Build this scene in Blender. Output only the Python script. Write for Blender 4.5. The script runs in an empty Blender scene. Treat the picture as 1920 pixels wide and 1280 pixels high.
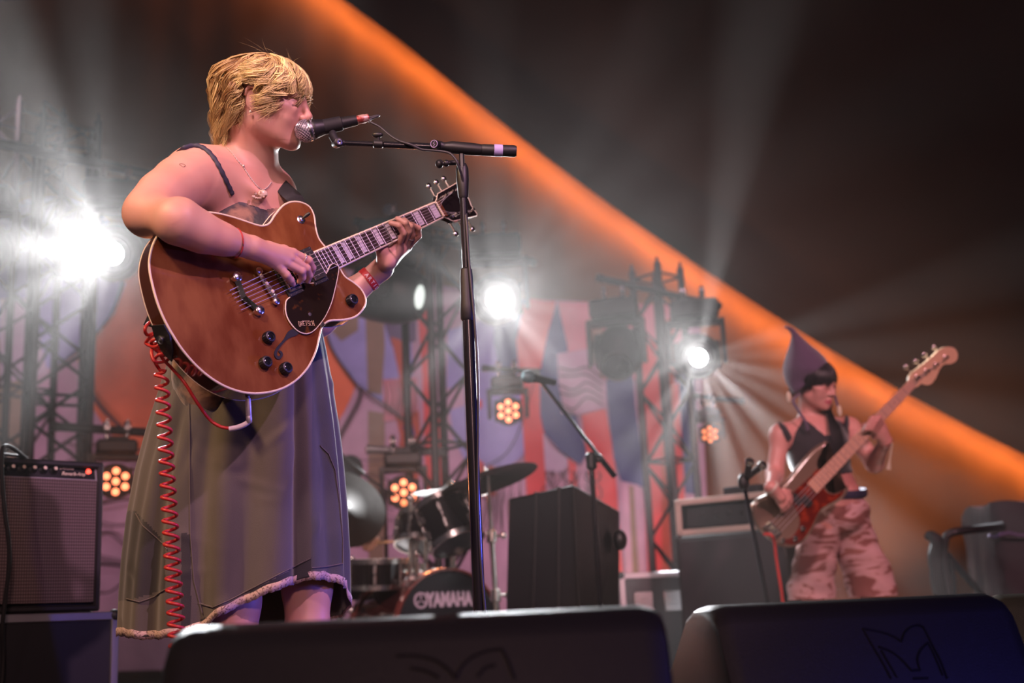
import bpy, math, random
import numpy as np
from mathutils import Vector, Matrix, Quaternion

random.seed(7)
np.random.seed(7)
SC = bpy.context.scene
COL = SC.collection

# ------------------------------------------------------------------ camera
F = 2300.0
PITCH = math.radians(13.0)
ROLL = 0.047
CAM = Vector((0.0, 0.0, 0.30))
_r0 = Vector((1, 0, 0))
FWD = Vector((0, math.cos(PITCH), math.sin(PITCH)))
_u0 = Vector((0, -math.sin(PITCH), math.cos(PITCH)))
UP = _u0 * math.cos(ROLL) + _r0 * math.sin(ROLL)
RT = _r0 * math.cos(ROLL) - _u0 * math.sin(ROLL)
cam_data = bpy.data.cameras.new('camera')
cam_data.sensor_width = 36.0
cam_data.lens = 36.0 * F / 1920.0
cam_data.clip_end = 200
cam_data.dof.use_dof = True
cam_data.dof.focus_distance = 2.80
cam_data.dof.aperture_fstop = 2.4
cam = bpy.data.objects.new('camera', cam_data)
COL.objects.link(cam)
cam.matrix_world = Matrix(((RT.x, UP.x, -FWD.x, CAM.x), (RT.y, UP.y, -FWD.y, CAM.y), (RT.z, UP.z, -FWD.z, CAM.z), (0, 0, 0, 1)))
SC.camera = cam

# ------------------------------------------------------------------ view
SC.view_settings.view_transform = 'Standard'
SC.view_settings.look = 'None'
SC.view_settings.gamma = 1.0
SC.view_settings.use_curve_mapping = False
SC.view_settings.exposure = 0.0
SC.cycles.use_denoising = True
SC.cycles.volume_bounces = 0
SC.cycles.max_bounces = 6
SC.cycles.diffuse_bounces = 3
SC.cycles.glossy_bounces = 3
SC.cycles.sample_clamp_indirect = 4.0
SC.cycles.sample_clamp_direct = 30.0

world = bpy.data.worlds.new('world')
SC.world = world
world.use_nodes = True
world.node_tree.nodes['Background'].inputs[0].default_value = (0.55, 0.40, 0.50, 1)
world.node_tree.nodes['Background'].inputs[1].default_value = 0.055


def U(px, py, Z):
    """A point of the place seen at pixel (px, py) at the distance Z in front of the lens."""
    return CAM + (RT * ((px - 960.0) / F) + UP * ((640.0 - py) / F) + FWD) * Z


def UZ(px, py, z):
    """The point on the horizontal plane z seen at the pixel."""
    d = RT * ((px - 960.0) / F) + UP * ((640.0 - py) / F) + FWD
    return CAM + d * ((z - CAM.z) / d.z)


def PX(p):
    d = Vector(p) - CAM
    Z = d.dot(FWD)
    return (960 + F * d.dot(RT) / Z, 640 - F * d.dot(UP) / Z, Z)


def spot(name, loc, target, energy, color, size=60, blend=0.3, radius=0.05, parent=None):
    L = bpy.data.lights.new(name, 'SPOT')
    L.energy = energy
    L.color = color
    L.spot_size = math.radians(size)
    L.spot_blend = blend
    L.shadow_soft_size = radius
    o = bpy.data.objects.new(name, L)
    COL.objects.link(o)
    o.location = loc
    o.rotation_euler = (Vector(target) - Vector(loc)).to_track_quat('-Z', 'Y').to_euler()
    return o


def area(name, loc, target, energy, color, sx, sy):
    L = bpy.data.lights.new(name, 'AREA')
    L.shape = 'RECTANGLE'
    L.size = sx
    L.size_y = sy
    L.energy = energy
    L.color = color
    o = bpy.data.objects.new(name, L)
    COL.objects.link(o)
    o.location = loc
    o.rotation_euler = (Vector(target) - Vector(loc)).to_track_quat('-Z', 'Y').to_euler()
    return o


# front-of-house lighting (lamps on the truss over the audience)
FOH = [
    spot('front_lamp_warm', (-3.4, 0.6, 4.3), (-0.75, 2.75, 1.40), 860, (1.0, 0.60, 0.28), 26, 0.6, 0.10),
    spot('front_lamp_pink', (3.2, -0.6, 4.0), (-0.6, 2.8, 1.2), 900, (0.92, 0.48, 0.74), 30, 0.6, 0.06),
    spot('front_lamp_fill', (0.9, -3.2, 2.4), (-0.6, 2.8, 1.1), 420, (1.0, 0.55, 0.50), 34, 0.8, 0.25),
    spot('front_lamp_band', (3.4, -2.6, 4.4), (2.0, 5.4, 1.1), 1900, (1.0, 0.42, 0.50), 22, 0.7, 0.20),
    spot('front_lamp_drums', (-1.6, -3.0, 4.6), (0.2, 6.0, 0.6), 2000, (1.0, 0.64, 0.66), 24, 0.7, 0.5),
    spot('side_lamp_blue', (2.3, 3.15, 0.7), (-0.05, 2.88, 0.70), 190, (0.12, 0.12, 1.0), 24, 0.6, 0.05),
    spot('side_lamp_wedge', (3.2, 0.4, 1.3), (1.0, 1.7, 0.1), 80, (0.12, 0.10, 1.0), 60, 0.6, 0.05),
]
# ------------------------------------------------------------------ materials
MATS = {}


def mat(name, color, rough=0.6, metal=0.0, emit=None, estr=0.0, spec=None, coat=0.0, bump=None, noise=None, sheen=0.0, sss=0.0):
    m = bpy.data.materials.new(name)
    m.use_nodes = True
    nt = m.node_tree
    b = nt.nodes['Principled BSDF']
    c = tuple(color) + (1,)
    b.inputs['Base Color'].default_value = c
    b.inputs['Roughness'].default_value = rough
    b.inputs['Metallic'].default_value = metal
    if spec is not None:
        b.inputs['Specular IOR Level'].default_value = spec
    if coat:
        b.inputs['Coat Weight'].default_value = coat
        b.inputs['Coat Roughness'].default_value = 0.06
    if sheen:
        b.inputs['Sheen Weight'].default_value = sheen
    if sss:
        b.inputs['Subsurface Weight'].default_value = sss
        b.inputs['Subsurface Radius'].default_value = (0.012, 0.005, 0.003)
        b.inputs['Subsurface Scale'].default_value = 1.0
    if emit is not None:
        b.inputs['Emission Color'].default_value = tuple(emit) + (1,)
        b.inputs['Emission Strength'].default_value = estr
    tc = None
    if noise or bump:
        tc = nt.nodes.new('ShaderNodeTexCoord')
    if noise:                                     # (second colour, scale, low, high[, stretch])
        n = nt.nodes.new('ShaderNodeTexNoise')
        n.inputs['Scale'].default_value = noise[1]
        n.inputs['Detail'].default_value = 6
        src = tc.outputs['Object']
        if len(noise) > 4:
            mp = nt.nodes.new('ShaderNodeMapping')
            mp.inputs['Scale'].default_value = noise[4]
            nt.links.new(src, mp.inputs['Vector'])
            src = mp.outputs[0]
        nt.links.new(src, n.inputs['Vector'])
        r = nt.nodes.new('ShaderNodeValToRGB')
        r.color_ramp.elements[0].position = noise[2]
        r.color_ramp.elements[1].position = noise[3]
        r.color_ramp.elements[0].color = c
        r.color_ramp.elements[1].color = tuple(noise[0]) + (1,)
        nt.links.new(n.outputs['Fac'], r.inputs[0])
        nt.links.new(r.outputs[0], b.inputs['Base Color'])
    if bump:                                      # (scale, strength, distance)
        n2 = nt.nodes.new('ShaderNodeTexNoise')
        n2.inputs['Scale'].default_value = bump[0]
        n2.inputs['Detail'].default_value = 4
        nt.links.new(tc.outputs['Object'], n2.inputs['Vector'])
        bp = nt.nodes.new('ShaderNodeBump')
        bp.inputs['Strength'].default_value = bump[1]
        bp.inputs['Distance'].default_value = bump[2]
        nt.links.new(n2.outputs['Fac'], bp.inputs['Height'])
        nt.links.new(bp.outputs[0], b.inputs['Normal'])
    MATS[name] = m
    return m


M_BLACK = mat('black_plastic', (0.012, 0.012, 0.013), 0.45)
M_BLACKM = mat('black_powder_coat', (0.014, 0.014, 0.016), 0.5, 0.0, bump=(60, 0.2, 0.002))
M_TRUSS = mat('black_painted_aluminium', (0.016, 0.015, 0.017), 0.38, 0.0)
M_TOLEX = mat('black_tolex', (0.014, 0.013, 0.014), 0.55, bump=(300, 0.5, 0.001))
M_WEDGE = mat('textured_black_paint', (0.030, 0.029, 0.027), 0.42, bump=(520, 0.6, 0.0012))
M_GROOVE = mat('dark_groove', (0.004, 0.004, 0.004), 0.7)
M_CHROME = mat('chrome', (0.86, 0.82, 0.76), 0.20, 1.0)
M_STEEL = mat('steel', (0.62, 0.60, 0.60), 0.25, 1.0)
M_STRING = mat('guitar_string', (0.42, 0.38, 0.38), 0.5, 0.4)
M_ALU = mat('brushed_aluminium', (0.42, 0.41, 0.43), 0.42, 0.85, bump=(90, 0.2, 0.001))
M_RUBBER = mat('black_rubber', (0.010, 0.010, 0.011), 0.7)
M_WARMLED = mat('warm_lens', (0.9, 0.5, 0.3), 0.3, emit=(1.0, 0.23, 0.10), estr=3.2)
M_WARMLED2 = mat('warm_lens_dim', (0.9, 0.5, 0.3), 0.3, emit=(1.0, 0.25, 0.08), estr=1.6)
M_WHITEBEAM = mat('white_lens', (1, 1, 1), 0.2, emit=(0.95, 0.97, 1.0), estr=14.0)
M_DIMLENS = mat('pale_lens', (1, 1, 1), 0.2, emit=(0.85, 0.95, 0.88), estr=0.9)
M_GLASSDK = mat('dark_lens_glass', (0.01, 0.01, 0.012), 0.08, 0.0, coat=1.0)

# ------------------------------------------------------------------ mesh builder


class MB:
    """Collects shapes, then links them as one mesh object."""

    def __init__(s):
        s.v = []
        s.f = []
        s.m = []
        s.n = 0

    def add(s, verts, faces, mi=0, M=None):
        verts = np.asarray([tuple(p) for p in verts], float) if not isinstance(verts, np.ndarray) else verts
        if M is not None:
            A = np.array(M)
            verts = verts @ A[:3, :3].T + A[:3, 3]
        s.v.append(verts)
        off = s.n
        s.f += [tuple(i + off for i in f) for f in faces]
        s.m += [mi] * len(faces)
        s.n += len(verts)
        return s

    def box(s, c, size, M=None, mi=0, bevel=0.0):
        x, y, z = (a / 2 for a in size)
        if bevel > 0:
            b = min(bevel, x, y, z)
            vs = []
            for sx in (-1, 1):
                for sy in (-1, 1):
                    for sz in (-1, 1):
                        vs += [(c[0] + sx * (x - b), c[1] + sy * (y - b), c[2] + sz * z), (c[0] + sx * (x - b), c[1] + sy * y, c[2] + sz * (z - b)), (c[0] + sx * x, c[1] + sy * (y - b), c[2] + sz * (z - b))]

            def I(sx, sy, sz, k):
                return ((sx > 0) * 4 + (sy > 0) * 2 + (sz > 0)) * 3 + k
            fs = []
            for q in (-1, 1):
                fs.append((I(-1, -1, q, 0), I(1, -1, q, 0), I(1, 1, q, 0), I(-1, 1, q, 0)))
                fs.append((I(-1, q, -1, 1), I(1, q, -1, 1), I(1, q, 1, 1), I(-1, q, 1, 1)))
                fs.append((I(q, -1, -1, 2), I(q, 1, -1, 2), I(q, 1, 1, 2), I(q, -1, 1, 2)))
                for q2 in (-1, 1):
                    fs.append((I(-1, q, q2, 0), I(1, q, q2, 0), I(1, q, q2, 1), I(-1, q, q2, 1)))
                    fs.append((I(q, -1, q2, 0), I(q, 1, q2, 0), I(q, 1, q2, 2), I(q, -1, q2, 2)))
                    fs.append((I(q, q2, -1, 1), I(q, q2, 1, 1), I(q, q2, 1, 2), I(q, q2, -1, 2)))
                    for q3 in (-1, 1):
                        fs.append((I(q, q2, q3, 0), I(q, q2, q3, 1), I(q, q2, q3, 2)))
            return s.add(vs, fs, mi, M)
        vs = [(c[0] + a * x, c[1] + b * y, c[2] + d * z) for a in (-1, 1) for b in (-1, 1) for d in (-1, 1)]
        fs = [(0, 1, 3, 2), (4, 6, 7, 5), (0, 4, 5, 1), (2, 3, 7, 6), (0, 2, 6, 4), (1, 5, 7, 3)]
        return s.add(vs, fs, mi, M)

    def tube(s, pts, r, n=8, mi=0, M=None, caps=True, closed=False, flat=None):
        """Sweep a circle (or an ellipse: flat=(rx, ry, up)) along points; r is a number or one per point."""
        P = [Vector(p) for p in pts]
        k = len(P)
        rr = [r] * k if not hasattr(r, '__len__') else list(r)
        T = []
        for i in range(k):
            if closed:
                t = P[(i + 1) % k] - P[i - 1]
            else:
                t = P[min(i + 1, k - 1)] - P[max(i - 1, 0)]
            T.append(t.normalized() if t.length > 1e-9 else Vector((0, 0, 1)))
        a = Vector((0, 0, 1)) if abs(T[0].z) < 0.9 else Vector((1, 0, 0))
        N = (a - T[0] * a.dot(T[0])).normalized()
        vs = []
        for i in range(k):
            N = N - T[i] * N.dot(T[i])
            N = N.normalized() if N.length > 1e-9 else T[i].orthogonal().normalized()
            if flat:
                up = Vector(flat[2])
                A = (up - T[i] * up.dot(T[i])).normalized()
                B = T[i].cross(A)
                for j in range(n):
                    q = 2 * math.pi * j / n
                    vs.append(P[i] + A * (math.cos(q) * flat[1] * rr[i]) + B * (math.sin(q) * flat[0] * rr[i]))
            else:
                B = T[i].cross(N)
                for j in range(n):
                    q = 2 * math.pi * j / n
                    vs.append(P[i] + N * (math.cos(q) * rr[i]) + B * (math.sin(q) * rr[i]))
        fs = []
        for i in range(k if closed else k - 1):
            i2 = (i + 1) % k
            for j in range(n):
                j2 = (j + 1) % n
                fs.append((i * n + j, i * n + j2, i2 * n + j2, i2 * n + j))
        if caps and not closed:
            fs.append(tuple(range(n - 1, -1, -1)))
            fs.append(tuple((k - 1) * n + j for j in range(n)))
        return s.add(vs, fs, mi, M)

    def cyl(s, a, b, r, r2=None, n=20, mi=0, M=None):
        return s.tube([a, b], [r, r if r2 is None else r2], n, mi, M)

    def lathe(s, prof, n=28, mi=0, M=None, cap=True):
        """prof: (radius, height) pairs around the z axis."""
        k = len(prof)
        vs = [(r * math.cos(2 * math.pi * j / n), r * math.sin(2 * math.pi * j / n), z) for (r, z) in prof for j in range(n)]
        fs = [(i * n + j, i * n + (j + 1) % n, (i + 1) * n + (j + 1) % n, (i + 1) * n + j) for i in range(k - 1) for j in range(n)]
        if cap:
            fs.append(tuple(range(n - 1, -1, -1)))
            fs.append(tuple((k - 1) * n + j for j in range(n)))
        return s.add(vs, fs, mi, M)

    def ell(s, c, r, n=16, mi=0, M=None):
        k = n // 2
        rx, ry, rz = r if hasattr(r, '__len__') else (r, r, r)
        vs, fs = [], []
        for i in range(k + 1):
            t = math.pi * i / k
            q = max(math.sin(t), 1e-3)
            for j in range(n):
                a = 2 * math.pi * j / n
                vs.append((c[0] + rx * q * math.cos(a), c[1] + ry * q * math.sin(a), c[2] - rz * math.cos(t)))
        for i in range(k):
            for j in range(n):
                fs.append((i * n + j, i * n + (j + 1) % n, (i + 1) * n + (j + 1) % n, (i + 1) * n + j))
        fs.append(tuple(range(n - 1, -1, -1)))
        fs.append(tuple(k * n + j for j in range(n)))
        return s.add(vs, fs, mi, M)

    def prism(s, poly, z0, z1, mi=0, M=None, side=None):
        """A closed 2-D outline extruded from z0 to z1."""
        k = len(poly)
        vs = [(p[0], p[1], z0) for p in poly] + [(p[0], p[1], z1) for p in poly]
        s.add(vs, [tuple(range(k - 1, -1, -1)), tuple(range(k, 2 * k))], mi, M)
        s.n_ = s.n
        off = s.n - 2 * k
        for i in range(k):
            j = (i + 1) % k
            s.f.append((off + i, off + j, off + k + j, off + k + i))
            s.m.append(mi if side is None else side)
        return s

    def build(s, name, mats, parent=None, origin=None, smooth=True, angle=40):
        V = np.concatenate(s.v) if s.v else np.zeros((0, 3))
        if parent is not None:
            org = wloc(parent)
        elif origin is not None:
            org = np.array(origin)
        else:
            org = np.array([(V[:, 0].min() + V[:, 0].max()) / 2, (V[:, 1].min() + V[:, 1].max()) / 2, V[:, 2].min()])
        me = bpy.data.meshes.new(name)
        me.from_pydata((V - org).tolist(), [], s.f)
        mats = mats if isinstance(mats, (list, tuple)) else [mats]
        for m in mats:
            me.materials.append(m)
        if len(mats) > 1:
            me.polygons.foreach_set('material_index', s.m)
        me.validate()
        o = bpy.data.objects.new(name, me)
        COL.objects.link(o)
        if parent is not None:
            o.parent = parent
        else:
            o.location = org
        if smooth:
            me.polygons.foreach_set('use_smooth', [True] * len(me.polygons))
            me.set_sharp_from_angle(angle=math.radians(angle))
        me.update()
        return o


def wloc(o):
    p = np.zeros(3)
    while o is not None:
        p = p + np.array(o.location)
        o = o.parent
    return p


def tag(o, label=None, cat=None, group=None, kind=None):
    if label:
        o['label'] = label
    if cat:
        o['category'] = cat
    if group:
        o['group'] = group
    if kind:
        o['kind'] = kind
    return o


def empty(name, loc, label=None, cat=None, group=None):
    o = bpy.data.objects.new(name, None)
    o.empty_display_size = 0.1
    COL.objects.link(o)
    o.location = loc
    return tag(o, label, cat, group)


def copy_tree(o, parent=None):
    c = o.copy()
    COL.objects.link(c)
    if parent is not None:
        c.parent = parent
    for ch in list(o.children):
        copy_tree(ch, c)
    return c


def frame(o, x, y, z):
    """4x4 matrix with the axes x, y, z at o."""
    return Matrix(((x[0], y[0], z[0], o[0]), (x[1], y[1], z[1], o[1]), (x[2], y[2], z[2], o[2]), (0, 0, 0, 1)))


def look(o, zdir, up=(0, 0, 1)):
    """Matrix at o whose z axis is zdir and whose y axis is as near up as it can be."""
    z = Vector(zdir).normalized()
    x = Vector(up).cross(z).normalized()
    y = z.cross(x)
    return frame(o, x, y, z)


def spline(pts, n=8, closed=False):
    """Catmull-Rom through the points (any dimension)."""
    P = [np.array(p, float) for p in pts]
    k = len(P)
    out = []
    for i in range(k if closed else k - 1):
        p0 = P[(i - 1) % k] if (closed or i > 0) else 2 * P[0] - P[1]
        p1, p2 = P[i], P[(i + 1) % k]
        p3 = P[(i + 2) % k] if (closed or i + 2 < k) else 2 * P[-1] - P[-2]
        for j in range(n):
            t = j / n
            out.append(0.5 * ((2 * p1) + (p2 - p0) * t + (2 * p0 - 5 * p1 + 4 * p2 - p3) * t * t + (3 * p1 - p0 - 3 * p2 + p3) * t ** 3))
    if not closed:
        out.append(P[-1])
    return out


def text_mesh(txt, size, depth, M, name, m, parent, bold=0.0, shear=0.0, sx=1.0):
    cu = bpy.data.curves.new(name, 'FONT')
    cu.body = txt
    cu.size = size
    cu.extrude = depth
    cu.offset = bold
    cu.shear = shear
    cu.align_x = 'CENTER'
    cu.align_y = 'CENTER'
    tmp = bpy.data.objects.new(name, cu)
    COL.objects.link(tmp)
    dg = bpy.context.evaluated_depsgraph_get()
    me = bpy.data.meshes.new_from_object(tmp.evaluated_get(dg))
    bpy.data.objects.remove(tmp)
    me.transform(Matrix.Translation(-Vector(wloc(parent))) @ M @ Matrix.Diagonal((sx, 1, 1, 1)))
    me.materials.clear()
    me.materials.append(m)
    o = bpy.data.objects.new(name, me)
    COL.objects.link(o)
    o.parent = parent
    return o
# ------------------------------------------------------------------ smooth bodies: a distance field turned into one surface


class Field:
    def __init__(s):
        s.p = []

    def cone(s, a, b, ra, rb, k=0.02, sub=False, stretch=None):
        s.p.append(('c', np.array(a, float), np.array(b, float), ra, rb, k, sub))

    def ell(s, c, r, R=None, k=0.02, sub=False):
        s.p.append(('e', np.array(c, float), np.array(r, float), np.eye(3) if R is None else np.array(R, float), 0, k, sub))

    def sample(s, lo, hi, h):
        lo = np.array(lo, float)
        hi = np.array(hi, float)
        n = np.ceil((hi - lo) / h).astype(int) + 1
        D = np.full(n, 0.5, np.float32)
        for t, A, B, ra, rb, k, sub in s.p:
            if t == 'c':
                m = max(ra, rb)
                mn, mx = np.minimum(A, B) - m, np.maximum(A, B) + m
            else:
                ext = np.sqrt(((rot_abs(ra, B)) ** 2).sum(1)) if False else np.full(3, B.max())
                mn, mx = A - ext, A + ext
            pad = k + 2.5 * h
            i0 = np.maximum(np.floor((mn - pad - lo) / h).astype(int), 0)
            i1 = np.minimum(np.ceil((mx + pad - lo) / h).astype(int) + 1, n)
            if (i1 <= i0).any():
                continue
            X = (lo[0] + h * np.arange(i0[0], i1[0]))[:, None, None].astype(np.float32)
            Y = (lo[1] + h * np.arange(i0[1], i1[1]))[None, :, None].astype(np.float32)
            Z = (lo[2] + h * np.arange(i0[2], i1[2]))[None, None, :].astype(np.float32)
            if t == 'c':
                ba = B - A
                L2 = max(float(ba @ ba), 1e-12)
                tt = ((X - A[0]) * ba[0] + (Y - A[1]) * ba[1] + (Z - A[2]) * ba[2]) / L2
                tt = np.clip(tt, 0, 1)
                d = np.sqrt((X - A[0] - tt * ba[0]) ** 2 + (Y - A[1] - tt * ba[1]) ** 2 + (Z - A[2] - tt * ba[2]) ** 2) - (ra + (rb - ra) * tt)
            else:
                R = ra
                px = (X - A[0]) * R[0, 0] + (Y - A[1]) * R[1, 0] + (Z - A[2]) * R[2, 0]
                py = (X - A[0]) * R[0, 1] + (Y - A[1]) * R[1, 1] + (Z - A[2]) * R[2, 1]
                pz = (X - A[0]) * R[0, 2] + (Y - A[1]) * R[1, 2] + (Z - A[2]) * R[2, 2]
                k0 = np.sqrt((px / B[0]) ** 2 + (py / B[1]) ** 2 + (pz / B[2]) ** 2) + 1e-9
                k1 = np.sqrt((px / B[0] ** 2) ** 2 + (py / B[1] ** 2) ** 2 + (pz / B[2] ** 2) ** 2) + 1e-9
                d = k0 * (k0 - 1.0) / k1
            S = D[i0[0]:i1[0], i0[1]:i1[1], i0[2]:i1[2]]
            if sub:
                d = -d
                hh = np.maximum(k - np.abs(S - d), 0) / max(k, 1e-9)
                S[...] = np.maximum(S, d) + hh * hh * k * 0.25
            else:
                hh = np.maximum(k - np.abs(S - d), 0) / max(k, 1e-9)
                S[...] = np.minimum(S, d) - hh * hh * k * 0.25
        return D, lo, n

    def mesh(s, lo, hi, h):
        """Surface nets: vertices and quads of the zero surface in the box."""
        D, lo, n = s.sample(lo, hi, h)
        ins = D < 0
        c = ins[:-1, :-1, :-1].astype(np.int8)
        for dx in (0, 1):
            for dy in (0, 1):
                for dz in (0, 1):
                    if dx + dy + dz:
                        c = c + ins[dx:n[0] - 1 + dx, dy:n[1] - 1 + dy, dz:n[2] - 1 + dz]
        act = (c > 0) & (c < 8)
        idx = np.argwhere(act)
        ids = np.full(act.shape, -1, np.int32)
        ids[act] = np.arange(len(idx))
        acc = np.zeros((len(idx), 3), np.float64)
        cnt = np.zeros(len(idx))
        cor = [(a, b, q) for a in (0, 1) for b in (0, 1) for q in (0, 1)]
        for ca in cor:
            for ax in range(3):
                if ca[ax]:
                    continue
                cb = list(ca)
                cb[ax] = 1
                va = D[idx[:, 0] + ca[0], idx[:, 1] + ca[1], idx[:, 2] + ca[2]]
                vb = D[idx[:, 0] + cb[0], idx[:, 1] + cb[1], idx[:, 2] + cb[2]]
                m = (va < 0) != (vb < 0)
                t = np.where(m, va / np.where(m, va - vb, 1), 0)
                pt = np.array(ca, float)[None, :].repeat(len(idx), 0)
                pt[:, ax] += t
                acc[m] += pt[m]
                cnt[m] += 1
        V = lo + h * (idx + acc / np.maximum(cnt, 1)[:, None])
        Fs = []
        for ax in range(3):
            sl0 = [slice(None)] * 3
            sl1 = [slice(None)] * 3
            sl0[ax] = slice(0, -1)
            sl1[ax] = slice(1, None)
            a, b = ins[tuple(sl0)], ins[tuple(sl1)]
            e = np.argwhere(a != b)
            u, w = [(1, 2), (2, 0), (0, 1)][ax]
            ok = (e[:, u] > 0) & (e[:, w] > 0) & (e[:, u] < n[u] - 1) & (e[:, w] < n[w] - 1)
            e = e[ok]
            fl = a[e[:, 0], e[:, 1], e[:, 2]]
            q = []
            for (du, dw) in ((-1, -1), (0, -1), (0, 0), (-1, 0)):
                g = e.copy()
                g[:, u] += du
                g[:, w] += dw
                q.append(ids[g[:, 0], g[:, 1], g[:, 2]])
            q = np.stack(q, 1)
            q[~fl] = q[~fl][:, ::-1]
            Fs.append(q)
        Q = np.concatenate(Fs)
        Q = Q[(Q >= 0).all(1)]
        return V, Q


def fast_mesh(name, chunks, mats, parent=None, origin=None, attrs=None):
    """chunks: (V, Q) pairs joined into one object."""
    Vs, Qs, off = [], [], 0
    for V, Q in chunks:
        Vs.append(V)
        Qs.append(Q + off)
        off += len(V)
    V = np.concatenate(Vs)
    Q = np.concatenate(Qs).astype(np.int32)
    org = wloc(parent) if parent is not None else np.array(origin if origin is not None else (0, 0, 0), float)
    me = bpy.data.meshes.new(name)
    me.vertices.add(len(V))
    me.vertices.foreach_set('co', (V - org).astype(np.float32).ravel())
    me.loops.add(Q.size)
    me.loops.foreach_set('vertex_index', Q.ravel())
    me.polygons.add(len(Q))
    me.polygons.foreach_set('loop_start', np.arange(0, Q.size, Q.shape[1], dtype=np.int32))
    me.polygons.foreach_set('use_smooth', np.ones(len(Q), bool))
    me.update(calc_edges=True)
    me.validate()
    for m in (mats if isinstance(mats, (list, tuple)) else [mats]):
        me.materials.append(m)
    if attrs:
        for an, fn in attrs.items():
            at = me.attributes.new(an, 'FLOAT', 'POINT')
            at.data.foreach_set('value', fn(V).astype(np.float32))
    o = bpy.data.objects.new(name, me)
    COL.objects.link(o)
    if parent is not None:
        o.parent = parent
    else:
        o.location = org
    return o


def finger(fl, pts, radii, k=0.006):
    for i in range(len(pts) - 1):
        fl.cone(pts[i], pts[i + 1], radii[i], radii[i + 1], k)
# ------------------------------------------------------------------ the place: floor, tent wall, roof, painted backdrop


def UY(px, py, Y):
    """The point on the vertical plane at the distance Y seen at the pixel."""
    d = RT * ((px - 960.0) / F) + UP * ((640.0 - py) / F) + FWD
    return CAM + d * (Y / d.y)


WALL_Y = 10.4
M_WALL = mat('brown_tent_lining', (0.330, 0.160, 0.085), 0.85, noise=((0.26, 0.120, 0.062), 1.3, 0.35, 0.7))
M_ROOF = mat('dark_roof_cloth', (0.095, 0.055, 0.045), 0.9, noise=((0.060, 0.038, 0.036), 0.8, 0.3, 0.7))
M_FLOOR = mat('stage_floor_boards', (0.055, 0.032, 0.022), 0.5, noise=((0.030, 0.020, 0.015), 3.0, 0.35, 0.65, (1, 8, 1)))

b = MB()
b.box((0, 5.6, -0.05), (15, 10.6, 0.1))
tag(b.build('floor', M_FLOOR), kind='structure')

# pleated cloth wall behind the stage
rng = np.random.default_rng(3)
nx = 620
xs = np.linspace(-7.4, 7.4, nx)
ph = np.cumsum(rng.uniform(0.12, 0.55, nx))
pl = 0.006 * np.sin(ph * 0.9) + 0.010 * np.sin(xs * 5.1 + 1.2 * np.sin(xs * 1.7)) + 0.004 * np.sin(xs * 17.0)
zs = [0.0, 1.2, 2.4, 3.6, 4.8, 6.2]
V, Fc = [], []
for k, z in enumerate(zs):
    q = 1.15 - 0.5 * z / 6.2
    for i in range(nx):
        V.append((xs[i], WALL_Y - pl[i] * q, z))
for k in range(len(zs) - 1):
    for i in range(nx - 1):
        Fc.append((k * nx + i, k * nx + i + 1, (k + 1) * nx + i + 1, (k + 1) * nx + i))
b = MB()
b.add(V, Fc)
b.add([(-7.5, WALL_Y + 0.05, 0), (7.5, WALL_Y + 0.05, 0), (7.5, WALL_Y + 0.05, 6.2), (-7.5, WALL_Y + 0.05, 6.2)], [(0, 1, 2, 3)])
tag(b.build('wall_back', M_WALL, angle=180), kind='structure')

# the dark cloth roof that slopes down to the right, with its soft folds
edge_px = [(300, -300), (480, -135), (640, -4), (760, 85), (900, 198), (1100, 352), (1300, 492), (1500, 621), (1700, 738), (1920, 852), (2150, 960), (2400, 1068)]
edge = [UY(p[0], p[1], WALL_Y - 0.42) for p in edge_px]
ed = spline([tuple(e) for e in edge], 8)
na = len(ed)
nb = 26
V, Fc = [], []
for i, e in enumerate(ed):
    t = i / (na - 1)
    A = np.array(e)
    B = A + np.array([5.2 + 0.6 * t, -9.6, 3.3 + 0.9 * (1 - t)])
    for j in range(nb):
        s = j / (nb - 1)
        p = A * (1 - s) + B * s
        sag = -0.25 * math.sin(math.pi * s)
        fold = 0.05 * math.sin(t * 46 + 2.0 * math.sin(t * 9)) * min(1, s * 3)
        V.append((p[0], p[1], p[2] + sag + fold))
for i in range(na - 1):
    for j in range(nb - 1):
        Fc.append((i * nb + j, i * nb + j + 1, (i + 1) * nb + j + 1, (i + 1) * nb + j))
b = MB()
b.add(V, Fc)
roof = b.build('ceiling', M_ROOF, angle=180)
md = roof.modifiers.new('thickness', 'SOLIDIFY')
md.thickness = 0.02
md.offset = 1.0
tag(roof, kind='structure')
# hidden lamps added behind the roof edge to make the wall glow along it
for i in range(0, na - 8, 8):
    A, B = Vector(ed[i]), Vector(ed[i + 8])
    t = (B - A).normalized()
    out = Vector((-t.z, 0, t.x))
    if out.z < 0:
        out = -out
    mid = (A + B) / 2 + out * 0.035 + Vector((0, 0.27, 0))
    w = (B - A).length
    L = bpy.data.lights.new('seam_glow_lamp', 'AREA')
    L.shape = 'RECTANGLE'
    L.size = w
    L.size_y = 0.02
    L.energy = 3.2 * w
    L.color = (1.0, 0.34, 0.07)
    o = bpy.data.objects.new('seam_glow_lamp', L)
    COL.objects.link(o)
    z = Vector((0, -1, 0)) * 0.92 + out * 0.40
    z.normalize()
    y = z.cross(t).normalized()
    o.matrix_world = frame(mid, t, y, z)
# wall washers standing on the floor behind the backdrop
for x, e, c in ((-5.0, 26, (1.0, 0.55, 0.36)), (-2.2, 22, (1.0, 0.55, 0.36)), (0.6, 30, (1.0, 0.55, 0.36)), (2.9, 34, (1.0, 0.52, 0.30)), (4.6, 10, (1.0, 0.48, 0.26))):
    spot('wall_washer', (x, WALL_Y - 1.1, 0.15), (x + 0.1, WALL_Y, 2.8), e * 2.2, c, 105, 1.0, 0.06)

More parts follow.
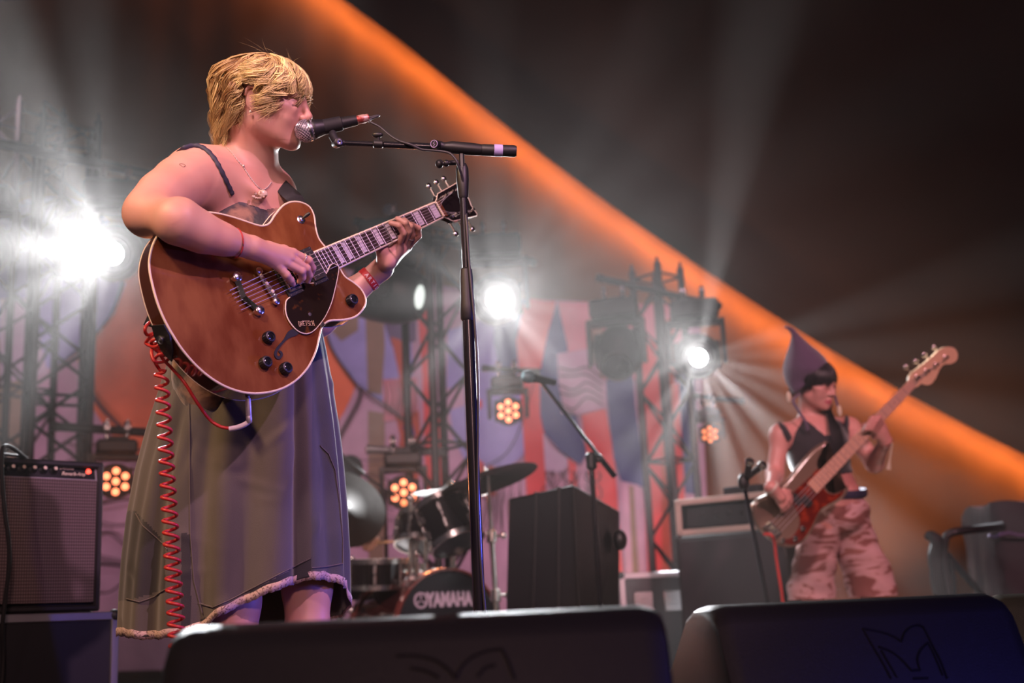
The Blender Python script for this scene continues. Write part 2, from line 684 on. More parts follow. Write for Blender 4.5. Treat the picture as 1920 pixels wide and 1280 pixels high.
# ---- painted backdrop
BY = 9.4
PAL = {
    'lilac': (0.40, 0.27, 0.36), 'lavender': (0.24, 0.25, 0.50), 'orange': (0.62, 0.15, 0.060), 'red': (0.52, 0.062, 0.065), 'brick': (0.34, 0.070, 0.040),
    'navy': (0.030, 0.040, 0.150), 'olive': (0.20, 0.15, 0.10), 'ink': (0.045, 0.025, 0.035), 'pink': (0.50, 0.20, 0.24), 'pale': (0.42, 0.36, 0.46), 'dusk': (0.09, 0.07, 0.14),
}
PK = list(PAL)
PM = [mat('paint_' + k, PAL[k], 0.8, noise=(tuple(c * 0.78 for c in PAL[k]), 5.0, 0.35, 0.75)) for k in PK]


def arc(cx, cy, r, a0, a1, n=20, ry=None):
    return [(cx + r * math.cos(math.radians(a0 + (a1 - a0) * i / n)), cy + (ry or r) * math.sin(math.radians(a0 + (a1 - a0) * i / n))) for i in range(n + 1)]


shapes = [
    ('lilac', [(-160, 470), (500, 480), (980, 560), (1250, 572), (1312, 600), (1336, 1222), (-160, 1270)]),
    ('olive', [(-160, 470), (60, 470), (50, 900), (-160, 900)]),
    ('lavender', arc(95, 520, 150, 0, 360, 40)),
    ('orange', arc(412, 640, 268, 0, 360, 60)),
    ('lavender', [(230, 480), (235, 533), (214, 587), (178, 634), (150, 657), (105, 690), (60, 690), (60, 480)]),
    ('pale', [(0, 560), (60, 560), (90, 700), (0, 720)]),
    ('lavender', [(600, 560), (609, 616), (623, 654), (640, 684), (656, 704), (678, 729), (720, 757), (745, 745), (775, 700), (770, 600), (740, 520), (620, 520)]),
    ('olive', [(610, 520), (672, 520), (672, 620), (640, 640), (612, 610)]),
    ('olive', [(684, 560), (718, 560), (722, 650), (716, 740), (690, 736)]),
    ('olive', [(690, 770), (722, 775), (720, 1235), (692, 1235)]),
    ('dusk', [(705, 560), (780, 560), (780, 640), (735, 650)]),
    ('pink', [(718, 712), (782, 708), (784, 784), (720, 790)]),
    ('brick', [(733, 632), (752, 638), (768, 690), (772, 780), (762, 845), (748, 840), (756, 770), (748, 700)]),
    ('brick', [(742, 780), (786, 770), (790, 850), (776, 960), (760, 860)]),
    ('red', [(782, 560), (800, 560), (812, 700), (822, 960), (800, 960), (792, 700)]),
    ('red', [(800, 780), (828, 780), (838, 1000), (806, 1000)]),
    ('navy', [(755, 800), (772, 790), (780, 820), (764, 830)]),
    ('lavender', [(840, 620), (905, 600), (980, 640), (990, 760), (975, 850), (930, 875), (880, 880), (850, 820), (838, 720)]),
    ('lilac', [(838, 730), (870, 720), (872, 760), (842, 770)]),
    ('red', [(893, 750), (903, 750), (910, 930), (898, 930)]),
    ('brick', [(912, 800), (922, 800), (930, 930), (918, 930)]),
    ('lavender', arc(935, 815, 60, 0, 360, 30)),
    ('navy', [(930, 560), (985, 562), (975, 640), (965, 710), (940, 700), (925, 640)]),
    ('red', [(985, 560), (1042, 566), (1028, 630), (1014, 700), (1020, 800), (1024, 930), (988, 935), (982, 830), (976, 730), (968, 640)]),
    ('pink', [(1044, 566), (1250, 572), (1280, 600), (1275, 700), (1150, 720), (1110, 700), (1062, 700)]),
    ('navy', [(1045, 566), (1064, 650), (1066, 720), (1052, 775), (1080, 780), (1100, 850), (1088, 872), (1050, 846), (1020, 812), (1013, 780), (1012, 700), (1028, 622)]),
    ('pale', [(1018, 812), (1032, 838), (1066, 862), (1062, 878), (1048, 888), (1022, 882)]),
    ('red', [(1064, 858), (1080, 870), (1084, 930), (1070, 935)]),
    ('lilac', [(1045, 664), (1101, 655), (1137, 722), (1134, 766), (1082, 778), (1056, 766), (1047, 720)]),
    ('olive', [(1101, 600), (1130, 600), (1136, 700), (1128, 710), (1101, 655)]),
    ('red', [(1090, 778), (1135, 767), (1152, 860), (1178, 1222), (1130, 1222), (1106, 900)]),
    ('navy', [(1136, 724), (1150, 640), (1182, 640), (1190, 760), (1212, 915), (1165, 905), (1150, 860)]),
    ('lilac', [(1163, 902), (1196, 910), (1222, 1222), (1180, 1222)]),
    ('olive', [(1178, 910), (1188, 912), (1206, 1222), (1192, 1222)]),
    ('red', [(1196, 640), (1240, 640), (1262, 1222), (1222, 1222), (1200, 800)]),
    ('brick', [(1240, 600), (1262, 600), (1268, 1222), (1240, 1222)]),
    ('navy', [(1268, 700), (1300, 700), (1312, 930), (1280, 925)]),
    ('red', [(1262, 720), (1272, 720), (1290, 1060), (1270, 1060)]),
    ('lilac', [(1284, 925), (1312, 930), (1328, 1222), (1296, 1222)]),
]
b = MB()


def facet(b, poly, dy, mi, thick=0.002):
    P = [UY(p[0], p[1], BY) for p in poly]
    q = [(p.x, p.z) for p in P]
    ar = sum(q[i][0] * q[(i + 1) % len(q)][1] - q[(i + 1) % len(q)][0] * q[i][1] for i in range(len(q)))
    if ar < 0:
        q = q[::-1]
    b.prism(q, -BY + dy, -BY + dy + thick, mi, Matrix(((1, 0, 0, 0), (0, 0, -1, 0), (0, 1, 0, 0), (0, 0, 0, 1))))


facet(b, shapes[0][1], -0.012, PK.index('lilac'), 0.012)
for i, (c, poly) in enumerate(shapes[1:]):
    facet(b, poly, 0.0008 * i, PK.index(c), 0.003)


def line(b, pts, w, dy=0.036, n=6, mi=PK.index('ink')):
    sp = spline([tuple(UY(p[0], p[1], BY)) for p in pts], n)
    b.tube([(p[0], BY - dy, p[2]) for p in sp], w, 5, mi)


line(b, [(235, 520), (214, 587), (178, 634), (150, 657), (110, 690)], 0.010)
line(b, [(150, 657), (158, 690), (168, 712), (184, 753), (214, 787), (240, 812)], 0.014)
line(b, [(606, 600), (623, 654), (656, 704), (678, 729), (722, 760), (760, 790)], 0.010)
line(b, [(678, 729), (672, 754), (656, 785), (637, 819), (620, 850)], 0.014)
line(b, [(1000, 720), (980, 790), (950, 850), (900, 880)], 0.004)
for k in range(10):                                   # bare branches drawn over the lower part
    y = 830 + 30 * k
    pts = [(120 + 6 * (k % 3), y + 8 * math.sin(k)), (165, y + 10 * math.cos(k * 2)), (205, y + 12 * math.sin(k * 3)), (250, y + 18 * math.cos(k)), (300, y + 20 * math.sin(k * 1.7))]
    line(b, pts, 0.006 if k % 2 else 0.009)
for k in range(8):
    y = 860 + 32 * k
    line(b, [(625, y), (655, y + 10 * math.sin(k * 2.1)), (690, y - 8 + 12 * math.cos(k)), (740, y + 14 * math.sin(k))], 0.005)
for k in range(26):
    x0 = 1024 + (k % 13) * 8
    y0 = 884 + (k // 13) * 26
    line(b, [(x0, y0), (x0 + 9 * math.sin(k * 2.3), y0 + 12), (x0 + 11 * math.cos(k * 1.3), y0 + 26)], 0.005, n=3)
for k in range(5):
    line(b, [(1048, 690 + 16 * k), (1075, 696 + 18 * k - 8 * (k % 2)), (1100, 690 + 14 * k), (1130, 712 + 12 * k)], 0.005, n=4)
for k in range(14):
    x0 = 892 + (k % 7) * 14
    line(b, [(x0, 900 + 24 * (k // 7)), (x0 + 8 * math.sin(k), 940 + 20 * (k // 7)), (x0 - 6, 990 + 20 * (k // 7))], 0.004, n=3)
for k in range(7):
    line(b, [(722 + 9 * k, 714), (726 + 9 * k + 4 * math.sin(k), 745), (722 + 9 * k, 780)], 0.004, n=3)
drop = b.build('painted_backdrop', PM, angle=20)
tag(drop, 'large painted cloth backdrop with orange disc and red and navy stripes behind the stage', 'backdrop', kind='thing')
# unseen lamps added low down to brighten the backdrop
for x, e, c in ((-3.6, 30, (0.95, 0.50, 0.62)), (-1.6, 26, (1.0, 0.5, 0.6)), (0.2, 22, (0.95, 0.5, 0.65)), (1.3, 16, (1.0, 0.45, 0.5))):
    spot('backdrop_fill_low', (x, BY - 1.5, 0.25), (x, BY, 1.7), e * 2.0, c, 95, 1.0, 0.06)
for x, e, c in ((-3.4, 210, (1.0, 0.62, 0.72)), (-1.2, 230, (1.0, 0.62, 0.74)), (0.9, 230, (1.0, 0.58, 0.70))):  # unseen upper lamps, added to light the dark backdrop more evenly
    spot('backdrop_fill_high', (x, BY - 2.4, 4.1), (x, BY, 1.6), e, c, 62, 1.0, 0.10)
# ------------------------------------------------------------------ truss towers, pipes and moving lights


def tower(px, py, Z, top_px, side, yaw, label, bays=0.24):
    base = UZ(px, py, 0) if False else None
    P = U(px, py, Z)
    top = UY(top_px[0], top_px[1], P.y)
    H = top.z
    root = empty('truss_tower', (P.x, P.y, 0), label, 'truss', 'black lighting truss towers')
    Rz = Matrix.Rotation(yaw, 4, 'Z')
    h = side / 2
    cs = [Vector((sx * h, sy * h, 0)) for sx, sy in ((-1, -1), (1, -1), (1, 1), (-1, 1))]
    cs = [Rz @ c + Vector((P.x, P.y, 0)) for c in cs]
    b = MB()
    b.box((0, 0, 0.012), (side + 0.22, side + 0.22, 0.024), M=Matrix.Translation((P.x, P.y, 0)) @ Rz, bevel=0.004)
    b.build('base_plate', M_TRUSS, root)
    for i, c in enumerate(cs):
        b = MB()
        b.cyl(c + Vector((0, 0, 0.02)), c + Vector((0, 0, H)), 0.024, n=14)
        b.cyl(c + Vector((0, 0, H)), c + Vector((0, 0, H + 0.045)), 0.016, 0.010, n=10)
        b.build('chord', M_TRUSS, root)
    n = int(H / bays)
    for i in range(4):
        a, d = cs[i], cs[(i + 1) % 4]
        b = MB()
        for k in range(n):
            z0, z1 = 0.08 + k * bays, 0.08 + (k + 1) * bays
            p, q = (a, d) if (k + i) % 2 == 0 else (d, a)
            b.tube([p + Vector((0, 0, z0)), q + Vector((0, 0, z1))], 0.0105, 8)
        for z in (0.06, H * 0.5, H - 0.06):
            b.tube([a + Vector((0, 0, z)), d + Vector((0, 0, z))], 0.0105, 8)
        b.build('brace', M_TRUSS, root)
    return root, cs, H


tower(112, 640, 7.15, (132, 238), 0.31, math.radians(28), 'tall black truss tower at the left, behind the guitar amplifier')
tower(38, 640, 7.9, (48, 215), 0.31, math.radians(50), 'black truss tower cut by the left edge, nearly touching its neighbour')
tower(818, 640, 7.3, (806, 425), 0.26, math.radians(40), 'black truss tower behind the drum kit, beside the microphone stand')
tower(1240, 640, 8.2, (1230, 506), 0.23, math.radians(42), 'black truss tower in front of the red and navy stripes')


def pipe(p0, p1, r, m, label, name='steel_pipe'):
    b = MB()
    b.cyl(p0, p1, r, n=16)
    d = (Vector(p1) - Vector(p0)).normalized()
    b.cyl(Vector(p0) - d * 0.012, Vector(p0) + d * 0.03, r * 1.12, n=16)
    b.cyl(Vector(p1) - d * 0.03, Vector(p1) + d * 0.012, r * 1.12, n=16)
    o = b.build(name, m)
    return tag(o, label, 'pipe', 'pipes carrying the stage lights')


pipe(U(-60, 256, 6.7), U(300, 332, 6.9), 0.030, M_TRUSS, 'black pipe sloping down from the top left corner behind the bare arm')
pipe(U(100, 799, 6.5), U(300, 812, 6.6), 0.024, M_TRUSS, 'black pipe above the small orange light at the left')
pipe(U(690, 842, 7.2), U(832, 848, 7.3), 0.023, M_ALU, 'grey pipe above the orange light near the drums')
pipe(U(668, 415, 7.1), U(1000, 492, 7.5), 0.024, M_TRUSS, 'black pipe behind the guitar neck carrying the brightest central light')
pipe(U(1122, 521, 8.0), U(1348, 573, 8.2), 0.024, M_TRUSS, 'black pipe across the tower in front of the striped cloth')
pipe(U(906, 690, 7.8), U(1010, 697, 7.8), 0.020, M_TRUSS, 'black pipe over the orange light right of the microphone stand')
pipe(U(1300, 742, 8.3), U(1392, 752, 8.3), 0.020, M_TRUSS, 'black pipe over the faint orange light beside the white beam')


def clamp_at(b, c, r=0.03, mi=0):
    b.lathe([(r * 1.15, -0.022), (r * 1.5, -0.018), (r * 1.5, 0.018), (r * 1.15, 0.022)], 16, mi, Matrix.Translation(c) @ Matrix.Rotation(math.pi / 2, 4, 'Y'))
    b.cyl((c[0], c[1] - r * 1.6, c[2] - 0.03), (c[0], c[1] - r * 1.6, c[2] + 0.045), 0.006, n=8, mi=mi)
    b.cyl((c[0], c[1], c[2] - 0.09), (c[0], c[1], c[2] - r), 0.012, n=8, mi=mi)


def hang_fixture(kind, at, aim, label, lens, scale=1.0, group=None):
    """A moving light hung under a pipe. at = middle of the head; aim = point it looks at."""
    at = Vector(at)
    root = empty('moving_wash_light' if kind == 'wash' else 'moving_head_light', at, label, 'stage light', group)
    s = scale
    R = (0.105 if kind == 'wash' else 0.135) * s
    L = (0.14 if kind == 'wash' else 0.36) * s
    drop = (0.16 if kind == 'wash' else 0.24) * s
    bw = (0.24 if kind == 'wash' else 0.31) * s
    bh = (0.085 if kind == 'wash' else 0.12) * s
    d = (Vector(aim) - at).normalized()
    dh = Vector((d.x, d.y, 0)).normalized()
    sx = Vector((0, 0, 1)).cross(dh).normalized()
    T = frame(at, sx, dh, Vector((0, 0, 1)))
    b = MB()
    b.box((0, 0, drop + bh / 2), (bw, bw * 0.9, bh), T, bevel=0.018 * s)
    b.box((0, -0.0, drop + bh + 0.012), (bw * 0.5, bw * 0.35, 0.024), T, bevel=0.006)
    b.build('base', M_BLACK, root)
    for q in (-1, 1):
        b = MB()
        b.cyl(T @ Vector((q * 0.06 * s, 0, drop + bh)), T @ Vector((q * 0.06 * s, 0, drop + bh + 0.05)), 0.011, n=10)
        b.lathe([(0.026, -0.018), (0.036, -0.014), (0.036, 0.014), (0.026, 0.018)], 14, 0, T @ Matrix.Translation((q * 0.06 * s, 0, drop + bh + 0.07)) @ Matrix.Rotation(math.pi / 2, 4, 'Y'))
        b.cyl(T @ Vector((q * 0.06 * s, 0.038, drop + bh + 0.05)), T @ Vector((q * 0.06 * s, 0.038, drop + bh + 0.11)), 0.007, n=8)
        b.build('clamp', M_STEEL, root)
    b = MB()
    w = R * 1.30
    b.box((0, 0, drop - 0.018 * s), (2 * w + 0.03, 0.10 * s, 0.036 * s), T, bevel=0.01 * s)
    for q in (-1, 1):
        b.prism([(-0.05 * s, drop), (0.05 * s, drop), (0.042 * s, -0.03 * s), (0.02 * s, -0.055 * s), (-0.02 * s, -0.055 * s), (-0.042 * s, -0.03 * s)], q * w - 0.014 * s, q * w + 0.014 * s, 0, T @ Matrix(((0, 0, 1, 0), (1, 0, 0, 0), (0, 1, 0, 0), (0, 0, 0, 1))))
    b.build('yoke', M_BLACK, root)
    Hm = look(at, d)
    b = MB()
    if kind == 'wash':
        b.lathe([(R * 0.55, -L), (R * 0.9, -L * 0.85), (R * 1.04, -L * 0.3), (R * 1.04, 0.0), (R * 0.97, 0.012), (R * 0.93, 0.004), (0.001, 0.004)], 32, 0, Hm)
        for k in range(9):
            b.box((0, 0, -L * (0.15 + 0.08 * k)), (R * 1.9, R * 1.5, 0.004), Hm)
    else:
        b.lathe([(R * 0.55, -L * 0.62), (R * 0.95, -L * 0.55), (R * 1.08, -L * 0.30), (R * 1.12, 0.0), (R * 1.0, L * 0.22), (R * 0.86, L * 0.34), (R * 0.74, L * 0.38), (R * 0.70, L * 0.35), (0.001, L * 0.35)], 32, 0, Hm)
        for k in range(6):
            b.box((0, 0, -L * (0.05 + 0.08 * k)), (R * 2.26, R * 1.3, 0.006), Hm)
    hd = b.build('head', M_BLACK, root)
    if kind == 'wash':
        pts = [(0, 0)] + [(0.60 * R * math.cos(math.radians(30 + 60 * k)), 0.60 * R * math.sin(math.radians(30 + 60 * k))) for k in range(6)]
        for k, (x, y) in enumerate(pts):
            b = MB()
            b.lathe([(R * 0.20, 0.004), (R * 0.20, 0.010), (R * 0.13, 0.016), (0.0005, 0.018)], 16, 0, Hm @ Matrix.Translation((x, y, 0)))
            b.build('lens', M_WARMLED2 if (lens == 'one_dim' and k == 5) else (M_WARMLED if lens != 'weak' else M_WARMLED2), hd)
        p = at + d * 0.05
        spot('wash_lamp', p, aim, 26 if lens != 'weak' else 8, (1.0, 0.28, 0.10), 55, 0.6, 0.06)
    else:
        b = MB()
        r = R * {'white': 0.40, 'dim': 0.44, 'off': 0.62}[lens]
        b.lathe([(r, L * 0.352), (r, L * 0.362), (r * 0.6, L * 0.372), (0.0005, L * 0.376)], 24, 0, Hm)
        b.build('lens', {'white': M_WHITEBEAM, 'dim': M_DIMLENS, 'off': M_GLASSDK}[lens], hd)
    return at + d * (L * 0.40)


hang_fixture('wash', U(217, 902, 6.4), U(420, 1150, 2.0), 'small round light with seven glowing orange lenses beside the amplifier', 'on', 0.86, 'orange stage lights')
hang_fixture('wash', U(757, 923, 7.1), U(800, 1100, 2.0), 'round orange light above the snare drum with one lens dimmer', 'one_dim', 0.92, 'orange stage lights')
hang_fixture('wash', U(953, 770, 7.7), U(1150, 900, 2.0), 'orange light right of the microphone stand, below the bright white glow', 'on', 0.86, 'orange stage lights')
hang_fixture('wash', U(1331, 814, 8.2), U(1650, 900, 2.5), 'small faint orange light under the white beam, left of the bassist', 'weak', 0.66, 'orange stage lights')
hang_fixture('spot', U(1158, 668, 7.9), U(1100, 1400, 5.0), 'dark unlit moving head left of the striped tower', 'off', 1.0, 'large moving heads')
p3 = hang_fixture('spot', U(1308, 668, 8.0), U(1560, 1010, 2.6), 'moving head with small bright white lens next to the bassist', 'white', 1.0, 'large moving heads')
p2 = hang_fixture('spot', U(930, 562, 7.3), U(1000, 700, 2.0), 'blazing white moving head just right of the microphone stand', 'white', 1.05, 'large moving heads')
p4 = hang_fixture('spot', U(742, 552, 7.0), U(1400, 620, 6.4), 'dark moving head turned sideways behind the fretting hand, pale narrow lens', 'dim', 1.15, 'large moving heads')
p1 = hang_fixture('spot', U(214, 474, 6.6), U(-200, 640, 2.2), 'blazing white moving head behind the elbow of the singer', 'white', 1.05, 'large moving heads')
hang_fixture('spot', U(-30, 470, 7.0), U(-500, 800, 4.0), 'unlit moving head cut by the left edge of the frame', 'off', 1.0, 'large moving heads')
print('lens px', [tuple(round(c) for c in PX(p)) for p in (p1, p2, p3, p4)])


# ---- the lit haze beams: the gobo wheel splits each lamp into narrow rays
def gobo_spot(name, loc, rays, energy, fill=0.01, color=(0.93, 0.96, 1.0), radius=0.02, sign=1.0):
    """rays: (angle in the picture plane, angle away from the line to the camera, half width, strength) in degrees."""
    loc = Vector(loc)
    v = (CAM - loc).normalized()
    dirs = []
    for a, d, w, k in rays:
        q = RT * math.cos(math.radians(a)) + UP * math.sin(math.radians(a))
        q = (q - v * q.dot(v)).normalized()
        dirs.append((v * math.cos(math.radians(d)) + q * math.sin(math.radians(d)), w, k))
    axis = Vector((0, 0, 0))
    for d, w, k in dirs:
        axis += d
    axis.normalize()
    half = max(math.degrees(axis.angle(d)) + w for d, w, k in dirs)
    o = spot(name, loc, loc + axis, energy, color, min(170, 2 * half + 8), 0.15, radius)
    R = o.rotation_euler.to_matrix().transposed()
    nt = o.data.node_tree if o.data.use_nodes else None
    o.data.use_nodes = True
    nt = o.data.node_tree
    em = nt.nodes['Emission']
    tc = nt.nodes.new('ShaderNodeTexCoord')
    tot = None
    for d, w, k in dirs:
        dl = R @ d
        dp = nt.nodes.new('ShaderNodeVectorMath')
        dp.operation = 'DOT_PRODUCT'
        nt.links.new(tc.outputs['Normal'], dp.inputs[0])
        dp.inputs[1].default_value = tuple(dl * sign)
        mr = nt.nodes.new('ShaderNodeMapRange')
        mr.interpolation_type = 'SMOOTHSTEP'
        mr.inputs['From Min'].default_value = math.cos(math.radians(w * 1.5))
        mr.inputs['From Max'].default_value = math.cos(math.radians(w * 0.3))
        mr.inputs['To Min'].default_value = 0.0 if tot is not None else fill
        mr.inputs['To Max'].default_value = k
        nt.links.new(dp.outputs['Value'], mr.inputs['Value'])
        if tot is None:
            tot = mr.outputs[0]
        else:
            ad = nt.nodes.new('ShaderNodeMath')
            ad.operation = 'ADD'
            nt.links.new(tot, ad.inputs[0])
            nt.links.new(mr.outputs[0], ad.inputs[1])
            tot = ad.outputs[0]
    nt.links.new(tot, em.inputs['Strength'])
    return o


gobo_spot('beam_lamp_left', p1 + Vector((0, -0.03, 0)), [(118, 34, 5, 1), (133, 40, 4, .8), (148, 30, 5, 1), (165, 42, 4.5, 1), (180, 30, 5, 1.2), (193, 44, 4, .8), (207, 32, 5, 1), (222, 40, 4, .9), (238, 34, 4.5, .8), (258, 42, 4, .5), (95, 44, 4, .5), (20, 40, 3, .3), (50, 42, 3.5, .3), (172, 20, 3, .8), (165, 10, 12, .12)], 11500, fill=.015)
gobo_spot('beam_lamp_middle', p2 + Vector((0, -0.03, 0)), [(60, 40, 3.5, .25), (44, 46, 3.5, .25), (25, 40, 3.5, .22), (8, 48, 4, .2), (-10, 50, 4, .5), (-32, 46, 4, .8), (-46, 32, 4, 1), (-64, 42, 4, .8), (-88, 34, 4, .8), (-108, 42, 4, .6), (-135, 36, 4, .7), (180, 40, 5, .5), (150, 42, 4, .5), (120, 36, 4, .4), (92, 42, 4, .3), (0, 10, 16, .08)], 8000, fill=.012)
gobo_spot('beam_lamp_right', p3 + Vector((0, -0.03, 0)), [(16, 44, 4, .22), (2, 50, 4, .26), (-14, 42, 4, .45), (-28, 48, 3.5, .7), (-44, 36, 3.5, 1), (-60, 44, 3.5, .9), (-76, 34, 3.5, 1), (-94, 42, 3.5, .9), (-112, 34, 4, .7), (-128, 42, 4, .5), (80, 40, 4, .4), (200, 40, 4, .25), (150, 12, 10, .035)], 19000, fill=.002)

# ---- haze
b = MB()
b.box((0, 6.65, 2.6), (13.5, 7.0, 5.19))
m = bpy.data.materials.new('thin_haze')
m.use_nodes = True
nt = m.node_tree
nt.nodes.remove(nt.nodes['Principled BSDF'])
vs_ = nt.nodes.new('ShaderNodeVolumeScatter')
vs_.inputs['Color'].default_value = (1.0, 0.95, 0.92, 1)
vs_.inputs['Density'].default_value = 0.0044
vs_.inputs['Anisotropy'].default_value = 0.72
nt.links.new(vs_.outputs[0], nt.nodes['Material Output'].inputs['Volume'])
m.cycles.volume_sampling = 'EQUIANGULAR'
hz = b.build('stage_haze', m, smooth=False)
tag(hz, 'thin pale haze lit by the white beams over the stage', 'haze', kind='stuff')
# ------------------------------------------------------------------ the semi-hollow guitar


def cc(x, y, z):
    return RT * x + UP * y + FWD * z


GD = cc(.56, .35, .75).normalized()
_v = cc(-.493, .869, -.038)
GV = (_v - GD * _v.dot(GD)).normalized()
GN = GD.cross(GV).normalized()
if GN.dot(FWD) > 0:
    GN = -GN
G0 = U(503, 535, 2.708)


def GP(u, v, w=0.0):
    """Guitar coordinates (along the neck, towards the bass side, out of the top) to the place."""
    return G0 + GD * u + GV * v + GN * w


def GU(px, py, w=-0.016):
    d = RT * ((px - 960.0) / F) + UP * ((640.0 - py) / F) + FWD
    o = G0 + GN * w
    t = (o - CAM).dot(GN) / d.dot(GN)
    p = CAM + d * t - o
    return (p.dot(GD), p.dot(GV))


GM = frame(G0, GD, GV, GN) if GD.cross(GV).dot(GN) > 0 else frame(G0, GD, GV, GN)

TOP_W, BACK_W = -0.016, -0.062
out_px = [(289, 451), (279, 492), (286, 537), (300, 582), (321, 624), (349, 665), (386, 702), (427, 727), (472, 738), (517, 733), (551, 717), (577, 691), (593, 659), (600, 630),
          (605, 613), (618, 602), (645, 600), (667, 594), (682, 579), (687, 562), (679, 543), (664, 529), (648, 518), (639, 504), (633, 490),
          (612, 464), (599, 447), (593, 427), (590, 405), (582, 388), (567, 379), (548, 377), (531, 384), (516, 401), (505, 417), (493, 422), (480, 420), (462, 414), (434, 405), (404, 398), (375, 397), (345, 402), (314, 420)]
M_GTOP = mat('walnut_stained_gloss_top', (0.130, 0.034, 0.012), 0.16, coat=1.0, noise=((0.230, 0.085, 0.030), 7.0, 0.38, 0.66, (1.0, 3.2, 1.0)))
M_GSIDE = mat('dark_stained_side', (0.050, 0.016, 0.009), 0.15, coat=1.0, noise=((0.075, 0.024, 0.012), 6.0, 0.3, 0.7))
M_CREAM = mat('cream_binding', (0.72, 0.60, 0.46), 0.35)
M_ROSE = mat('dark_rosewood', (0.045, 0.026, 0.024), 0.35, noise=((0.030, 0.018, 0.018), 40, 0.3, 0.7, (1, 8, 1)))
M_PEARL = mat('pearl_inlay', (0.62, 0.54, 0.60), 0.3, noise=((0.46, 0.40, 0.48), 120, 0.3, 0.7))
M_TORT = mat('tortoiseshell', (0.016, 0.011, 0.008), 0.12, coat=1.0, noise=((0.16, 0.055, 0.012), 38, 0.60, 0.82))
M_NECKW = mat('brown_neck', (0.14, 0.05, 0.022), 0.2, coat=1.0)
M_GOLDT = mat('gold_lettering', (0.70, 0.48, 0.30), 0.4)
M_FRET = mat('fret_wire', (0.70, 0.64, 0.68), 0.25, 0.8)

gtr = empty('electric_guitar', GP(0, 0, 0), 'glossy brown semi-hollow electric guitar with cream edging played by the blonde singer', 'guitar')
o2 = [tuple(GU(*p)) for p in out_px]
OUT = [tuple(p) for p in spline(o2, 6, True)]
ctr = np.array(OUT).mean(0)
n0 = len(OUT)


def inset(poly, d):
    P = np.array(poly)
    T = np.roll(P, -1, 0) - np.roll(P, 1, 0)
    T /= np.linalg.norm(T, axis=1)[:, None]
    N = np.stack([-T[:, 1], T[:, 0]], 1)
    ar = (P[:, 0] * np.roll(P[:, 1], -1) - np.roll(P[:, 0], -1) * P[:, 1]).sum()
    if ar < 0:
        N = -N
    return P + N * d


# the top, slightly arched, made of shrinking rings; the sides and the back
b = MB()
V, Fc = [], []
I1 = inset(OUT, 0.0035)
rings = [(I1, TOP_W)]
for k in range(1, 8):
    s = 1 - k / 8
    rings.append((ctr + (I1 - ctr) * s, TOP_W + 0.0045 * (1 - s * s) ** 1.0))
for R_, w in rings:
    V += [(p[0], p[1], w) for p in R_]
V.append((ctr[0], ctr[1], TOP_W + 0.0045))
for k in range(len(rings) - 1):
    for i in range(n0):
        j = (i + 1) % n0
        Fc.append((k * n0 + i, k * n0 + j, (k + 1) * n0 + j, (k + 1) * n0 + i))
for i in range(n0):
    Fc.append(((len(rings) - 1) * n0 + i, (len(rings) - 1) * n0 + (i + 1) % n0, len(V) - 1))
b.add(V, Fc, 0, GM)
sV = []
prof = [(0.0, TOP_W - 0.001), (-0.0, TOP_W - 0.023), (0.0, BACK_W)]
for q, w in prof:
    sV += [(p[0], p[1], w) for p in inset(OUT, q + 0.0006)]
sF = []
for k in range(2):
    for i in range(n0):
        j = (i + 1) % n0
        sF.append((k * n0 + i, k * n0 + j, (k + 1) * n0 + j, (k + 1) * n0 + i))
sV += [(p[0], p[1], BACK_W - 0.006) for p in ctr + (np.array(OUT) - ctr) * 0.85]
for i in range(n0):
    j = (i + 1) % n0
    sF.append((2 * n0 + i, 2 * n0 + j, 3 * n0 + j, 3 * n0 + i))
sF.append(tuple(3 * n0 + i for i in range(n0)))
b.add(sV, sF, 1, GM)
b.build('body', [M_GTOP, M_GSIDE], gtr, angle=50)
b = MB()
b.tube([GM @ Vector((p[0], p[1], TOP_W - 0.0012)) for p in inset(OUT, 0.0014)], 0.0026, 8, closed=True)
b.tube([GM @ Vector((p[0], p[1], BACK_W)) for p in inset(OUT, 0.0008)], 0.0013, 6, closed=True)
b.build('binding', M_CREAM, gtr)

# f-hole
fh = [(551, 617), (538, 623), (530, 637), (517, 652), (512, 664), (516, 673), (523, 674), (528, 668), (527, 661), (522, 658), (521, 661), (524, 665), (521, 669), (517, 666), (519, 659), (529, 645), (540, 635), (553, 630), (558, 625)]
b = MB()
b.prism([tuple(p) for p in spline([GU(*p) for p in fh], 3, True)], TOP_W - 0.002, TOP_W + 0.0048, 0, GM)
b.build('f_hole', M_GROOVE, gtr)

# neck, fretboard, frets, inlays
SCALE = 0.629
U_END, U_NUT = 0.166, SCALE


def fw(u):
    """Half width of the fretboard."""
    return (0.0215 + (0.0285 - 0.0215) * (SCALE - u) / (SCALE - U_END))


def fret_u(n):
    return SCALE * 2 ** (-n / 12)


def wt(u):
    return -0.0105 + 0.0055 * (u - U_END) / (SCALE - U_END)


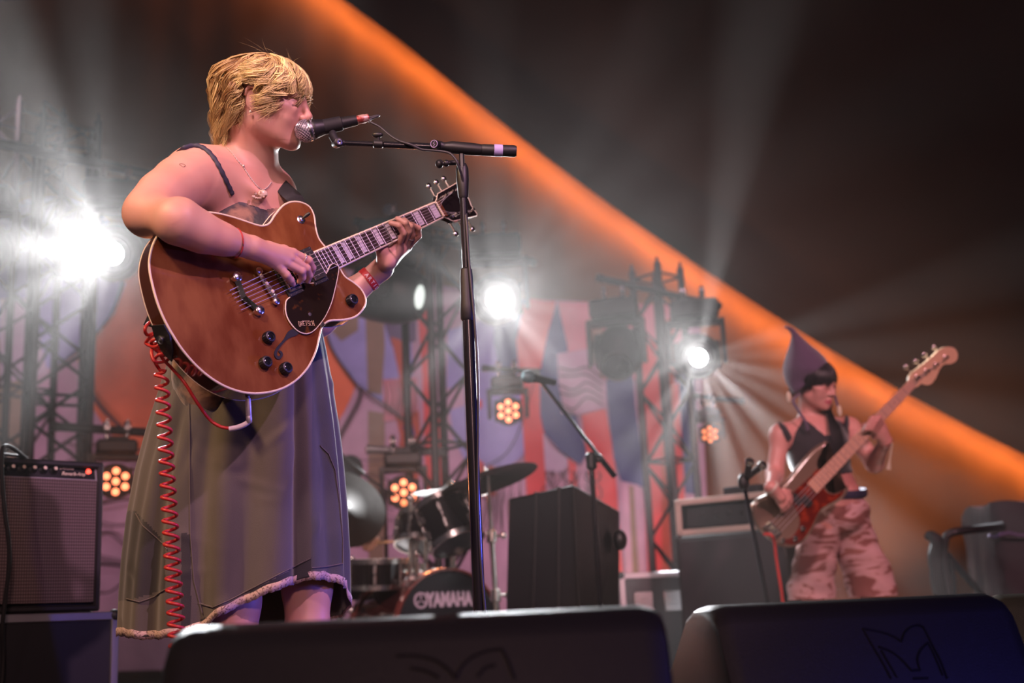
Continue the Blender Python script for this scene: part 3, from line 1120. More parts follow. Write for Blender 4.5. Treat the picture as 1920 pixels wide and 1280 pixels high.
b = MB()
vs = []
for u in (U_END, U_NUT):
    h = fw(u)
    for (v, w) in ((-h, -0.006), (h, -0.006), (h, 0.0), (-h, 0.0)):
        vs.append((u, v, wt(u) + w))
b.add(vs, [(0, 1, 2, 3), (7, 6, 5, 4), (0, 4, 5, 1), (1, 5, 6, 2), (2, 6, 7, 3), (3, 7, 4, 0)], 0, GM)
fb = b.build('fretboard', M_ROSE, gtr)
for sgn in (-1, 1):
    b = MB()
    b.tube([GM @ Vector((U_END - 0.001, sgn * fw(U_END), wt(U_END) - 0.003)), GM @ Vector((U_NUT, sgn * fw(U_NUT), wt(U_NUT) - 0.003))], 0.0033, 8)
    b.build('neck_binding', M_CREAM, fb)
b = MB()
b.tube([GM @ Vector((U_END - 0.001, -fw(U_END), wt(U_END) - 0.003)), GM @ Vector((U_END - 0.001, fw(U_END), wt(U_END) - 0.003))], 0.0030, 8)
b.build('end_binding', M_CREAM, fb)
for n in range(1, 23):
    u = fret_u(n)
    if u < U_END + 0.003:
        break
    b = MB()
    b.tube([GM @ Vector((u, -fw(u), wt(u) + 0.0006)), GM @ Vector((u, fw(u), wt(u) + 0.0006))], 0.0012, 6)
    b.build('fret', M_FRET, fb)
for n in (1, 3, 5, 7, 9, 12, 15, 17):
    u0, u1 = fret_u(n), fret_u(n - 1)
    if u0 < U_END + 0.004:
        break
    w = u1 - u0
    a, c = u0 + w * 0.19, u1 - w * 0.19
    b = MB()
    hh = fw(u0) * 0.80
    b.prism([(a, -hh), (c, -hh), (c, hh), (a, hh)], wt(u0) - 0.001, wt(u0) + 0.0006, 0, GM)
    b.build('block_inlay', M_PEARL, fb)
b = MB()
b.box(((U_NUT + 0.002), 0, wt(U_NUT) - 0.001), (0.005, 0.043, 0.009), GM, bevel=0.001)
b.build('nut', M_CREAM, gtr)
# neck: half-round loft
b = MB()
V, Fc = [], []
st = [(0.10, 1.0, 0.030), (0.175, 1.0, 0.027), (0.22, 1.0, 0.021), (0.40, 1.0, 0.0195), (0.60, 1.0, 0.018), (0.632, 1.0, 0.016), (0.655, 1.1, 0.014)]
K = 12
for u, s_, dp in st:
    for k in range(K + 1):
        a = math.pi * k / K
        V.append((u, math.cos(a) * fw(min(u, U_NUT)) * s_ * 0.985, wt(min(max(u, U_END), U_NUT)) - 0.006 - math.sin(a) * dp))
for i in range(len(st) - 1):
    for k in range(K + 1):
        k2 = (k + 1) % (K + 1)
        Fc.append((i * (K + 1) + k, i * (K + 1) + k2, (i + 1) * (K + 1) + k2, (i + 1) * (K + 1) + k))
Fc.append(tuple(range(K, -1, -1)))
Fc.append(tuple((len(st) - 1) * (K + 1) + k for k in range(K + 1)))
b.add(V, Fc, 0, GM)
b.build('neck', M_NECKW, gtr, angle=60)
# headstock, tilted back
ang = math.radians(12)
HM = GM @ Matrix.Translation((U_NUT + 0.004, 0, wt(U_NUT) - 0.004)) @ Matrix.Rotation(ang, 4, 'Y')
b = MB()
hs = [(0, -0.022), (0, 0.022), (0.018, 0.030), (0.035, 0.041), (0.165, 0.052), (0.172, 0.048), (0.166, 0.020), (0.174, 0.0), (0.166, -0.020), (0.172, -0.048), (0.165, -0.052), (0.035, -0.041), (0.018, -0.030)]
b.prism(hs, -0.014, 0.0, 0, HM)
hd = b.build('headstock', mat('black_gloss', (0.012, 0.010, 0.010), 0.12, coat=1.0), gtr)
b = MB()
b.tube([HM @ Vector((p[0], p[1], 0.0)) for p in hs], 0.0012, 6, closed=True)
b.build('head_binding', M_CREAM, hd)
pegs = []
for k in range(3):
    for sg in (-1, 1):
        u = 0.048 + 0.046 * k
        v = sg * (0.028 + 0.003 * k)
        b = MB()
        b.lathe([(0.0065, 0), (0.0062, 0.002), (0.0034, 0.003), (0.0030, 0.012), (0.0042, 0.013), (0.0042, 0.017), (0.001, 0.0175)], 14, 0, HM @ Matrix.Translation((u, v, 0)))
        b.cyl(HM @ Vector((u, v + sg * 0.010, -0.018)), HM @ Vector((u, v + sg * 0.036, -0.018)), 0.0028, n=8)
        b.box((u, v, -0.019), (0.018, 0.024, 0.010), HM, bevel=0.003)
        b.ell((0, 0, 0), (0.010, 0.0085, 0.0055), 14, 0, HM @ Matrix.Translation((u, v + sg * 0.044, -0.018)))
        b.build('tuning_peg', M_CHROME, hd)
        pegs.append((u, v))
# strings
sv = [-0.0175 + 0.007 * k for k in range(6)]
order = [0, 2, 4, 5, 3, 1]
bu = [0.004, 0.003, 0.002, 0.0, -0.001, -0.003]
for k in range(6):
    v0 = -0.026 + 0.0104 * k
    th = [0.0003, 0.00035, 0.00045, 0.0006, 0.00075, 0.0009][k]
    side = 0 if k < 3 else 1
    pk = pegs[(k if side == 0 else 5 - k) * 2 + side] if False else pegs[{0: 4, 1: 2, 2: 0, 3: 1, 4: 3, 5: 5}[k]]
    b = MB()
    pts = [GM @ Vector((-0.098, v0 * 0.93, -0.002)), GM @ Vector((bu[k], v0, 0.0015)), GM @ Vector((U_NUT + 0.002, sv[k], wt(U_NUT) + 0.004)), HM @ Vector((pk[0], pk[1], 0.009))]
    b.tube(pts, max(th, 0.0005), 5)
    b.build('string', M_STRING, gtr)

# pickguard
pg = [(635, 500), (633, 519), (629, 538), (622, 566), (612, 589), (603, 603), (589, 619), (575, 625), (559, 620), (545, 605), (537, 588), (536, 570), (540, 560), (560, 545), (566, 530), (590, 530), (612, 512), (618, 500), (625, 494)]
b = MB()
pgp = [GU(p[0], p[1], -0.008) for p in pg]
pgs = [tuple(p) for p in spline(pgp, 4, True)]
b.prism(pgs, -0.0105, -0.008, 0, GM)
po = b.build('pickguard', M_TORT, gtr)
b = MB()
b.tube([GM @ Vector((p[0], p[1], -0.0092)) for p in pgs], 0.0016, 6, closed=True)
b.build('guard_edge', M_CREAM, po)
q = GU(581, 589, -0.008)
b = MB()
b.lathe([(0.0045, 0), (0.004, 0.0012), (0.0005, 0.0014)], 16, 0, GM @ Matrix.Translation((q[0], q[1], -0.008)))
b.build('screw', M_STEEL, po)
q0, q1 = GU(559, 607, -0.008), GU(589, 606, -0.008)
dx, dy = q1[0] - q0[0], q1[1] - q0[1]
aa = math.atan2(dy, dx)
TM = GM @ Matrix.Translation(((q0[0] + q1[0]) / 2, (q0[1] + q1[1]) / 2, -0.0078)) @ Matrix.Rotation(aa, 4, 'Z')
W_ = math.hypot(dx, dy)
b = MB()
h = W_ * 0.22
t = W_ * 0.011


def strokes(b, M, segs, t, z=0.0006, mi=0):
    for (x0, y0, x1, y1) in segs:
        b.tube([M @ Vector((x0, y0, z)), M @ Vector((x1, y1, z))], t, 5, mi)


def glyph(ch):
    g = {
        'G': [(.95, .75, .2, 1), (.2, 1, .1, 0), (.1, 0, .9, 0), (.9, 0, .9, .5), (.9, .5, .5, .5)],
        'R': [(.1, 0, .1, 1), (.1, 1, .9, .9), (.9, .9, .9, .5), (.9, .5, .1, .5), (.4, .5, .9, 0)],
        'E': [(.9, 1, .1, 1), (.1, 1, .1, 0), (.1, 0, .9, 0), (.1, .5, .7, .5)],
        'T': [(.5, 0, .5, 1), (-1.6, 1.12, 2.6, 1.12)],
        'S': [(.9, .9, .15, .9), (.15, .9, .15, .5), (.15, .5, .85, .5), (.85, .5, .85, 0), (.85, 0, .1, 0)],
        'C': [(.9, .9, .1, .9), (.1, .9, .1, 0), (.1, 0, .9, 0)],
        'H': [(.1, 0, .1, 1.05), (.9, 0, .9, 1.05), (.1, .5, .9, .5)],
    }
    return g[ch]


cw = W_ / 7.0
for i, ch in enumerate('GRETSCH'):
    x0 = -W_ / 2 + cw * i
    hh = h * (1.25 if ch in 'GH' else 1.0)
    strokes(b, TM, [(x0 + (a * .78 + .1) * cw, (bq - .5) * hh, x0 + (c * .78 + .1) * cw, (d - .5) * hh) for a, bq, c, d in glyph(ch)], t)
b.build('maker_lettering', M_GOLDT, po)


def quad_part(name, pts, w0, w1, m, parent, order=True):
    b = MB()
    b.prism(pts, w0, w1, 0, GM)
    return b.build(name, m, parent)


def pickup(cu, cv, L=0.070, W=0.038):
    p = MB()
    p.box((cu, cv, -0.0115), (W + 0.010, L + 0.020, 0.009), GM, bevel=0.002)
    po = p.build('pickup_ring', M_BLACK, gtr)
    p = MB()
    p.box((cu, cv, -0.0045), (W, L, 0.007), GM, bevel=0.0015)
    p.build('pickup_cover', M_CHROME, po)
    p = MB()
    p.box((cu, cv, -0.0008), (W - 0.010, L - 0.010, 0.0012), GM)
    p.build('pickup_plate', M_BLACK, po)
    p = MB()
    for k in range(6):
        p = MB()
        p.lathe([(0.0027, 0), (0.0024, 0.0012), (0.0003, 0.0014)], 10, 0, GM @ Matrix.Translation((cu + (0.004 if k % 2 else -0.004), cv - 0.026 + 0.0104 * k, -0.0003)))
        p.build('pole_screw', M_STEEL, po)
    for su in (-1, 1):
        for svv in (-1, 0, 1):
            for s2 in (-1, 1):
                p = MB()
                p.lathe([(0.0022, 0), (0.0018, 0.001), (0.0003, 0.0012)], 8, 0, GM @ Matrix.Translation((cu + svv * 0.018, cv + s2 * (L / 2 + 0.006), -0.007)))
                p.build('ring_screw', M_STEEL, po)


c1 = GU(588, 497, -0.004)
pickup(c1[0], 0.0)
c2 = GU(541, 518, -0.004)
pickup(c2[0], 0.0)
# bridge
b = MB()
b.box((0.0, 0, -0.004), (0.012, 0.076, 0.007), GM @ Matrix.Rotation(math.radians(3), 4, 'Z'), bevel=0.002)
br = b.build('bridge', M_CHROME, gtr)
for k in range(6):
    b = MB()
    b.box((bu[k], -0.026 + 0.0104 * k, 0.0), (0.006, 0.008, 0.004), GM, bevel=0.001)
    b.build('saddle', M_CREAM if k % 2 else M_STEEL, br)
for sg in (-1, 1):
    b = MB()
    b.lathe([(0.0095, -0.0150), (0.0095, -0.0125), (0.004, -0.012), (0.004, -0.0055), (0.0085, -0.005), (0.0085, 0.0), (0.006, 0.0015), (0.0005, 0.0018)], 18, 0, GM @ Matrix.Translation((0, sg * 0.038, 0)))
    b.build('thumb_post', M_CHROME, br)
# V tailpiece
ta, tb = GU(443, 520, -0.004), GU(485, 582, -0.004)
tm = GU(456, 558, -0.004)
b = MB()
M1 = [GM @ Vector((ta[0], ta[1], -0.004)), GM @ Vector((tm[0], tm[1], -0.003)), GM @ Vector((tb[0], tb[1], -0.004))]
b.tube([M1[0], M1[1], M1[2]], [0.0085, 0.0095, 0.0085], 4, flat=(0.85, 1.15, tuple(GN)))
tp = b.build('tailpiece', M_CHROME, gtr, angle=20)
for p in (ta, tb):
    b = MB()
    b.lathe([(0.0095, -0.0155), (0.0095, -0.010), (0.011, -0.009), (0.011, 0.003), (0.008, 0.005), (0.0005, 0.0055)], 20, 0, GM @ Matrix.Translation((p[0], p[1], 0)))
    b.build('tailpiece_stud', M_CHROME, tp)
# knobs and switch
for (px, py) in ((506, 631), (500, 678), (538, 689), (662, 561)):
    q = GU(px, py, -0.002)
    b = MB()
    b.lathe([(0.0135, -0.0125), (0.0130, 0.0), (0.0118, 0.0025), (0.009, 0.0032), (0.0088, 0.0012), (0.0005, 0.0010)], 26, 0, GM @ Matrix.Translation((q[0], q[1], 0)))
    for k in range(18):
        a = 2 * math.pi * k / 18
        b.tube([GM @ Vector((q[0] + 0.0132 * math.cos(a), q[1] + 0.0132 * math.sin(a), -0.012)), GM @ Vector((q[0] + 0.0127 * math.cos(a), q[1] + 0.0127 * math.sin(a), 0.0))], 0.0010, 4)
    kn = b.build('control_knob', M_BLACK, gtr)
    b = MB()
    b.lathe([(0.0085, 0.0012), (0.006, 0.0022), (0.0005, 0.0026)], 20, 0, GM @ Matrix.Translation((q[0], q[1], 0)))
    b.build('knob_cap', M_GLASSDK, kn)
q = GU(565, 411, -0.012)
b = MB()
SM = GM @ Matrix.Translation((q[0], q[1], TOP_W + 0.001))
b.lathe([(0.0105, 0), (0.0105, 0.002), (0.0065, 0.003), (0.0065, 0.007), (0.0045, 0.008), (0.0005, 0.008)], 20, 0, SM)
sw = b.build('selector_switch', M_CHROME, gtr)
b = MB()
b.tube([SM @ Vector((0, 0, 0.007)), SM @ Vector((0.010, 0.002, 0.016)), SM @ Vector((0.016, 0.003, 0.021))], [0.0022, 0.0048, 0.0040], 10)
b.build('switch_tip', M_BLACK, sw)
# corner button near the treble waist where the strap is clipped, and the end button
e = GU(603, 607, -0.012)
b = MB()
b.box((e[0], e[1], -0.014), (0.014, 0.014, 0.010), GM, bevel=0.002)
b.build('guard_bracket', M_CHROME, gtr)
EB = U(307, 632, 2.60)
eb2 = GU(310, 632, -0.040)
EBP = GP(eb2[0], eb2[1], -0.040)
print('end button', PX(EBP))
b = MB()
outd = (-(GD * (ctr[0] - eb2[0]) + GV * (ctr[1] - eb2[1]))).normalized()
b.lathe([(0.008, -0.012), (0.008, 0.0), (0.005, 0.002), (0.005, 0.010), (0.009, 0.012), (0.009, 0.016), (0.0005, 0.018)], 18, 0, look(EBP, outd))
b.build('strap_button', M_STEEL, gtr)

# guitar strap: leather end tab over the end button, band across the back, over the far shoulder and down to the upper horn
M_STRAP = mat('black_strap', (0.008, 0.008, 0.009), 0.55, bump=(160, 0.3, 0.001))
strap_pts_px = [(296, 622, 2.585), (306, 636, 2.570), (324, 650, 2.60)]
b = MB()
tabm = look(EBP + outd * 0.006, outd, tuple(GN))
b.prism([(-0.030, 0.020), (-0.006, 0.026), (0.030, 0.016), (0.052, 0.0), (0.030, -0.018), (-0.006, -0.024), (-0.030, -0.020)], -0.0015, 0.002, 0, tabm @ Matrix.Rotation(math.radians(-20), 4, 'Z'))
b.build('strap_end', M_STRAP, gtr)
# ------------------------------------------------------------------ the singer


def GW(px, py, w):
    """The point at the pixel on the plane w in front of the guitar strings."""
    u, v = GU(px, py, w)
    return GP(u, v, w)


def skin_mat(name, base, lip, brow, sss=0.06):
    m = mat(name, base, 0.48, sss=sss, bump=(900, 0.08, 0.0006))
    nt = m.node_tree
    bs = nt.nodes['Principled BSDF']
    prev = None
    tc = nt.nodes.new('ShaderNodeTexCoord')
    n = nt.nodes.new('ShaderNodeTexNoise')
    n.inputs['Scale'].default_value = 14
    nt.links.new(tc.outputs['Object'], n.inputs['Vector'])
    r = nt.nodes.new('ShaderNodeValToRGB')
    r.color_ramp.elements[0].position = 0.3
    r.color_ramp.elements[1].position = 0.75
    r.color_ramp.elements[0].color = tuple(base) + (1,)
    r.color_ramp.elements[1].color = (base[0] * 1.0, base[1] * 0.86, base[2] * 0.84, 1)
    nt.links.new(n.outputs['Fac'], r.inputs[0])
    prev = r.outputs[0]
    for an, col in (('lip', lip), ('brow', brow)):
        a = nt.nodes.new('ShaderNodeAttribute')
        a.attribute_name = an
        mx = nt.nodes.new('ShaderNodeMix')
        mx.data_type = 'RGBA'
        nt.links.new(a.outputs['Fac'], mx.inputs[0])
        nt.links.new(prev, mx.inputs[6])
        mx.inputs[7].default_value = tuple(col) + (1,)
        prev = mx.outputs[2]
    nt.links.new(prev, bs.inputs['Base Color'])
    return m


def head_axes(yaw, pitch, roll):
    y, p, r = (math.radians(a) for a in (yaw, pitch, roll))
    hf = np.array([math.sin(y), 0, -math.cos(y)])
    hr = np.array([-math.cos(y), 0, -math.sin(y)])
    hu = np.array([0, 1.0, 0])
    hf2 = hf * math.cos(p) - hu * math.sin(p)
    hu2 = hu * math.cos(p) + hf * math.sin(p)
    hr3 = hr * math.cos(r) + hu2 * math.sin(r)
    hu3 = hu2 * math.cos(r) - hr * math.sin(r)
    return [np.array(cc(*a)) for a in (hr3, hf2, hu3)]


def seg_mask(V, a, b, w, soft):
    ba = b - a
    t = np.clip(((V - a) @ ba) / (ba @ ba), 0, 1)
    d = np.linalg.norm(V - a - t[:, None] * ba, axis=1)
    return np.clip((w + soft - d) / soft, 0, 1)


class Head:
    """Head in its own frame: r = the person's right, f = forward, u = up."""

    def __init__(s, c, axes, k=1.0):
        s.c = np.array(c)
        s.r, s.f, s.u = axes
        s.k = k
        s.R = np.stack([s.r, s.f, s.u], 1)

    def P(s, r, f, u):
        return s.c + s.k * (s.r * r + s.f * f + s.u * u)

    def add(s, fl, ears=(1, -1)):
        P, R, k = s.P, s.R, s.k

        def E(c, r, kk=0.012, sub=False):
            fl.ell(P(*c), np.array(r) * k, R, kk * k, sub)

        def C(a, b, ra, rb, kk=0.008, sub=False):
            fl.cone(P(*a), P(*b), ra * k, rb * k, kk * k, sub)
        E((0, -.012, .026), (.073, .093, .072))
        E((0, .040, .026), (.060, .050, .052), .02)
        E((0, .048, -.030), (.054, .044, .058), .02)
        for q in (-1, 1):
            E((q * .034, .058, -.030), (.026, .026, .030), .02)
            C((q * .048, .006, -.046), (q * .022, .068, -.086), .018, .016, .03)
            C((q * .054, -.004, -.010), (q * .048, .006, -.048), .017, .018, .03)
            C((q * .010, .091, .020), (q * .046, .070, .026), .0085, .0080, .010)
            C((q * .036, .078, -.012), (q * .058, .052, -.006), .010, .010, .014)
        E((0, .078, -.092), (.021, .017, .016), .016)
        E((0, .024, -.066), (.048, .052, .030), .03)
        for q in (-1, 1):
            E((q * .031, .092, .004), (.0155, .0115, .0095), .008, True)
            E((q * .031, .0745, .003), (.0150, .0135, .0130), .004)
            C((q * .018, .0865, -.0005), (q * .044, .0800, -.0010), .0032, .0026, .003)
        C((0, .086, .016), (0, .1070, -.022), .0080, .0095, .010)
        E((0, .1075, -.0255), (.0105, .0100, .0095), .006)
        for q in (-1, 1):
            E((q * .0125, .0980, -.0290), (.0075, .0100, .0075), .004)
            E((q * .0060, .1020, -.0370), (.0032, .0050, .0035), .002, True)
        C((0, .090, -.034), (0, .0935, -.050), .0100, .0090, .012)
        for q in (-1, 1):
            C((q * .023, .0830, -.0610), (q * .006, .0975, -.0545), .0038, .0058, .005)
            C((q * .006, .0975, -.0545), (0, .0975, -.0560), .0058, .0052, .004)
            C((q * .022, .0830, -.0640), (q * .006, .0950, -.0690), .0040, .0062, .005)
        C((-.006, .0950, -.0690), (.006, .0950, -.0690), .0062, .0062, .004)
        C((-.017, .0960, -.0620), (.017, .0960, -.0620), .0020, .0020, .002, True)
        C((-.009, .1020, -.0622), (.009, .1020, -.0622), .0036, .0036, .003, True)
        for q in ears:
            E((q * .073, -.010, -.001), (.0055, .0145, .0240), .006)
            pts = []
            for t in range(9):
                a = math.radians(-60 + 235 * t / 8)
                pts.append((q * (.078 + .002 * math.sin(a)), -.010 + .0135 * math.cos(a), .003 + .0225 * math.sin(a)))
            for a_, b_ in zip(pts[:-1], pts[1:]):
                C(a_, b_, .0036, .0036, .002)
            E((q * .075, -.004, -.024), (.0045, .0072, .0080), .004)
            E((q * .083, -.009, .001), (.0068, .0080, .0130), .003, True)
            C((q * .075, .004, -.005), (q * .075, .003, -.012), .0034, .0034, .003)

    def lip(s, V):
        P = s.P
        m = np.zeros(len(V))
        for q in (-1, 1):
            m = np.maximum(m, seg_mask(V, P(q * .021, .0855, -.0615), P(q * .004, .1010, -.0555), .0042 * s.k, .0016))
            m = np.maximum(m, seg_mask(V, P(q * .020, .0860, -.0640), P(0, .1000, -.0690), .0058 * s.k, .0018))
        return m

    def brow(s, V):
        P = s.P
        m = np.zeros(len(V))
        for q in (-1, 1):
            m = np.maximum(m, seg_mask(V, P(q * .014, .0985, .0200), P(q * .036, .0850, .0270), .0024 * s.k, .0025))
            m = np.maximum(m, 0.9 * seg_mask(V, P(q * .036, .0850, .0270), P(q * .052, .0700, .0240), .0022 * s.k, .002))
            m = np.maximum(m, 0.95 * seg_mask(V, P(q * .020, .0900, -.0035), P(q * .046, .0810, -.0045), .0022 * s.k, .0016))
            m = np.maximum(m, 0.6 * seg_mask(V, P(q * .018, .0890, .0080), P(q * .046, .0800, .0080), .0008 * s.k, .0020))
        return m


HD = Head(U(498, 188, 2.925), head_axes(84, 9, -7))
T_R = np.array(cc(-.73, .02, -.68))
T_R /= np.linalg.norm(T_R)
T_U = np.array(cc(.02, .999, .03))
T_U -= T_R * (T_U @ T_R)
T_U /= np.linalg.norm(T_U)
T_F = np.cross(T_U, T_R)
if np.array(FWD) @ T_F > 0:
    T_F = -T_F
T_ = np.stack([T_R, T_F, T_U], 1)


def A(v):
    return np.array(v, float)


fl = Field()
# torso
CH = A(U(454, 427, 2.99))
torso = Field()
for ff_, g in ((fl, 0.0), (torso, 0.0065)):
    ff_.ell(CH, (.132 + g, .098 + g, .165), T_, .02)
    ff_.ell(CH + T_U * -.20 + T_F * .01, (.125 + g, .095 + g, .16), T_, .04)
    ff_.ell(A(U(452, 700, 2.97)), (.165 + g, .120 + g, .16), T_, .05)
    for q in (-1, 1):
        ff_.ell(CH + T_R * q * .068 + T_F * .078 - T_U * .030, (.060 + g, .050 + g, .058 + g), T_, .03)
    ff_.cone(CH + T_U * .085 + T_R * .075, CH + T_U * .085 - T_R * .075, .068 + g, .068 + g, .04)
RS, LS = A(U(371, 334, 2.875)), A(U(518, 410, 3.12))
EL = A(U(277, 400, 2.66))
fl.cone(A(U(468, 350, 3.0)), HD.P(0, -.020, -.045), .062, .056, .02)
fl.cone(A(U(476, 322, 2.99)), HD.P(0, -.035, -.010), .050, .055, .02)
fl.cone(A(U(462, 322, 3.00)), RS + T_U * .004, .040, .050, .06)
fl.cone(A(U(430, 350, 2.96)), RS, .06, .052, .06)
fl.cone(A(U(476, 345, 3.03)), LS + T_U * .004, .030, .032, .05)
fl.cone(CH + T_U * .10 + T_R * .06, RS - T_U * .012, .062, .050, .06)
fl.cone(CH + T_U * .10 - T_R * .05, LS - T_U * .012, .048, .034, .05)
fl.cone(A(U(494, 368, 2.905)), A(U(430, 322, 2.885)), .0050, .0045, .03)

# right arm
MA, MB_ = A(U(335, 349, 2.79)), A(U(304, 370, 2.72))
fl.cone(RS, MA, .054, .052, .06)
fl.cone(MA, MB_, .052, .047, .05)
fl.cone(MB_, EL, .047, .0420, .05)
WR = A(GW(472, 464, .048))
M1 = A(GW(336, 415, .050))
M2 = A(GW(381, 437, .049))
fl.cone(EL, M1, .0415, .0440, .05)
fl.cone(M1, M2, .0440, .0365, .03)
fl.cone(M2, A(GW(418, 449, .050)), .0365, .0310, .03)
fl.cone(A(GW(418, 449, .050)), WR, .0310, .0245, .02)
# right hand
HR = [(WR, A(GW(549, 474, .044)), .0215, .0110), (WR, A(GW(543, 483, .046)), .022, .0110), (WR, A(GW(534, 492, .042)), .021, .0105), (WR, A(GW(521, 499, .036)), .020, .0098)]
for a, b_, ra, rb in HR:
    fl.cone(a, b_, ra, rb, .010)
for ch in (((549, 474, .044), (579, 488, .042), (586, 502, .027), (584, 513, .013)),
           ((543, 483, .046), (575, 503, .040), (580, 516, .024), (577, 526, .011)),
           ((534, 492, .042), (565, 508, .038), (567, 520, .023), (562, 528, .012)),
           ((521, 499, .036), (537, 515, .032), (545, 525, .021), (549, 532, .012))):
    finger(fl, [A(GW(*p)) for p in ch], (.0102, .0090, .0080, .0068), .0035)
finger(fl, [A(GW(500, 466, .040)), A(GW(532, 470, .022)), A(GW(556, 484, .014)), A(GW(574, 496, .009))], (.017, .0125, .0100, .0085), .008)
# left arm
EL2 = A(U(598, 598, 3.06))
WL = A(U(716, 504, 3.085))
fl.cone(LS, EL2, .036, .042, .03)
fl.cone(EL2, A(U(650, 556, 3.07)), .041, .038, .02)
fl.cone(A(U(650, 556, 3.07)), WL, .037, .0250, .02)


def LW(px, py, w):
    return A(GW(px, py, w))


PB = LW(727, 486, -.050)
fl.cone(WL, PB, .0235, .022, .02)
for m_, r_ in (((746, 458, -.028), .0120), ((755, 457, -.034), .0118), ((761, 459, -.042), .0115), ((765, 464, -.050), .0105)):
    fl.cone(PB, LW(*m_), .0200, r_, .012)
fl.cone(LW(722, 492, -.048), LW(716, 468, -.036), .017, .0145, .012)
finger(fl, [LW(716, 470, -.036), LW(722, 450, -.040), LW(738, 428, -.046)], (.0145, .0105, .0090), .006)
for ch in (((746, 458, -.026), (757, 437, .010), (748, 422, .020), (733, 418, .007)),
           ((755, 457, -.030), (766, 434, .006), (760, 418, .018), (745, 410, .007)),
           ((761, 459, -.038), (773, 440, -.004), (770, 424, .012), (758, 412, .006)),
           ((764, 463, -.046), (784, 442, -.014), (784, 428, .004), (770, 420, .008))):
    finger(fl, [LW(*p) for p in ch], (.0098, .0088, .0078, .0066), .003)
HD.add(fl, (1, -1))
# legs
RK, LK = A(U(576, 1120, 2.95)), A(U(440, 1150, 2.86))
for kx, ft in ((RK, (RK[0] + .02, RK[1], .0)), (LK, (LK[0] - .01, LK[1], .0))):
    hip = A(U(452, 760, 2.96)) + (A(kx) - A(U(505, 1135, 2.9))) * .6
    fl.cone(hip, kx + A((0, 0, .03)), .080, .056, .03)
    fl.cone(kx + A((0, 0, .03)), kx - A((0, 0, .10)), .056, .052, .03)
    fl.cone(kx - A((0, 0, .10)), A((ft[0], ft[1], .10)), .052, .036, .03)

singer = empty('person', (CH[0], CH[1], 0.0), 'blonde person in a long grey dress singing and playing a brown guitar', 'person')
M_SKIN = skin_mat('fair_skin', (0.60, 0.335, 0.265), (0.46, 0.13, 0.14), (0.16, 0.075, 0.06))


def bx(*pts, pad=0.02):
    P_ = np.array(pts)
    return P_.min(0) - pad, P_.max(0) + pad


hb = bx(HD.P(0, 0, 0), pad=.165)
chunks = [fl.mesh(hb[0], hb[1], .0017)]
r1 = bx(A(GW(505, 480, .04)), A(GW(590, 535, .02)), pad=.035)
chunks.append(fl.mesh(r1[0], r1[1], .0014))
l1 = bx(LW(716, 480, -.04), LW(778, 425, 0), pad=.035)
chunks.append(fl.mesh(l1[0], l1[1], .0014))
ab = bx(RS, EL, M1, WR, LS, WL, CH, A(U(452, 720, 2.97)), HD.P(0, 0, -.06), pad=.14)
V, Q = fl.mesh(ab[0], ab[1], .0042)
# leave out what the finer pieces already hold
keep = np.ones(len(Q), bool)
cen = V[Q].mean(1)
for lo, hi in (hb, r1, l1):
    keep &= ~((cen > lo + .006) & (cen < hi - .006)).all(1)
chunks.append((V, Q[keep]))
lb = bx(RK, LK, A((RK[0], RK[1], 0.09)), A(U(452, 760, 2.96)), pad=.12)
lb[0][2] = 0.02
chunks.append(fl.mesh(lb[0], np.array([lb[1][0], lb[1][1], ab[0][2] + .005]), .006))
body = fast_mesh('body', chunks, M_SKIN, singer, attrs={'lip': HD.lip, 'brow': HD.brow})
print('singer verts', sum(len(c[0]) for c in chunks))


def hit(o, px, py):
    """Where the line of sight through the pixel first meets the object: point and normal."""
    d = (RT * ((px - 960.0) / F) + UP * ((640.0 - py) / F) + FWD).normalized()
    org = Vector(wloc(o))
    ok, loc, nor, _ = o.ray_cast(CAM - org, d)
    return (loc + org, nor) if ok else (None, None)


def draped(o, pts, lift):
    out = []
    for p in pts:
        q, n = hit(o, *p)
        if q is not None:
            out.append(q + n * lift)
    return out


# bodice: the torso surface cut along the neckline, and the shoulder ribbons
bpy.context.view_layer.update()
M_BODICE = mat('dark_crushed_velvet', (0.028, 0.020, 0.024), 0.55, noise=((0.30, 0.155, 0.095), 16.0, 0.46, 0.60), bump=(60, 0.6, 0.004), sheen=0.5)
M_LACE_D = mat('dark_lace', (0.030, 0.024, 0.030), 0.8, noise=((0.10, 0.07, 0.08), 160, 0.45, 0.6))
tb_ = bx(CH, A(U(452, 640, 2.97)), pad=.20)
V, Q = torso.mesh(tb_[0], tb_[1], .0040)
cen = V[Q].mean(1)
rel = cen - CH
lr = rel @ T_R
up_ = rel @ T_U
fr = rel @ T_F
neckline = .036 + .016 * np.abs(lr) / .07 - np.where(fr < 0, .045, 0) - np.clip(np.abs(lr) - .085, 0, 1) * 1.1
keep = up_ < neckline
rv = V - CH
nv_ = .036 + .016 * np.abs(rv @ T_R) / .07 - np.where(rv @ T_F < 0, .045, 0) - np.clip(np.abs(rv @ T_R) - .085, 0, 1) * 1.1
V = V - np.clip(rv @ T_U - nv_, 0, .008)[:, None] * T_U[None, :]
bod = fast_mesh('bodice', [(V, Q[keep])], M_BODICE, singer)
M_RIBBON = mat('dark_blue_ribbon', (0.030, 0.030, 0.055), 0.6, bump=(140, 0.4, 0.001))
rb_px = [(345, 281), (360, 276), (375, 277), (389, 285), (402, 300), (412, 318), (422, 338), (431, 356), (435, 364)]
dr = draped(body, rb_px, .0035)
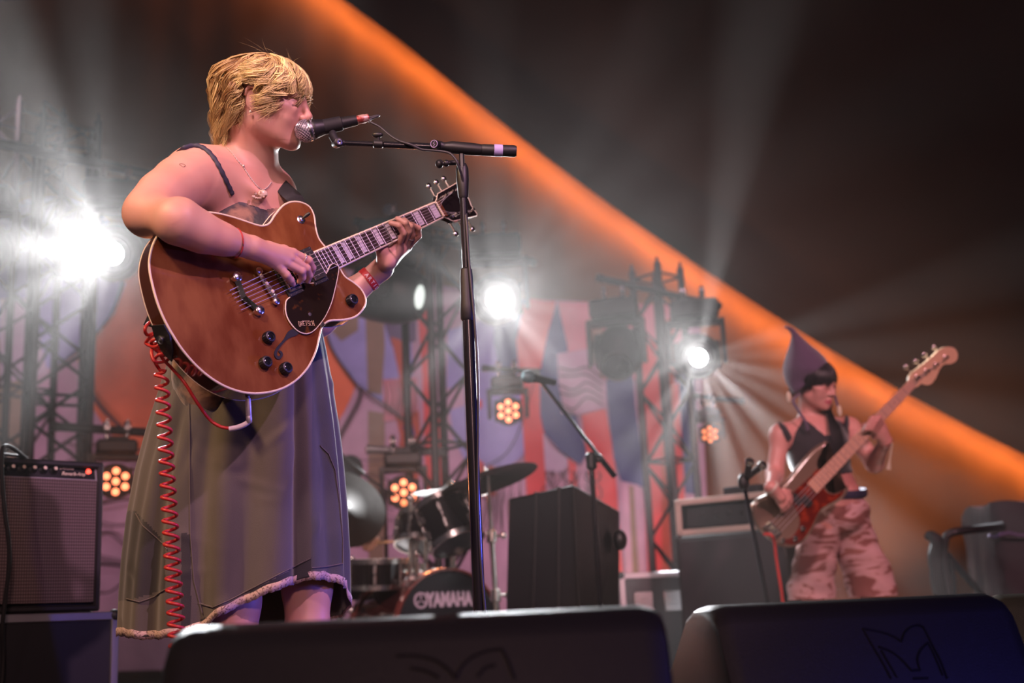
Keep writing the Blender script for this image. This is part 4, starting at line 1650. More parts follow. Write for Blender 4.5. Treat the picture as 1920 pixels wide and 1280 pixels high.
if len(dr) > 3:
    back = [dr[0] + Vector(T_F) * -.035 - Vector((0, 0, .012)), dr[0] + Vector(T_F) * -.075 - Vector((0, 0, .06)), dr[0] + Vector(T_F) * -.09 - Vector((0, 0, .13))]
    path = spline([tuple(p) for p in back[::-1] + dr], 5)
    b = MB()
    b.tube(path, [.0058 + .0009 * math.sin(i * 1.7) for i in range(len(path))], 8, flat=(1.0, .5, tuple(T_F)))
    b.build('shoulder_ribbon', M_RIBBON, singer)
rb_px = [(524, 326), (521, 344), (523, 362), (527, 380)]

# skirt
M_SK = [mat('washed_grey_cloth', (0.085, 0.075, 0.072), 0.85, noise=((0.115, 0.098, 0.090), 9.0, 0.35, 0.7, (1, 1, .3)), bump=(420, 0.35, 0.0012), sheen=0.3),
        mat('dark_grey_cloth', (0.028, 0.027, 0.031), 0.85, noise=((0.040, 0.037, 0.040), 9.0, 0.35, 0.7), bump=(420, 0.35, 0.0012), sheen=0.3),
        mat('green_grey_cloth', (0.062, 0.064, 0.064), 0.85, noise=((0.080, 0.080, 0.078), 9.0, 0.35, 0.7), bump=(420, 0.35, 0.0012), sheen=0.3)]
rows_px = [(440, 388, 556), (520, 365, 574), (600, 343, 596), (660, 325, 608), (720, 307, 618), (800, 283, 629), (880, 264, 637), (960, 250, 643), (1040, 241, 647), (1100, 237, 648), (1200, 233, 650), (1300, 230, 652)]
SKZ = 2.97
rws = []
for py, l, r in rows_px:
    a, c = U(l, py, SKZ), U(r, py, SKZ)
    rws.append(((a.z + c.z) / 2, (a.x + c.x) / 2, (a.y + c.y) / 2, (c - a).length / 2))
rws = np.array(rws)[::-1]


def skrow(z):
    return [np.interp(z, rws[:, 0], rws[:, i]) for i in (1, 2, 3)]


hem_px = [(234, 1186), (262, 1190), (300, 1193), (335, 1190), (372, 1184), (395, 1174), (430, 1150), (480, 1123), (530, 1099), (583, 1082), (610, 1082), (640, 1094), (650, 1108)]
cx0, cy0, hw0 = skrow(.32)
hx, hz = [], []
for px, py in hem_px:
    p = U(px, py, SKZ - .10)
    hx.append(max(-1, min(1, (p.x - cx0) / hw0)))
    hz.append(p.z)
NT, NR = 720, 200
# pleats: (screen-wise angle, depth, width)
prng = random.Random(5)
pleats = [(math.radians(a), d, math.radians(w)) for a, d, w in (
    (-168, .030, 7), (-150, .026, 8), (-133, .040, 6), (-122, -.030, 5), (-112, .034, 8), (-99, -.028, 5), (-90, .040, 6), (-78, -.020, 6), (-68, .028, 8), (-57, .052, 9), (-46, -.070, 4),
    (-38, .030, 6), (-27, -.02, 5), (-18, .03, 6), (-6, -.02, 5), (10, .03, 8), (35, .04, 9), (60, -.03, 9), (85, .04, 9), (115, .03, 9), (140, -.03, 8), (165, .03, 8))]


def fold(th, t):
    s = 0
    for a, d, w in pleats:
        dd = (th - a - .05 * math.sin(3 * t + a * 5) + math.pi) % (2 * math.pi) - math.pi
        s += d * math.exp(-(dd / w) ** 2)
    return s


V, FF, MI = [], [], []
ztop = rws[-1, 0]
for i in range(NR + 1):
    t = i / NR
    for j in range(NT):
        th = -math.pi + 2 * math.pi * j / NT
        x = math.cos(th)
        front = math.sin(th) < 0
        hzz = np.interp(x, hx, hz) if front else np.interp(x, [-1, 1], [hz[0], hz[-1]]) * (1 - abs(math.sin(th)) ** .5) + (hz[0] + .006) * abs(math.sin(th)) ** .5
        if not front:
            hzz = hzz * 1.0
        z = ztop * (1 - t) + hzz * t
        cx, cy, hw = skrow(z)
        amp = min(1, t * 1.7) ** 1.1
        r = 1 + fold(th, t) * amp * 1.25
        V.append((cx + hw * r * math.cos(th), cy + hw * .72 * (1 + (r - 1) * 1.7) * math.sin(th) * (0.75 + .25 * t), z + .0015 * math.sin(th * 31) * t))
V = np.array(V)
# small creases
wr = np.zeros(len(V))
for k in range(90):
    c0 = V[prng.randrange(NT * 55, len(V))]
    dv = np.array([prng.uniform(-1, 1), 0, prng.uniform(-1.2, 1.2)])
    dv /= np.linalg.norm(dv)
    rel = V - c0
    along = rel @ dv
    ac = np.linalg.norm(rel - along[:, None] * dv, axis=1)
    wr += prng.uniform(-.004, .004) * np.exp(-(ac / .012) ** 2) * np.exp(-(along / .06) ** 2)
nv = V - np.array([[*skrow(z)[:2], z] for z in V[:, 2]])
nv[:, 2] = 0
nv /= np.linalg.norm(nv, axis=1)[:, None]
V = V + nv * wr[:, None]
for i in range(NR):
    for j in range(NT):
        j2 = (j + 1) % NT
        FF.append((i * NT + j, i * NT + j2, (i + 1) * NT + j2, (i + 1) * NT + j))
        c = (V[i * NT + j] + V[(i + 1) * NT + j2]) / 2
        x, y, _ = PX(c)
        mi = 0
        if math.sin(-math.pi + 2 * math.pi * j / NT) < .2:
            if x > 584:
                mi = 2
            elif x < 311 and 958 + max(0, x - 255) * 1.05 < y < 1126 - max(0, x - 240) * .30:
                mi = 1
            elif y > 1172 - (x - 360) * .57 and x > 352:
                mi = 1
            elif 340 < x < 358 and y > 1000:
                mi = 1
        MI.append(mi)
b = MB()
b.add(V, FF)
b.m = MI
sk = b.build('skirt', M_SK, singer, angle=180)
sd = sk.modifiers.new('cloth', 'SOLIDIFY')
sd.thickness = 0.002
# seams and lace along the hem
M_SEAM = mat('seam_thread', (0.13, 0.11, 0.11), 0.9)


def seam(fn, name='seam', m=M_SEAM, w=.0016):
    b = MB()
    b.tube(fn, w, 5)
    return b.build(name, m, sk)


bpy.context.view_layer.update()
for pts in ([(255, 962), (268, 985), (288, 1003), (306, 1018), (314, 1030)], [(238, 1122), (262, 1128), (290, 1118), (312, 1104)], [(372, 1130), (400, 1138), (430, 1124), (478, 1100), (530, 1072), (583, 1046)],
            [(356, 730), (356, 800), (356, 900), (357, 1000), (364, 1090), (380, 1150)], [(600, 835), (616, 850), (628, 880), (636, 940), (642, 1010), (642, 1055)], [(585, 1064), (610, 1062), (642, 1056)]):
    sp = [p for a_, c_ in zip(pts[:-1], pts[1:]) for p in [(a_[0] + (c_[0] - a_[0]) * k / 5, a_[1] + (c_[1] - a_[1]) * k / 5) for k in range(5)]] + [pts[-1]]
    d_ = draped(sk, sp, .0016)
    if len(d_) > 2:
        seam(d_)
M_LACE = mat('pink_white_lace', (0.52, 0.37, 0.36), 0.8, noise=((0.20, 0.13, 0.13), 230, 0.54, 0.60))
LV, LF = [], []
base = V[NR * NT:(NR + 1) * NT]
upp = V[(NR - 4) * NT:(NR - 3) * NT]
for j in range(NT):
    d = base[j] - upp[j]
    d /= np.linalg.norm(d)
    n_ = nv[NR * NT + j]
    LV += [tuple(base[j] - d * .013 + n_ * .0045), tuple(base[j] + d * (.007 + .0008 * math.sin(j * .9)) + n_ * .003)]
for j in range(NT):
    j2 = (j + 1) % NT
    LF.append((2 * j, 2 * j + 1, 2 * j2 + 1, 2 * j2))
b = MB()
b.add(LV, LF)
lc = b.build('lace_trim', M_LACE, singer, angle=180)
lc.modifiers.new('lace', 'SOLIDIFY').thickness = .0006

# boots
M_BOOT = mat('black_boot_leather', (0.015, 0.014, 0.014), 0.4)
for kx, q in ((RK, 1), (LK, -1)):
    ff_ = Field()
    x, y = kx[0] + (.02 if q > 0 else -.01), kx[1]
    dd = A((.62, -.78, 0))
    p0 = A((x, y, .055))
    ff_.cone(A((x, y, .17)), p0, .045, .043, .02)
    ff_.cone(p0, p0 + dd * .10 + A((0, 0, -.012)), .043, .040, .02)
    ff_.cone(p0 + dd * .10 + A((0, 0, -.012)), p0 + dd * .18 + A((0, 0, -.02)), .040, .034, .02)
    ff_.cone(p0 - dd * .03 + A((0, 0, -.03)), p0 + dd * .17 + A((0, 0, -.037)), .025, .018, .01)
    bb = bx(p0, p0 + dd * .2, A((x, y, .17)), pad=.06)
    bb[0][2] = 0.004
    Vb, Qb = ff_.mesh(bb[0], bb[1], .005)
    Vb[:, 2] = np.maximum(Vb[:, 2], .004)
    fast_mesh('boot', [(Vb, Qb)], M_BOOT, singer)
# ------------------------------------------------------------------ hair, jewellery and small things of the singer


def hair_mat(name, c0, c1, rough=0.42):
    m = mat(name, c0, rough, spec=0.6)
    nt = m.node_tree
    a = nt.nodes.new('ShaderNodeAttribute')
    a.attribute_name = 'tone'
    r = nt.nodes.new('ShaderNodeValToRGB')
    r.color_ramp.elements[0].color = tuple(c0) + (1,)
    r.color_ramp.elements[1].color = tuple(c1) + (1,)
    nt.links.new(a.outputs['Fac'], r.inputs[0])
    nt.links.new(r.outputs[0], nt.nodes['Principled BSDF'].inputs['Base Color'])
    return m


def strands(H, specs, seg, rad, n=4):
    """specs: (path points (seg,3) world, tone, radius scale) -> arrays for one mesh with a tone attribute."""
    Vs, Qs, Ts = [], [], []
    off = 0
    ringi = np.arange(n)
    for path, tone, rs in specs:
        k = len(path)
        T = np.gradient(path, axis=0)
        T /= np.linalg.norm(T, axis=1)[:, None] + 1e-9
        ref = H.r + .3 * H.f + .2 * H.u
        N = np.cross(T, ref)
        N /= np.linalg.norm(N, axis=1)[:, None] + 1e-9
        B = np.cross(T, N)
        t = np.linspace(0, 1, k)
        rr = rad * rs * (0.55 + .45 * np.sin(math.pi * np.clip(t * 1.3, 0, 1))) * (1 - t ** 3 * .85)
        for q in range(n):
            pass
        ang = 2 * math.pi * ringi / n
        P = path[:, None, :] + rr[:, None, None] * (np.cos(ang)[None, :, None] * N[:, None, :] + np.sin(ang)[None, :, None] * B[:, None, :] * .6)
        Vs.append(P.reshape(-1, 3))
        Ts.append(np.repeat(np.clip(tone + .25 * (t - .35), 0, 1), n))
        i = np.arange(k - 1)[:, None] * n
        j = ringi[None, :]
        j2 = (ringi + 1) % n
        Q = np.stack([i + j, i + j2, i + n + j2, i + n + j], -1).reshape(-1, 4)
        Qs.append(Q + off)
        off += k * n
    return np.concatenate(Vs), np.concatenate(Qs), np.concatenate(Ts)


rg = np.random.default_rng(11)
H = HD
specs = []
NS = 4600
whorl = np.array([0.0, -.035, .118])
NCL = 260
clump = [(rg.uniform(-math.pi, math.pi), rg.uniform(.02, 1.1), rg.uniform(.5, 1.7), rg.uniform(1.2, 3.0), rg.uniform(0, 6.28), rg.normal(0, .014), rg.normal(.55, .2), rg.uniform(0, 1)) for _ in range(NCL)]
for s_ in range(NS):
    ck = clump[s_ % NCL]
    phi = ck[0] + rg.normal(0, .040)          # 0 front, +pi/2 the right side
    phi = (phi + math.pi) % (2 * math.pi) - math.pi
    c, s = math.cos(phi), math.sin(phi)
    lay = float(np.clip(ck[7] + rg.normal(0, .12), 0, 1))
    ra, rf_, ru = .080 + .012 * lay, .106 + .011 * lay, .074 + .009 * lay
    cen = np.array([0, -.012, .027])
    th0 = abs(ck[1] + rg.normal(0, .08))
    front = max(0, c)
    back = max(0, -c)
    side = abs(s)
    # where the hair ends (height in the head frame)
    ue = -.02 * 1 + .0 * front
    ue = np.interp(phi, [-3.15, -2.4, -2.0, -1.6, -1.1, -.35, -.10, .06, .80, 1.02, 1.25, 1.45, 1.75, 2.0, 2.4, 3.15], [-.124, -.108, -.070, -.05, -.03, -.002, .002, .026, .031, .004, -.026, .030, .010, -.064, -.108, -.124]) + ck[5] + rg.normal(0, .005)
    if 1.32 < abs(phi) < 1.80:
        ue = max(ue, .026 + rg.uniform(0, .02))
    if 1.0 < abs(phi) < 1.32 and rg.uniform() < .25:
        ue = rg.uniform(-.055, -.01)
    k = 15
    pts = []
    # along the skull to the equator and then hanging
    th_end_u = ue
    um = cen[2] - .005
    if ue >= um:
        te = math.acos(max(-1, min(1, (ue - cen[2]) / ru)))
        ths = np.linspace(min(th0, te - .15), te, k)
        for th in ths:
            pts.append(cen + np.array([ra * math.sin(th) * s, rf_ * math.sin(th) * c, ru * math.cos(th)]))
    else:
        k1 = 8
        ths = np.linspace(th0, math.pi / 2, k1)
        for th in ths:
            pts.append(cen + np.array([ra * math.sin(th) * s, rf_ * math.sin(th) * c, ru * math.cos(th)]))
        drop = um - ue
        for q in range(1, k - k1 + 1):
            t = q / (k - k1)
            infl = 1 - .10 * t * side - (.34 * t ** 1.5 if abs(phi) > 1.9 else .06 * t)
            if abs(phi) > 1.9 and t > .75:
                infl += (t - .75) * .5 * rg.uniform(.2, 1.2)
            pts.append(cen + np.array([ra * s * infl, rf_ * c * infl, -.005 - drop * t]))
    pts = np.array(pts)
    t = np.linspace(0, 1, len(pts))
    amp = (.0045 + .0125 * t) * ck[2] * rg.uniform(.85, 1.15) * (.40 if -.6 < phi < .95 else 1)
    f1 = ck[3] * rg.uniform(.96, 1.04)
    p1_ = ck[4] + rg.normal(0, .18)
    tang = np.array([c, -s, 0])
    out = np.array([s, c, 0])
    pts = pts + tang[None, :] * (amp * np.sin(f1 * 6.28 * t + p1_))[:, None] + out[None, :] * (.6 * amp * np.cos(f1 * 6.28 * t + p1_) + .4 * amp)[:, None]
    # swept a little towards the front on top
    pts[:, 1] += .010 * np.clip(pts[:, 2] - .06, 0, 1) / .06
    wp = H.c + pts[:, :1] * H.r + pts[:, 1:2] * H.f + pts[:, 2:3] * H.u
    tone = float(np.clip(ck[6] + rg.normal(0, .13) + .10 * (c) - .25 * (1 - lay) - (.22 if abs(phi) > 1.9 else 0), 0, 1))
    specs.append((wp, tone, rg.uniform(.6, 1.5)))
# fly-away hairs
for s_ in range(22):
    a = rg.uniform(-2.9, .9)
    base = np.array([rg.uniform(-.04, .04), -.012 + .108 * math.cos(a + 1.2), .027 + .086 * abs(math.sin(a + 1.2))])
    d = base - np.array([0, -.012, .03])
    d /= np.linalg.norm(d)
    t = np.linspace(0, 1, 9)
    cv = rg.normal(0, .02, 3)
    pts = base + d * (t * rg.uniform(.008, .026))[:, None] + cv * (t ** 2)[:, None] + np.array([0, -1, 0]) * (t * .02)[:, None]
    wp = H.c + pts[:, :1] * H.r + pts[:, 1:2] * H.f + pts[:, 2:3] * H.u
    specs.append((wp, .5, .16))
HV, HQ, HT = strands(H, specs, 15, .00125)
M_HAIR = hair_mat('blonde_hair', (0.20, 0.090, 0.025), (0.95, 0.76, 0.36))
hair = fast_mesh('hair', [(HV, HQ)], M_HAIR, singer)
at = hair.data.attributes.new('tone', 'FLOAT', 'POINT')
at.data.foreach_set('value', HT.astype(np.float32))
# scalp under the strands
sf = Field()
sf.ell(H.P(0, -.014, .028), (.0765, .0985, .0765), H.R, .01)
sf.ell(H.P(0, -.040, -.030), (.062, .058, .060), H.R, .03)
Vs_, Qs_ = sf.mesh(H.c - .14, H.c + .14, .004)
cen_ = (Vs_[Qs_].mean(1) - H.c)
kp = ((cen_ @ H.u) > .034) | ((cen_ @ H.f) < -.030)
cap = fast_mesh('scalp', [(Vs_, Qs_[kp])], mat('dark_blonde_roots', (0.20, 0.085, 0.032), 0.8), hair)

# necklace, pendant, earring
bpy.context.view_layer.update()
M_SILVER = mat('silver', (0.70, 0.62, 0.58), 0.38, 0.55)
ch_px = [(424, 277), (434, 287), (444, 300), (455, 313), (463, 325), (472, 338), (482, 350), (491, 356), (500, 352), (508, 342)]
den = [tuple(p) for p in spline(ch_px, 6)]
dr = draped(body, den, .0014)
b = MB()
b.tube(dr, .0011, 6)
for i in range(0, len(dr), 2):
    b.ell(dr[i], .0017, 8)
nk = b.build('necklace', M_SILVER, singer)
b = MB()
q, n_ = hit(body, 455, 312)
b.ell(q + n_ * .003, .0032, 10)
b.build('bead', M_SILVER, nk)
q, n_ = hit(body, 491, 364)
pm = look(q + n_ * .007, n_)
b = MB()
b.ell((0, 0, 0), (.012, .010, .005), 14, 0, pm)
for k in range(6):
    b.ell((.012 * math.cos(k) - .010, -.008 + .006 * math.sin(k * 2), .001), (.0045, .0035, .003), 8, 0, pm)
b.build('pendant', mat('shell_pendant', (0.66, 0.50, 0.40), 0.3, noise=((0.20, 0.07, 0.03), 90, 0.45, 0.6)), nk)
b = MB()
ep = Vector(H.P(.086, -.004, -.033))
b.ell(ep, .0034, 12)
b.build('earring', M_SILVER, singer)

# bracelet on the right wrist
M_RED = mat('red_thread', (0.50, 0.030, 0.030), 0.6, noise=((0.10, 0.02, 0.03), 120, 0.5, 0.6))


def ring_at(c, ax, r, w, name, m, parent, flat=1.0, n=40, tilt=0.0, squash=1.0, upv=None):
    z = Vector(ax).normalized()
    Mx = look(c, z, upv or (0, 0, 1)) @ Matrix.Rotation(tilt, 4, 'X')
    b = MB()
    b.tube([Mx @ Vector((r * math.cos(2 * math.pi * i / n), r * squash * math.sin(2 * math.pi * i / n), 0)) for i in range(n)], w, 8, closed=True, flat=(flat, 1.0, tuple(z)) if flat != 1.0 else None)
    return b.build(name, m, parent)


ba = Vector(A(GW(418, 449, .050)))
wa = Vector(WR)
bc = ba.lerp(wa, .42)
ring_at(bc, wa - ba, .0315, .0016, 'bracelet', M_RED, singer, tilt=math.radians(-12))
# finger rings
ia, ib = Vector(A(GW(549, 474, .044))), Vector(A(GW(579, 488, .042)))
ring_at(ia.lerp(ib, .68), ib - ia, .0100, .0011, 'finger_ring', M_SILVER, singer)
b = MB()
b.ell(ia.lerp(ib, .68) + Vector(GN) * .010, (.0026, .0026, .0022), 8)
b.build('ring_stone', M_SILVER, singer)
ia, ib = Vector(LW(761, 459, -.038)), Vector(LW(773, 440, -.004))
ring_at(ia.lerp(ib, .72), ib - ia, .0098, .0013, 'finger_ring', M_SILVER, singer)
b = MB()
b.ell(ia.lerp(ib, .72) + Vector(GN) * .008 + GD * .006, (.0038, .0032, .003), 8)
b.build('ring_stone', M_SILVER, singer)

# festival wristband with its lettering
M_BAND = mat('red_wristband', (0.42, 0.022, 0.022), 0.55)
wa, wb = Vector(A(U(650, 556, 3.07))), Vector(WL)
ax = (wb - wa).normalized()
wc = wa.lerp(wb, .63)
wr_ = .0305
b = MB()
zc = look(wc, ax, tuple(UP))
b.lathe([(wr_ * 1.0, -.0085), (wr_ + .0010, -.0085), (wr_ + .0004, .0085), (wr_ - .0006, .0085)], 40, 0, zc, cap=False)
band = b.build('wristband', M_BAND, singer)
vd = (CAM - wc).normalized()
loc = zc.inverted().to_3x3() @ vd
a0 = math.atan2(loc.y, loc.x)
M_WHT = mat('white_print', (0.80, 0.62, 0.64), 0.6)
side_up = (zc.to_3x3() @ Vector((-math.sin(a0), math.cos(a0), 0))).dot(RT - UP)
sgn = 1 if side_up > 0 else -1
for i, chh in enumerate('ARTIST'):
    a = a0 + sgn * math.radians(-20 + i * 21)
    pr = zc @ Vector(((wr_ + .0012) * math.cos(a), (wr_ + .0012) * math.sin(a), 0))
    nz = zc.to_3x3() @ Vector((math.cos(a), math.sin(a), 0))
    xd = (zc.to_3x3() @ Vector((-math.sin(a), math.cos(a), 0))) * sgn
    yd = nz.cross(xd)
    text_mesh(chh, .0135, .0002, frame(pr, xd, yd, nz), 'letter', M_WHT, band, bold=.0003)

# guitar strap over the far shoulder
M_STRAP = MATS['black_strap']
sd_ = [U(510, 330, 3.02), U(524, 344, 2.985), U(540, 360, 2.965), U(554, 374, 2.955)]
fp = [tuple(U(286, 612, 2.72)), tuple(U(330, 520, 3.02)), tuple(U(420, 400, 3.26)), tuple(U(470, 345, 3.22)), tuple(U(494, 326, 3.12))] + [tuple(p) for p in sd_] + [tuple(GP(*GU(572, 396, -0.040), -0.055))]
b = MB()
sps = spline(fp, 8)
b.tube(sps, [0.021] * (len(sps) - 6) + [0.020, 0.018, 0.016, 0.014, 0.012, 0.010], 10, flat=(1.0, 0.09, tuple(-FWD * .9 + UP * 0.5 + RT * 0.3)))
b.build('strap', M_STRAP, gtr, angle=50)

# small tattoo on the upper arm
q, n_ = hit(body, 342, 310)
tm_ = look(q + n_ * .0006, n_, tuple(UP))
b = MB()
tt = [(-.006, .004), (.0, .006), (.006, .003), (.007, -.002), (.003, -.003), (.0035, -.006), (-.002, -.006), (-.003, -.002), (-.006, .0)]
b.tube([tm_ @ Vector((p[0], p[1], 0)) for p in tt], .0005, 5, closed=True)
b.build('tattoo', mat('faded_ink', (0.16, 0.08, 0.07), 0.7), singer)

# ------------------------------------------------------------------ the red coiled lead
M_COIL = mat('red_cable', (0.46, 0.030, 0.028), 0.36)
ZC = 2.56
pts = []
jb = Vector(A(U(465, 742, PX(GP(*GU(466, 738, -.035), -.035))[2])))
jz = PX(jb)[2]
lead = [U(430, 803, jz), U(412, 799, jz), U(392, 785, jz), U(368, 752, jz - .02), U(345, 716, jz - .03), U(322, 690, ZC + .03), U(305, 672, ZC), U(298, 655, ZC - .01), U(303, 647, ZC - .015), U(314, 651, ZC), U(315, 662, ZC + .01), U(303, 668, ZC)]
coil = [tuple(p) for p in spline([tuple(p) for p in lead], 8)]
loops = [(303, 664), (290, 654), (284, 640), (300, 632), (296, 622), (277, 628), (272, 616), (282, 604), (297, 610), (295, 622), (280, 634), (274, 644), (292, 650), (302, 640), (290, 645), (284, 660), (291, 678), (312, 676), (316, 668), (300, 664), (290, 676), (300, 694)]
coil += [tuple(p) for p in spline([tuple(U(p[0], p[1], ZC + .018 * math.sin(i * 1.9))) for i, p in enumerate(loops)], 6)]
top_ = U(302, 694, ZC)
bot_ = U(331, 1180, ZC)
xy_end = (bot_.x, bot_.y)
L_ = top_.z
NTn = 34
zlow = .06
n_pts = NTn * 20
for i in range(n_pts + 1):
    t = i / n_pts
    z = top_.z + (zlow - top_.z) * (t + .10 * t * (1 - t) * 1.0)
    fz = (top_.z - z) / max(1e-6, top_.z - bot_.z)
    a = 2 * math.pi * NTn * t + 1.0
    x = top_.x + (xy_end[0] - top_.x) * fz
    y = top_.y + (xy_end[1] - top_.y) * fz
    R_ = .0125 + .0035 * min(1, fz)
    pts.append((x + R_ * math.cos(a), y + R_ * math.sin(a), z))
coil += pts
e = pts[-1]
coil += [tuple(p) for p in spline([e, (e[0] + .05, e[1] + .05, .012), (e[0] + .25, e[1] + .25, .006), (e[0] + .45, e[1] + .6, .006)], 8)][1:]
b = MB()
b.tube(coil, .0036, 10)
cl = b.build('coiled_guitar_cable', M_COIL, angle=180)
tag(cl, 'red coiled cable hanging from the brown guitar in front of the grey dress', 'cable')
# jack plug and its sleeve
b = MB()
jd = (U(467, 786, jz) - jb).normalized()
J = look(jb + jd * .0, jd)
b.lathe([(.0032, -.012), (.0032, .004), (.0055, .005), (.0060, .012), (.0064, .020), (.0064, .040), (.0058, .042), (.0066, .044), (.0066, .056), (.0050, .058)], 18, 0, J)
b.build('jack_plug', mat('dull_silver_plug', (0.60, 0.55, 0.56), 0.35, 0.7), cl)
b = MB()
b.tube([tuple(p) for p in spline([tuple(U(467, 785, jz)), tuple(U(466, 790, jz)), tuple(U(458, 796, jz)), tuple(U(445, 801, jz)), tuple(U(430, 804, jz))], 5)], .0056, 12)
b.build('cable_sleeve', mat('white_tape_sleeve', (0.70, 0.60, 0.58), 0.6), cl)

# ------------------------------------------------------------------ vocal microphone on its boom stand
MZ = 2.90
mic = empty('vocal_microphone', U(610, 242, MZ), 'black vocal microphone with silver mesh head at the mouth of the blonde singer', 'microphone')
mc = Vector(U(574, 245, MZ))
me_ = Vector(U(641, 231, MZ + .02))
md_ = (me_ - mc).normalized()
MM = look(mc, md_)
M_MESH = mat('silver_mesh', (0.16, 0.15, 0.17), 0.4, 0.6)
M_WIRE = mat('mesh_wire', (0.75, 0.70, 0.76), 0.3, 0.7)
b = MB()
prof = [(.001, -.0265)] + [(.0265 * math.sin(a), -.0265 * math.cos(a)) for a in [math.pi * k / 16 for k in range(1, 12)]] + [(.0215, .0185)]
b.lathe(prof, 32, 0, MM)
mh = b.build('mesh_head', M_MESH, mic)
b = MB()
for k in range(-9, 10):
    for sg in (-1, 1):
        cpts = []
        for i in range(17):
            t = -1 + 2 * i / 16
            a = sg * t * 1.2 + k * .33
            zz = .026 * t
            rr = math.sqrt(max(0, .0268 ** 2 - zz ** 2))
            if zz < .017:
                cpts.append(MM @ Vector((rr * math.cos(a), rr * math.sin(a), zz)))
        b.tube(cpts, .00055, 4)
b.build('wire_mesh', M_WIRE, mh)
b = MB()
b.lathe([(.0262, .004), (.0268, .006), (.0268, .0095), (.0262, .0115)], 32, 0, MM, cap=False)
b.build('head_ring', M_STEEL, mic)
b = MB()
Lb = (me_ - mc).length
b.lathe([(.0190, .019), (.0238, .0165), (.0243, .019), (.0225, .024), (.0185, .042), (.0160, .060), (.0130, Lb + .03), (.0122, Lb + .036), (.0005, Lb + .036)], 28, 0, MM)
b.build('handle', M_BLACK, mic)
b = MB()
XM = MM @ Matrix.Translation((0, 0, Lb + .036))
b.lathe([(.0100, 0), (.0105, .003), (.0105, .020), (.0095, .022), (.0098, .027), (.0088, .030), (.0005, .031)], 20, 0, XM)
b.build('cable_connector', mat('taped_connector', (0.55, 0.34, 0.30), 0.4, 0.4, noise=((0.30, 0.05, 0.04), 60, 0.5, 0.58)), mic)

stand = empty('microphone_stand', (U(866, 300, 2.93).x, U(866, 300, 2.93).y, 0), 'tall black microphone stand with boom arm in front of the blonde singer', 'microphone stand')
SX, SY = stand.location.x, stand.location.y
ztop_ = U(866, 318, 2.93).z
print('stand px', PX((SX, SY, .32)), PX((SX, SY, ztop_)))
M_STAND = mat('satin_black_tube', (0.016, 0.016, 0.020), 0.22, 0.3)
zc1 = U(875, 615, 2.93).z
zc2 = U(874, 520, 2.93).z
b = MB()
b.cyl((SX, SY, .10), (SX, SY, zc1 + .02), .0135, n=24)
b.build('lower_tube', M_STAND, stand)
b = MB()
b.cyl((SX, SY, zc1), (SX, SY, ztop_), .0090, n=20)
b.build('upper_tube', M_STAND, stand)
b = MB()
b.lathe([(.0135, zc1 - .005), (.0170, zc1), (.0175, zc1 + .03), (.0160, zc1 + .05), (.0155, zc2 - .02), (.0140, zc2), (.0098, zc2 + .004)], 24, 0, Matrix.Translation((SX, SY, 0)))
b.build('height_clutch', M_BLACKM, stand)
b = MB()
b.lathe([(.030, .085), (.034, .09), (.034, .135), (.018, .15)], 20, 0, Matrix.Translation((SX, SY, 0)))
b.build('leg_hub', M_BLACK, stand)
for k in range(3):
    a = math.radians(35 + 120 * k)
    b = MB()
    p_ = Vector((math.cos(a), math.sin(a), 0))
    b.cyl(Vector((SX, SY, .11)) + p_ * .03, Vector((SX, SY, .016)) + p_ * .30, .0085, n=12)
    lg = b.build('leg', M_STAND, stand)
    b = MB()
    b.cyl(Vector((SX, SY, .022)) + p_ * .285, Vector((SX, SY, .0125)) + p_ * .325, .0125, n=12)
    b.build('rubber_foot', M_RUBBER, lg)
# swivel at the top
b = MB()
tp_ = Vector((SX, SY, ztop_))
b.lathe([(.0098, -.075), (.0120, -.070), (.0150, -.030), (.0150, .0), (.0105, .012)], 20, 0, Matrix.Translation(tp_))
b.box((0, 0, .020), (.012, .030, .050), Matrix.Translation(tp_), bevel=.003)
b.build('swivel', M_BLACK, stand)
bp = Vector(U(867, 281, 2.925))
kn_ = Vector(U(824, 307, 2.92))
b = MB()
b.cyl(Vector(U(860, 304, 2.925)), kn_, .0060, n=12)
b.ell(kn_, (.0100, .0100, .0110), 16)
b.ell(kn_.lerp(Vector(U(860, 304, 2.925)), .35), (.0085, .0085, .0085), 14)
b.build('tightening_knob', M_BLACK, stand)
boomA, boomB = Vector(U(645, 268, 2.90)), Vector(U(902, 281, 2.93))
b = MB()
b.cyl(boomA, Vector(U(815, 275, 2.92)), .0062, n=16)
b.build('boom_arm', M_STAND, stand)
b = MB()
b.cyl(Vector(U(720, 271, 2.905)), Vector(U(815, 275, 2.918)), .0080, n=16)
b.build('boom_sleeve', M_STAND, stand)
gA = Vector(U(812, 273, 2.918))
gd = (boomB - gA).normalized()
GMx = look(gA, gd)
Lg = (boomB - gA).length
b = MB()
b.lathe([(.0105, 0), (.0125, .004), (.0125, .02), (.0105, .024), (.0112, .03), (.0150, .045), (.0150, Lg - .02), (.0138, Lg)], 24, 0, GMx)
b.build('boom_clutch', M_BLACK, stand)
b = MB()
cm = look(Vector(U(816, 271, 2.905)) - FWD * .006, -FWD + RT * -.35)
b.lathe([(.0105, -.012), (.0105, .004), (.0095, .006), (.0005, .006)], 22, 0, cm)
kb = b.build('round_knob', M_BLACK, stand)
b = MB()
b.tube([cm @ Vector((.0085 * math.cos(2 * math.pi * i / 24), .0085 * math.sin(2 * math.pi * i / 24), .0064)) for i in range(24)], .0008, 5, closed=True)
b.tube([cm @ Vector(p) for p in ((-.002, -.005, .0064), (.002, -.001, .0064), (-.002, .001, .0064), (.002, .005, .0064))], .0007, 5)
b.build('maker_mark', mat('violet_print', (0.45, 0.35, 0.62), 0.5), kb)
b = MB()
wA, wB = boomB, Vector(U(968, 283.5, 2.94))
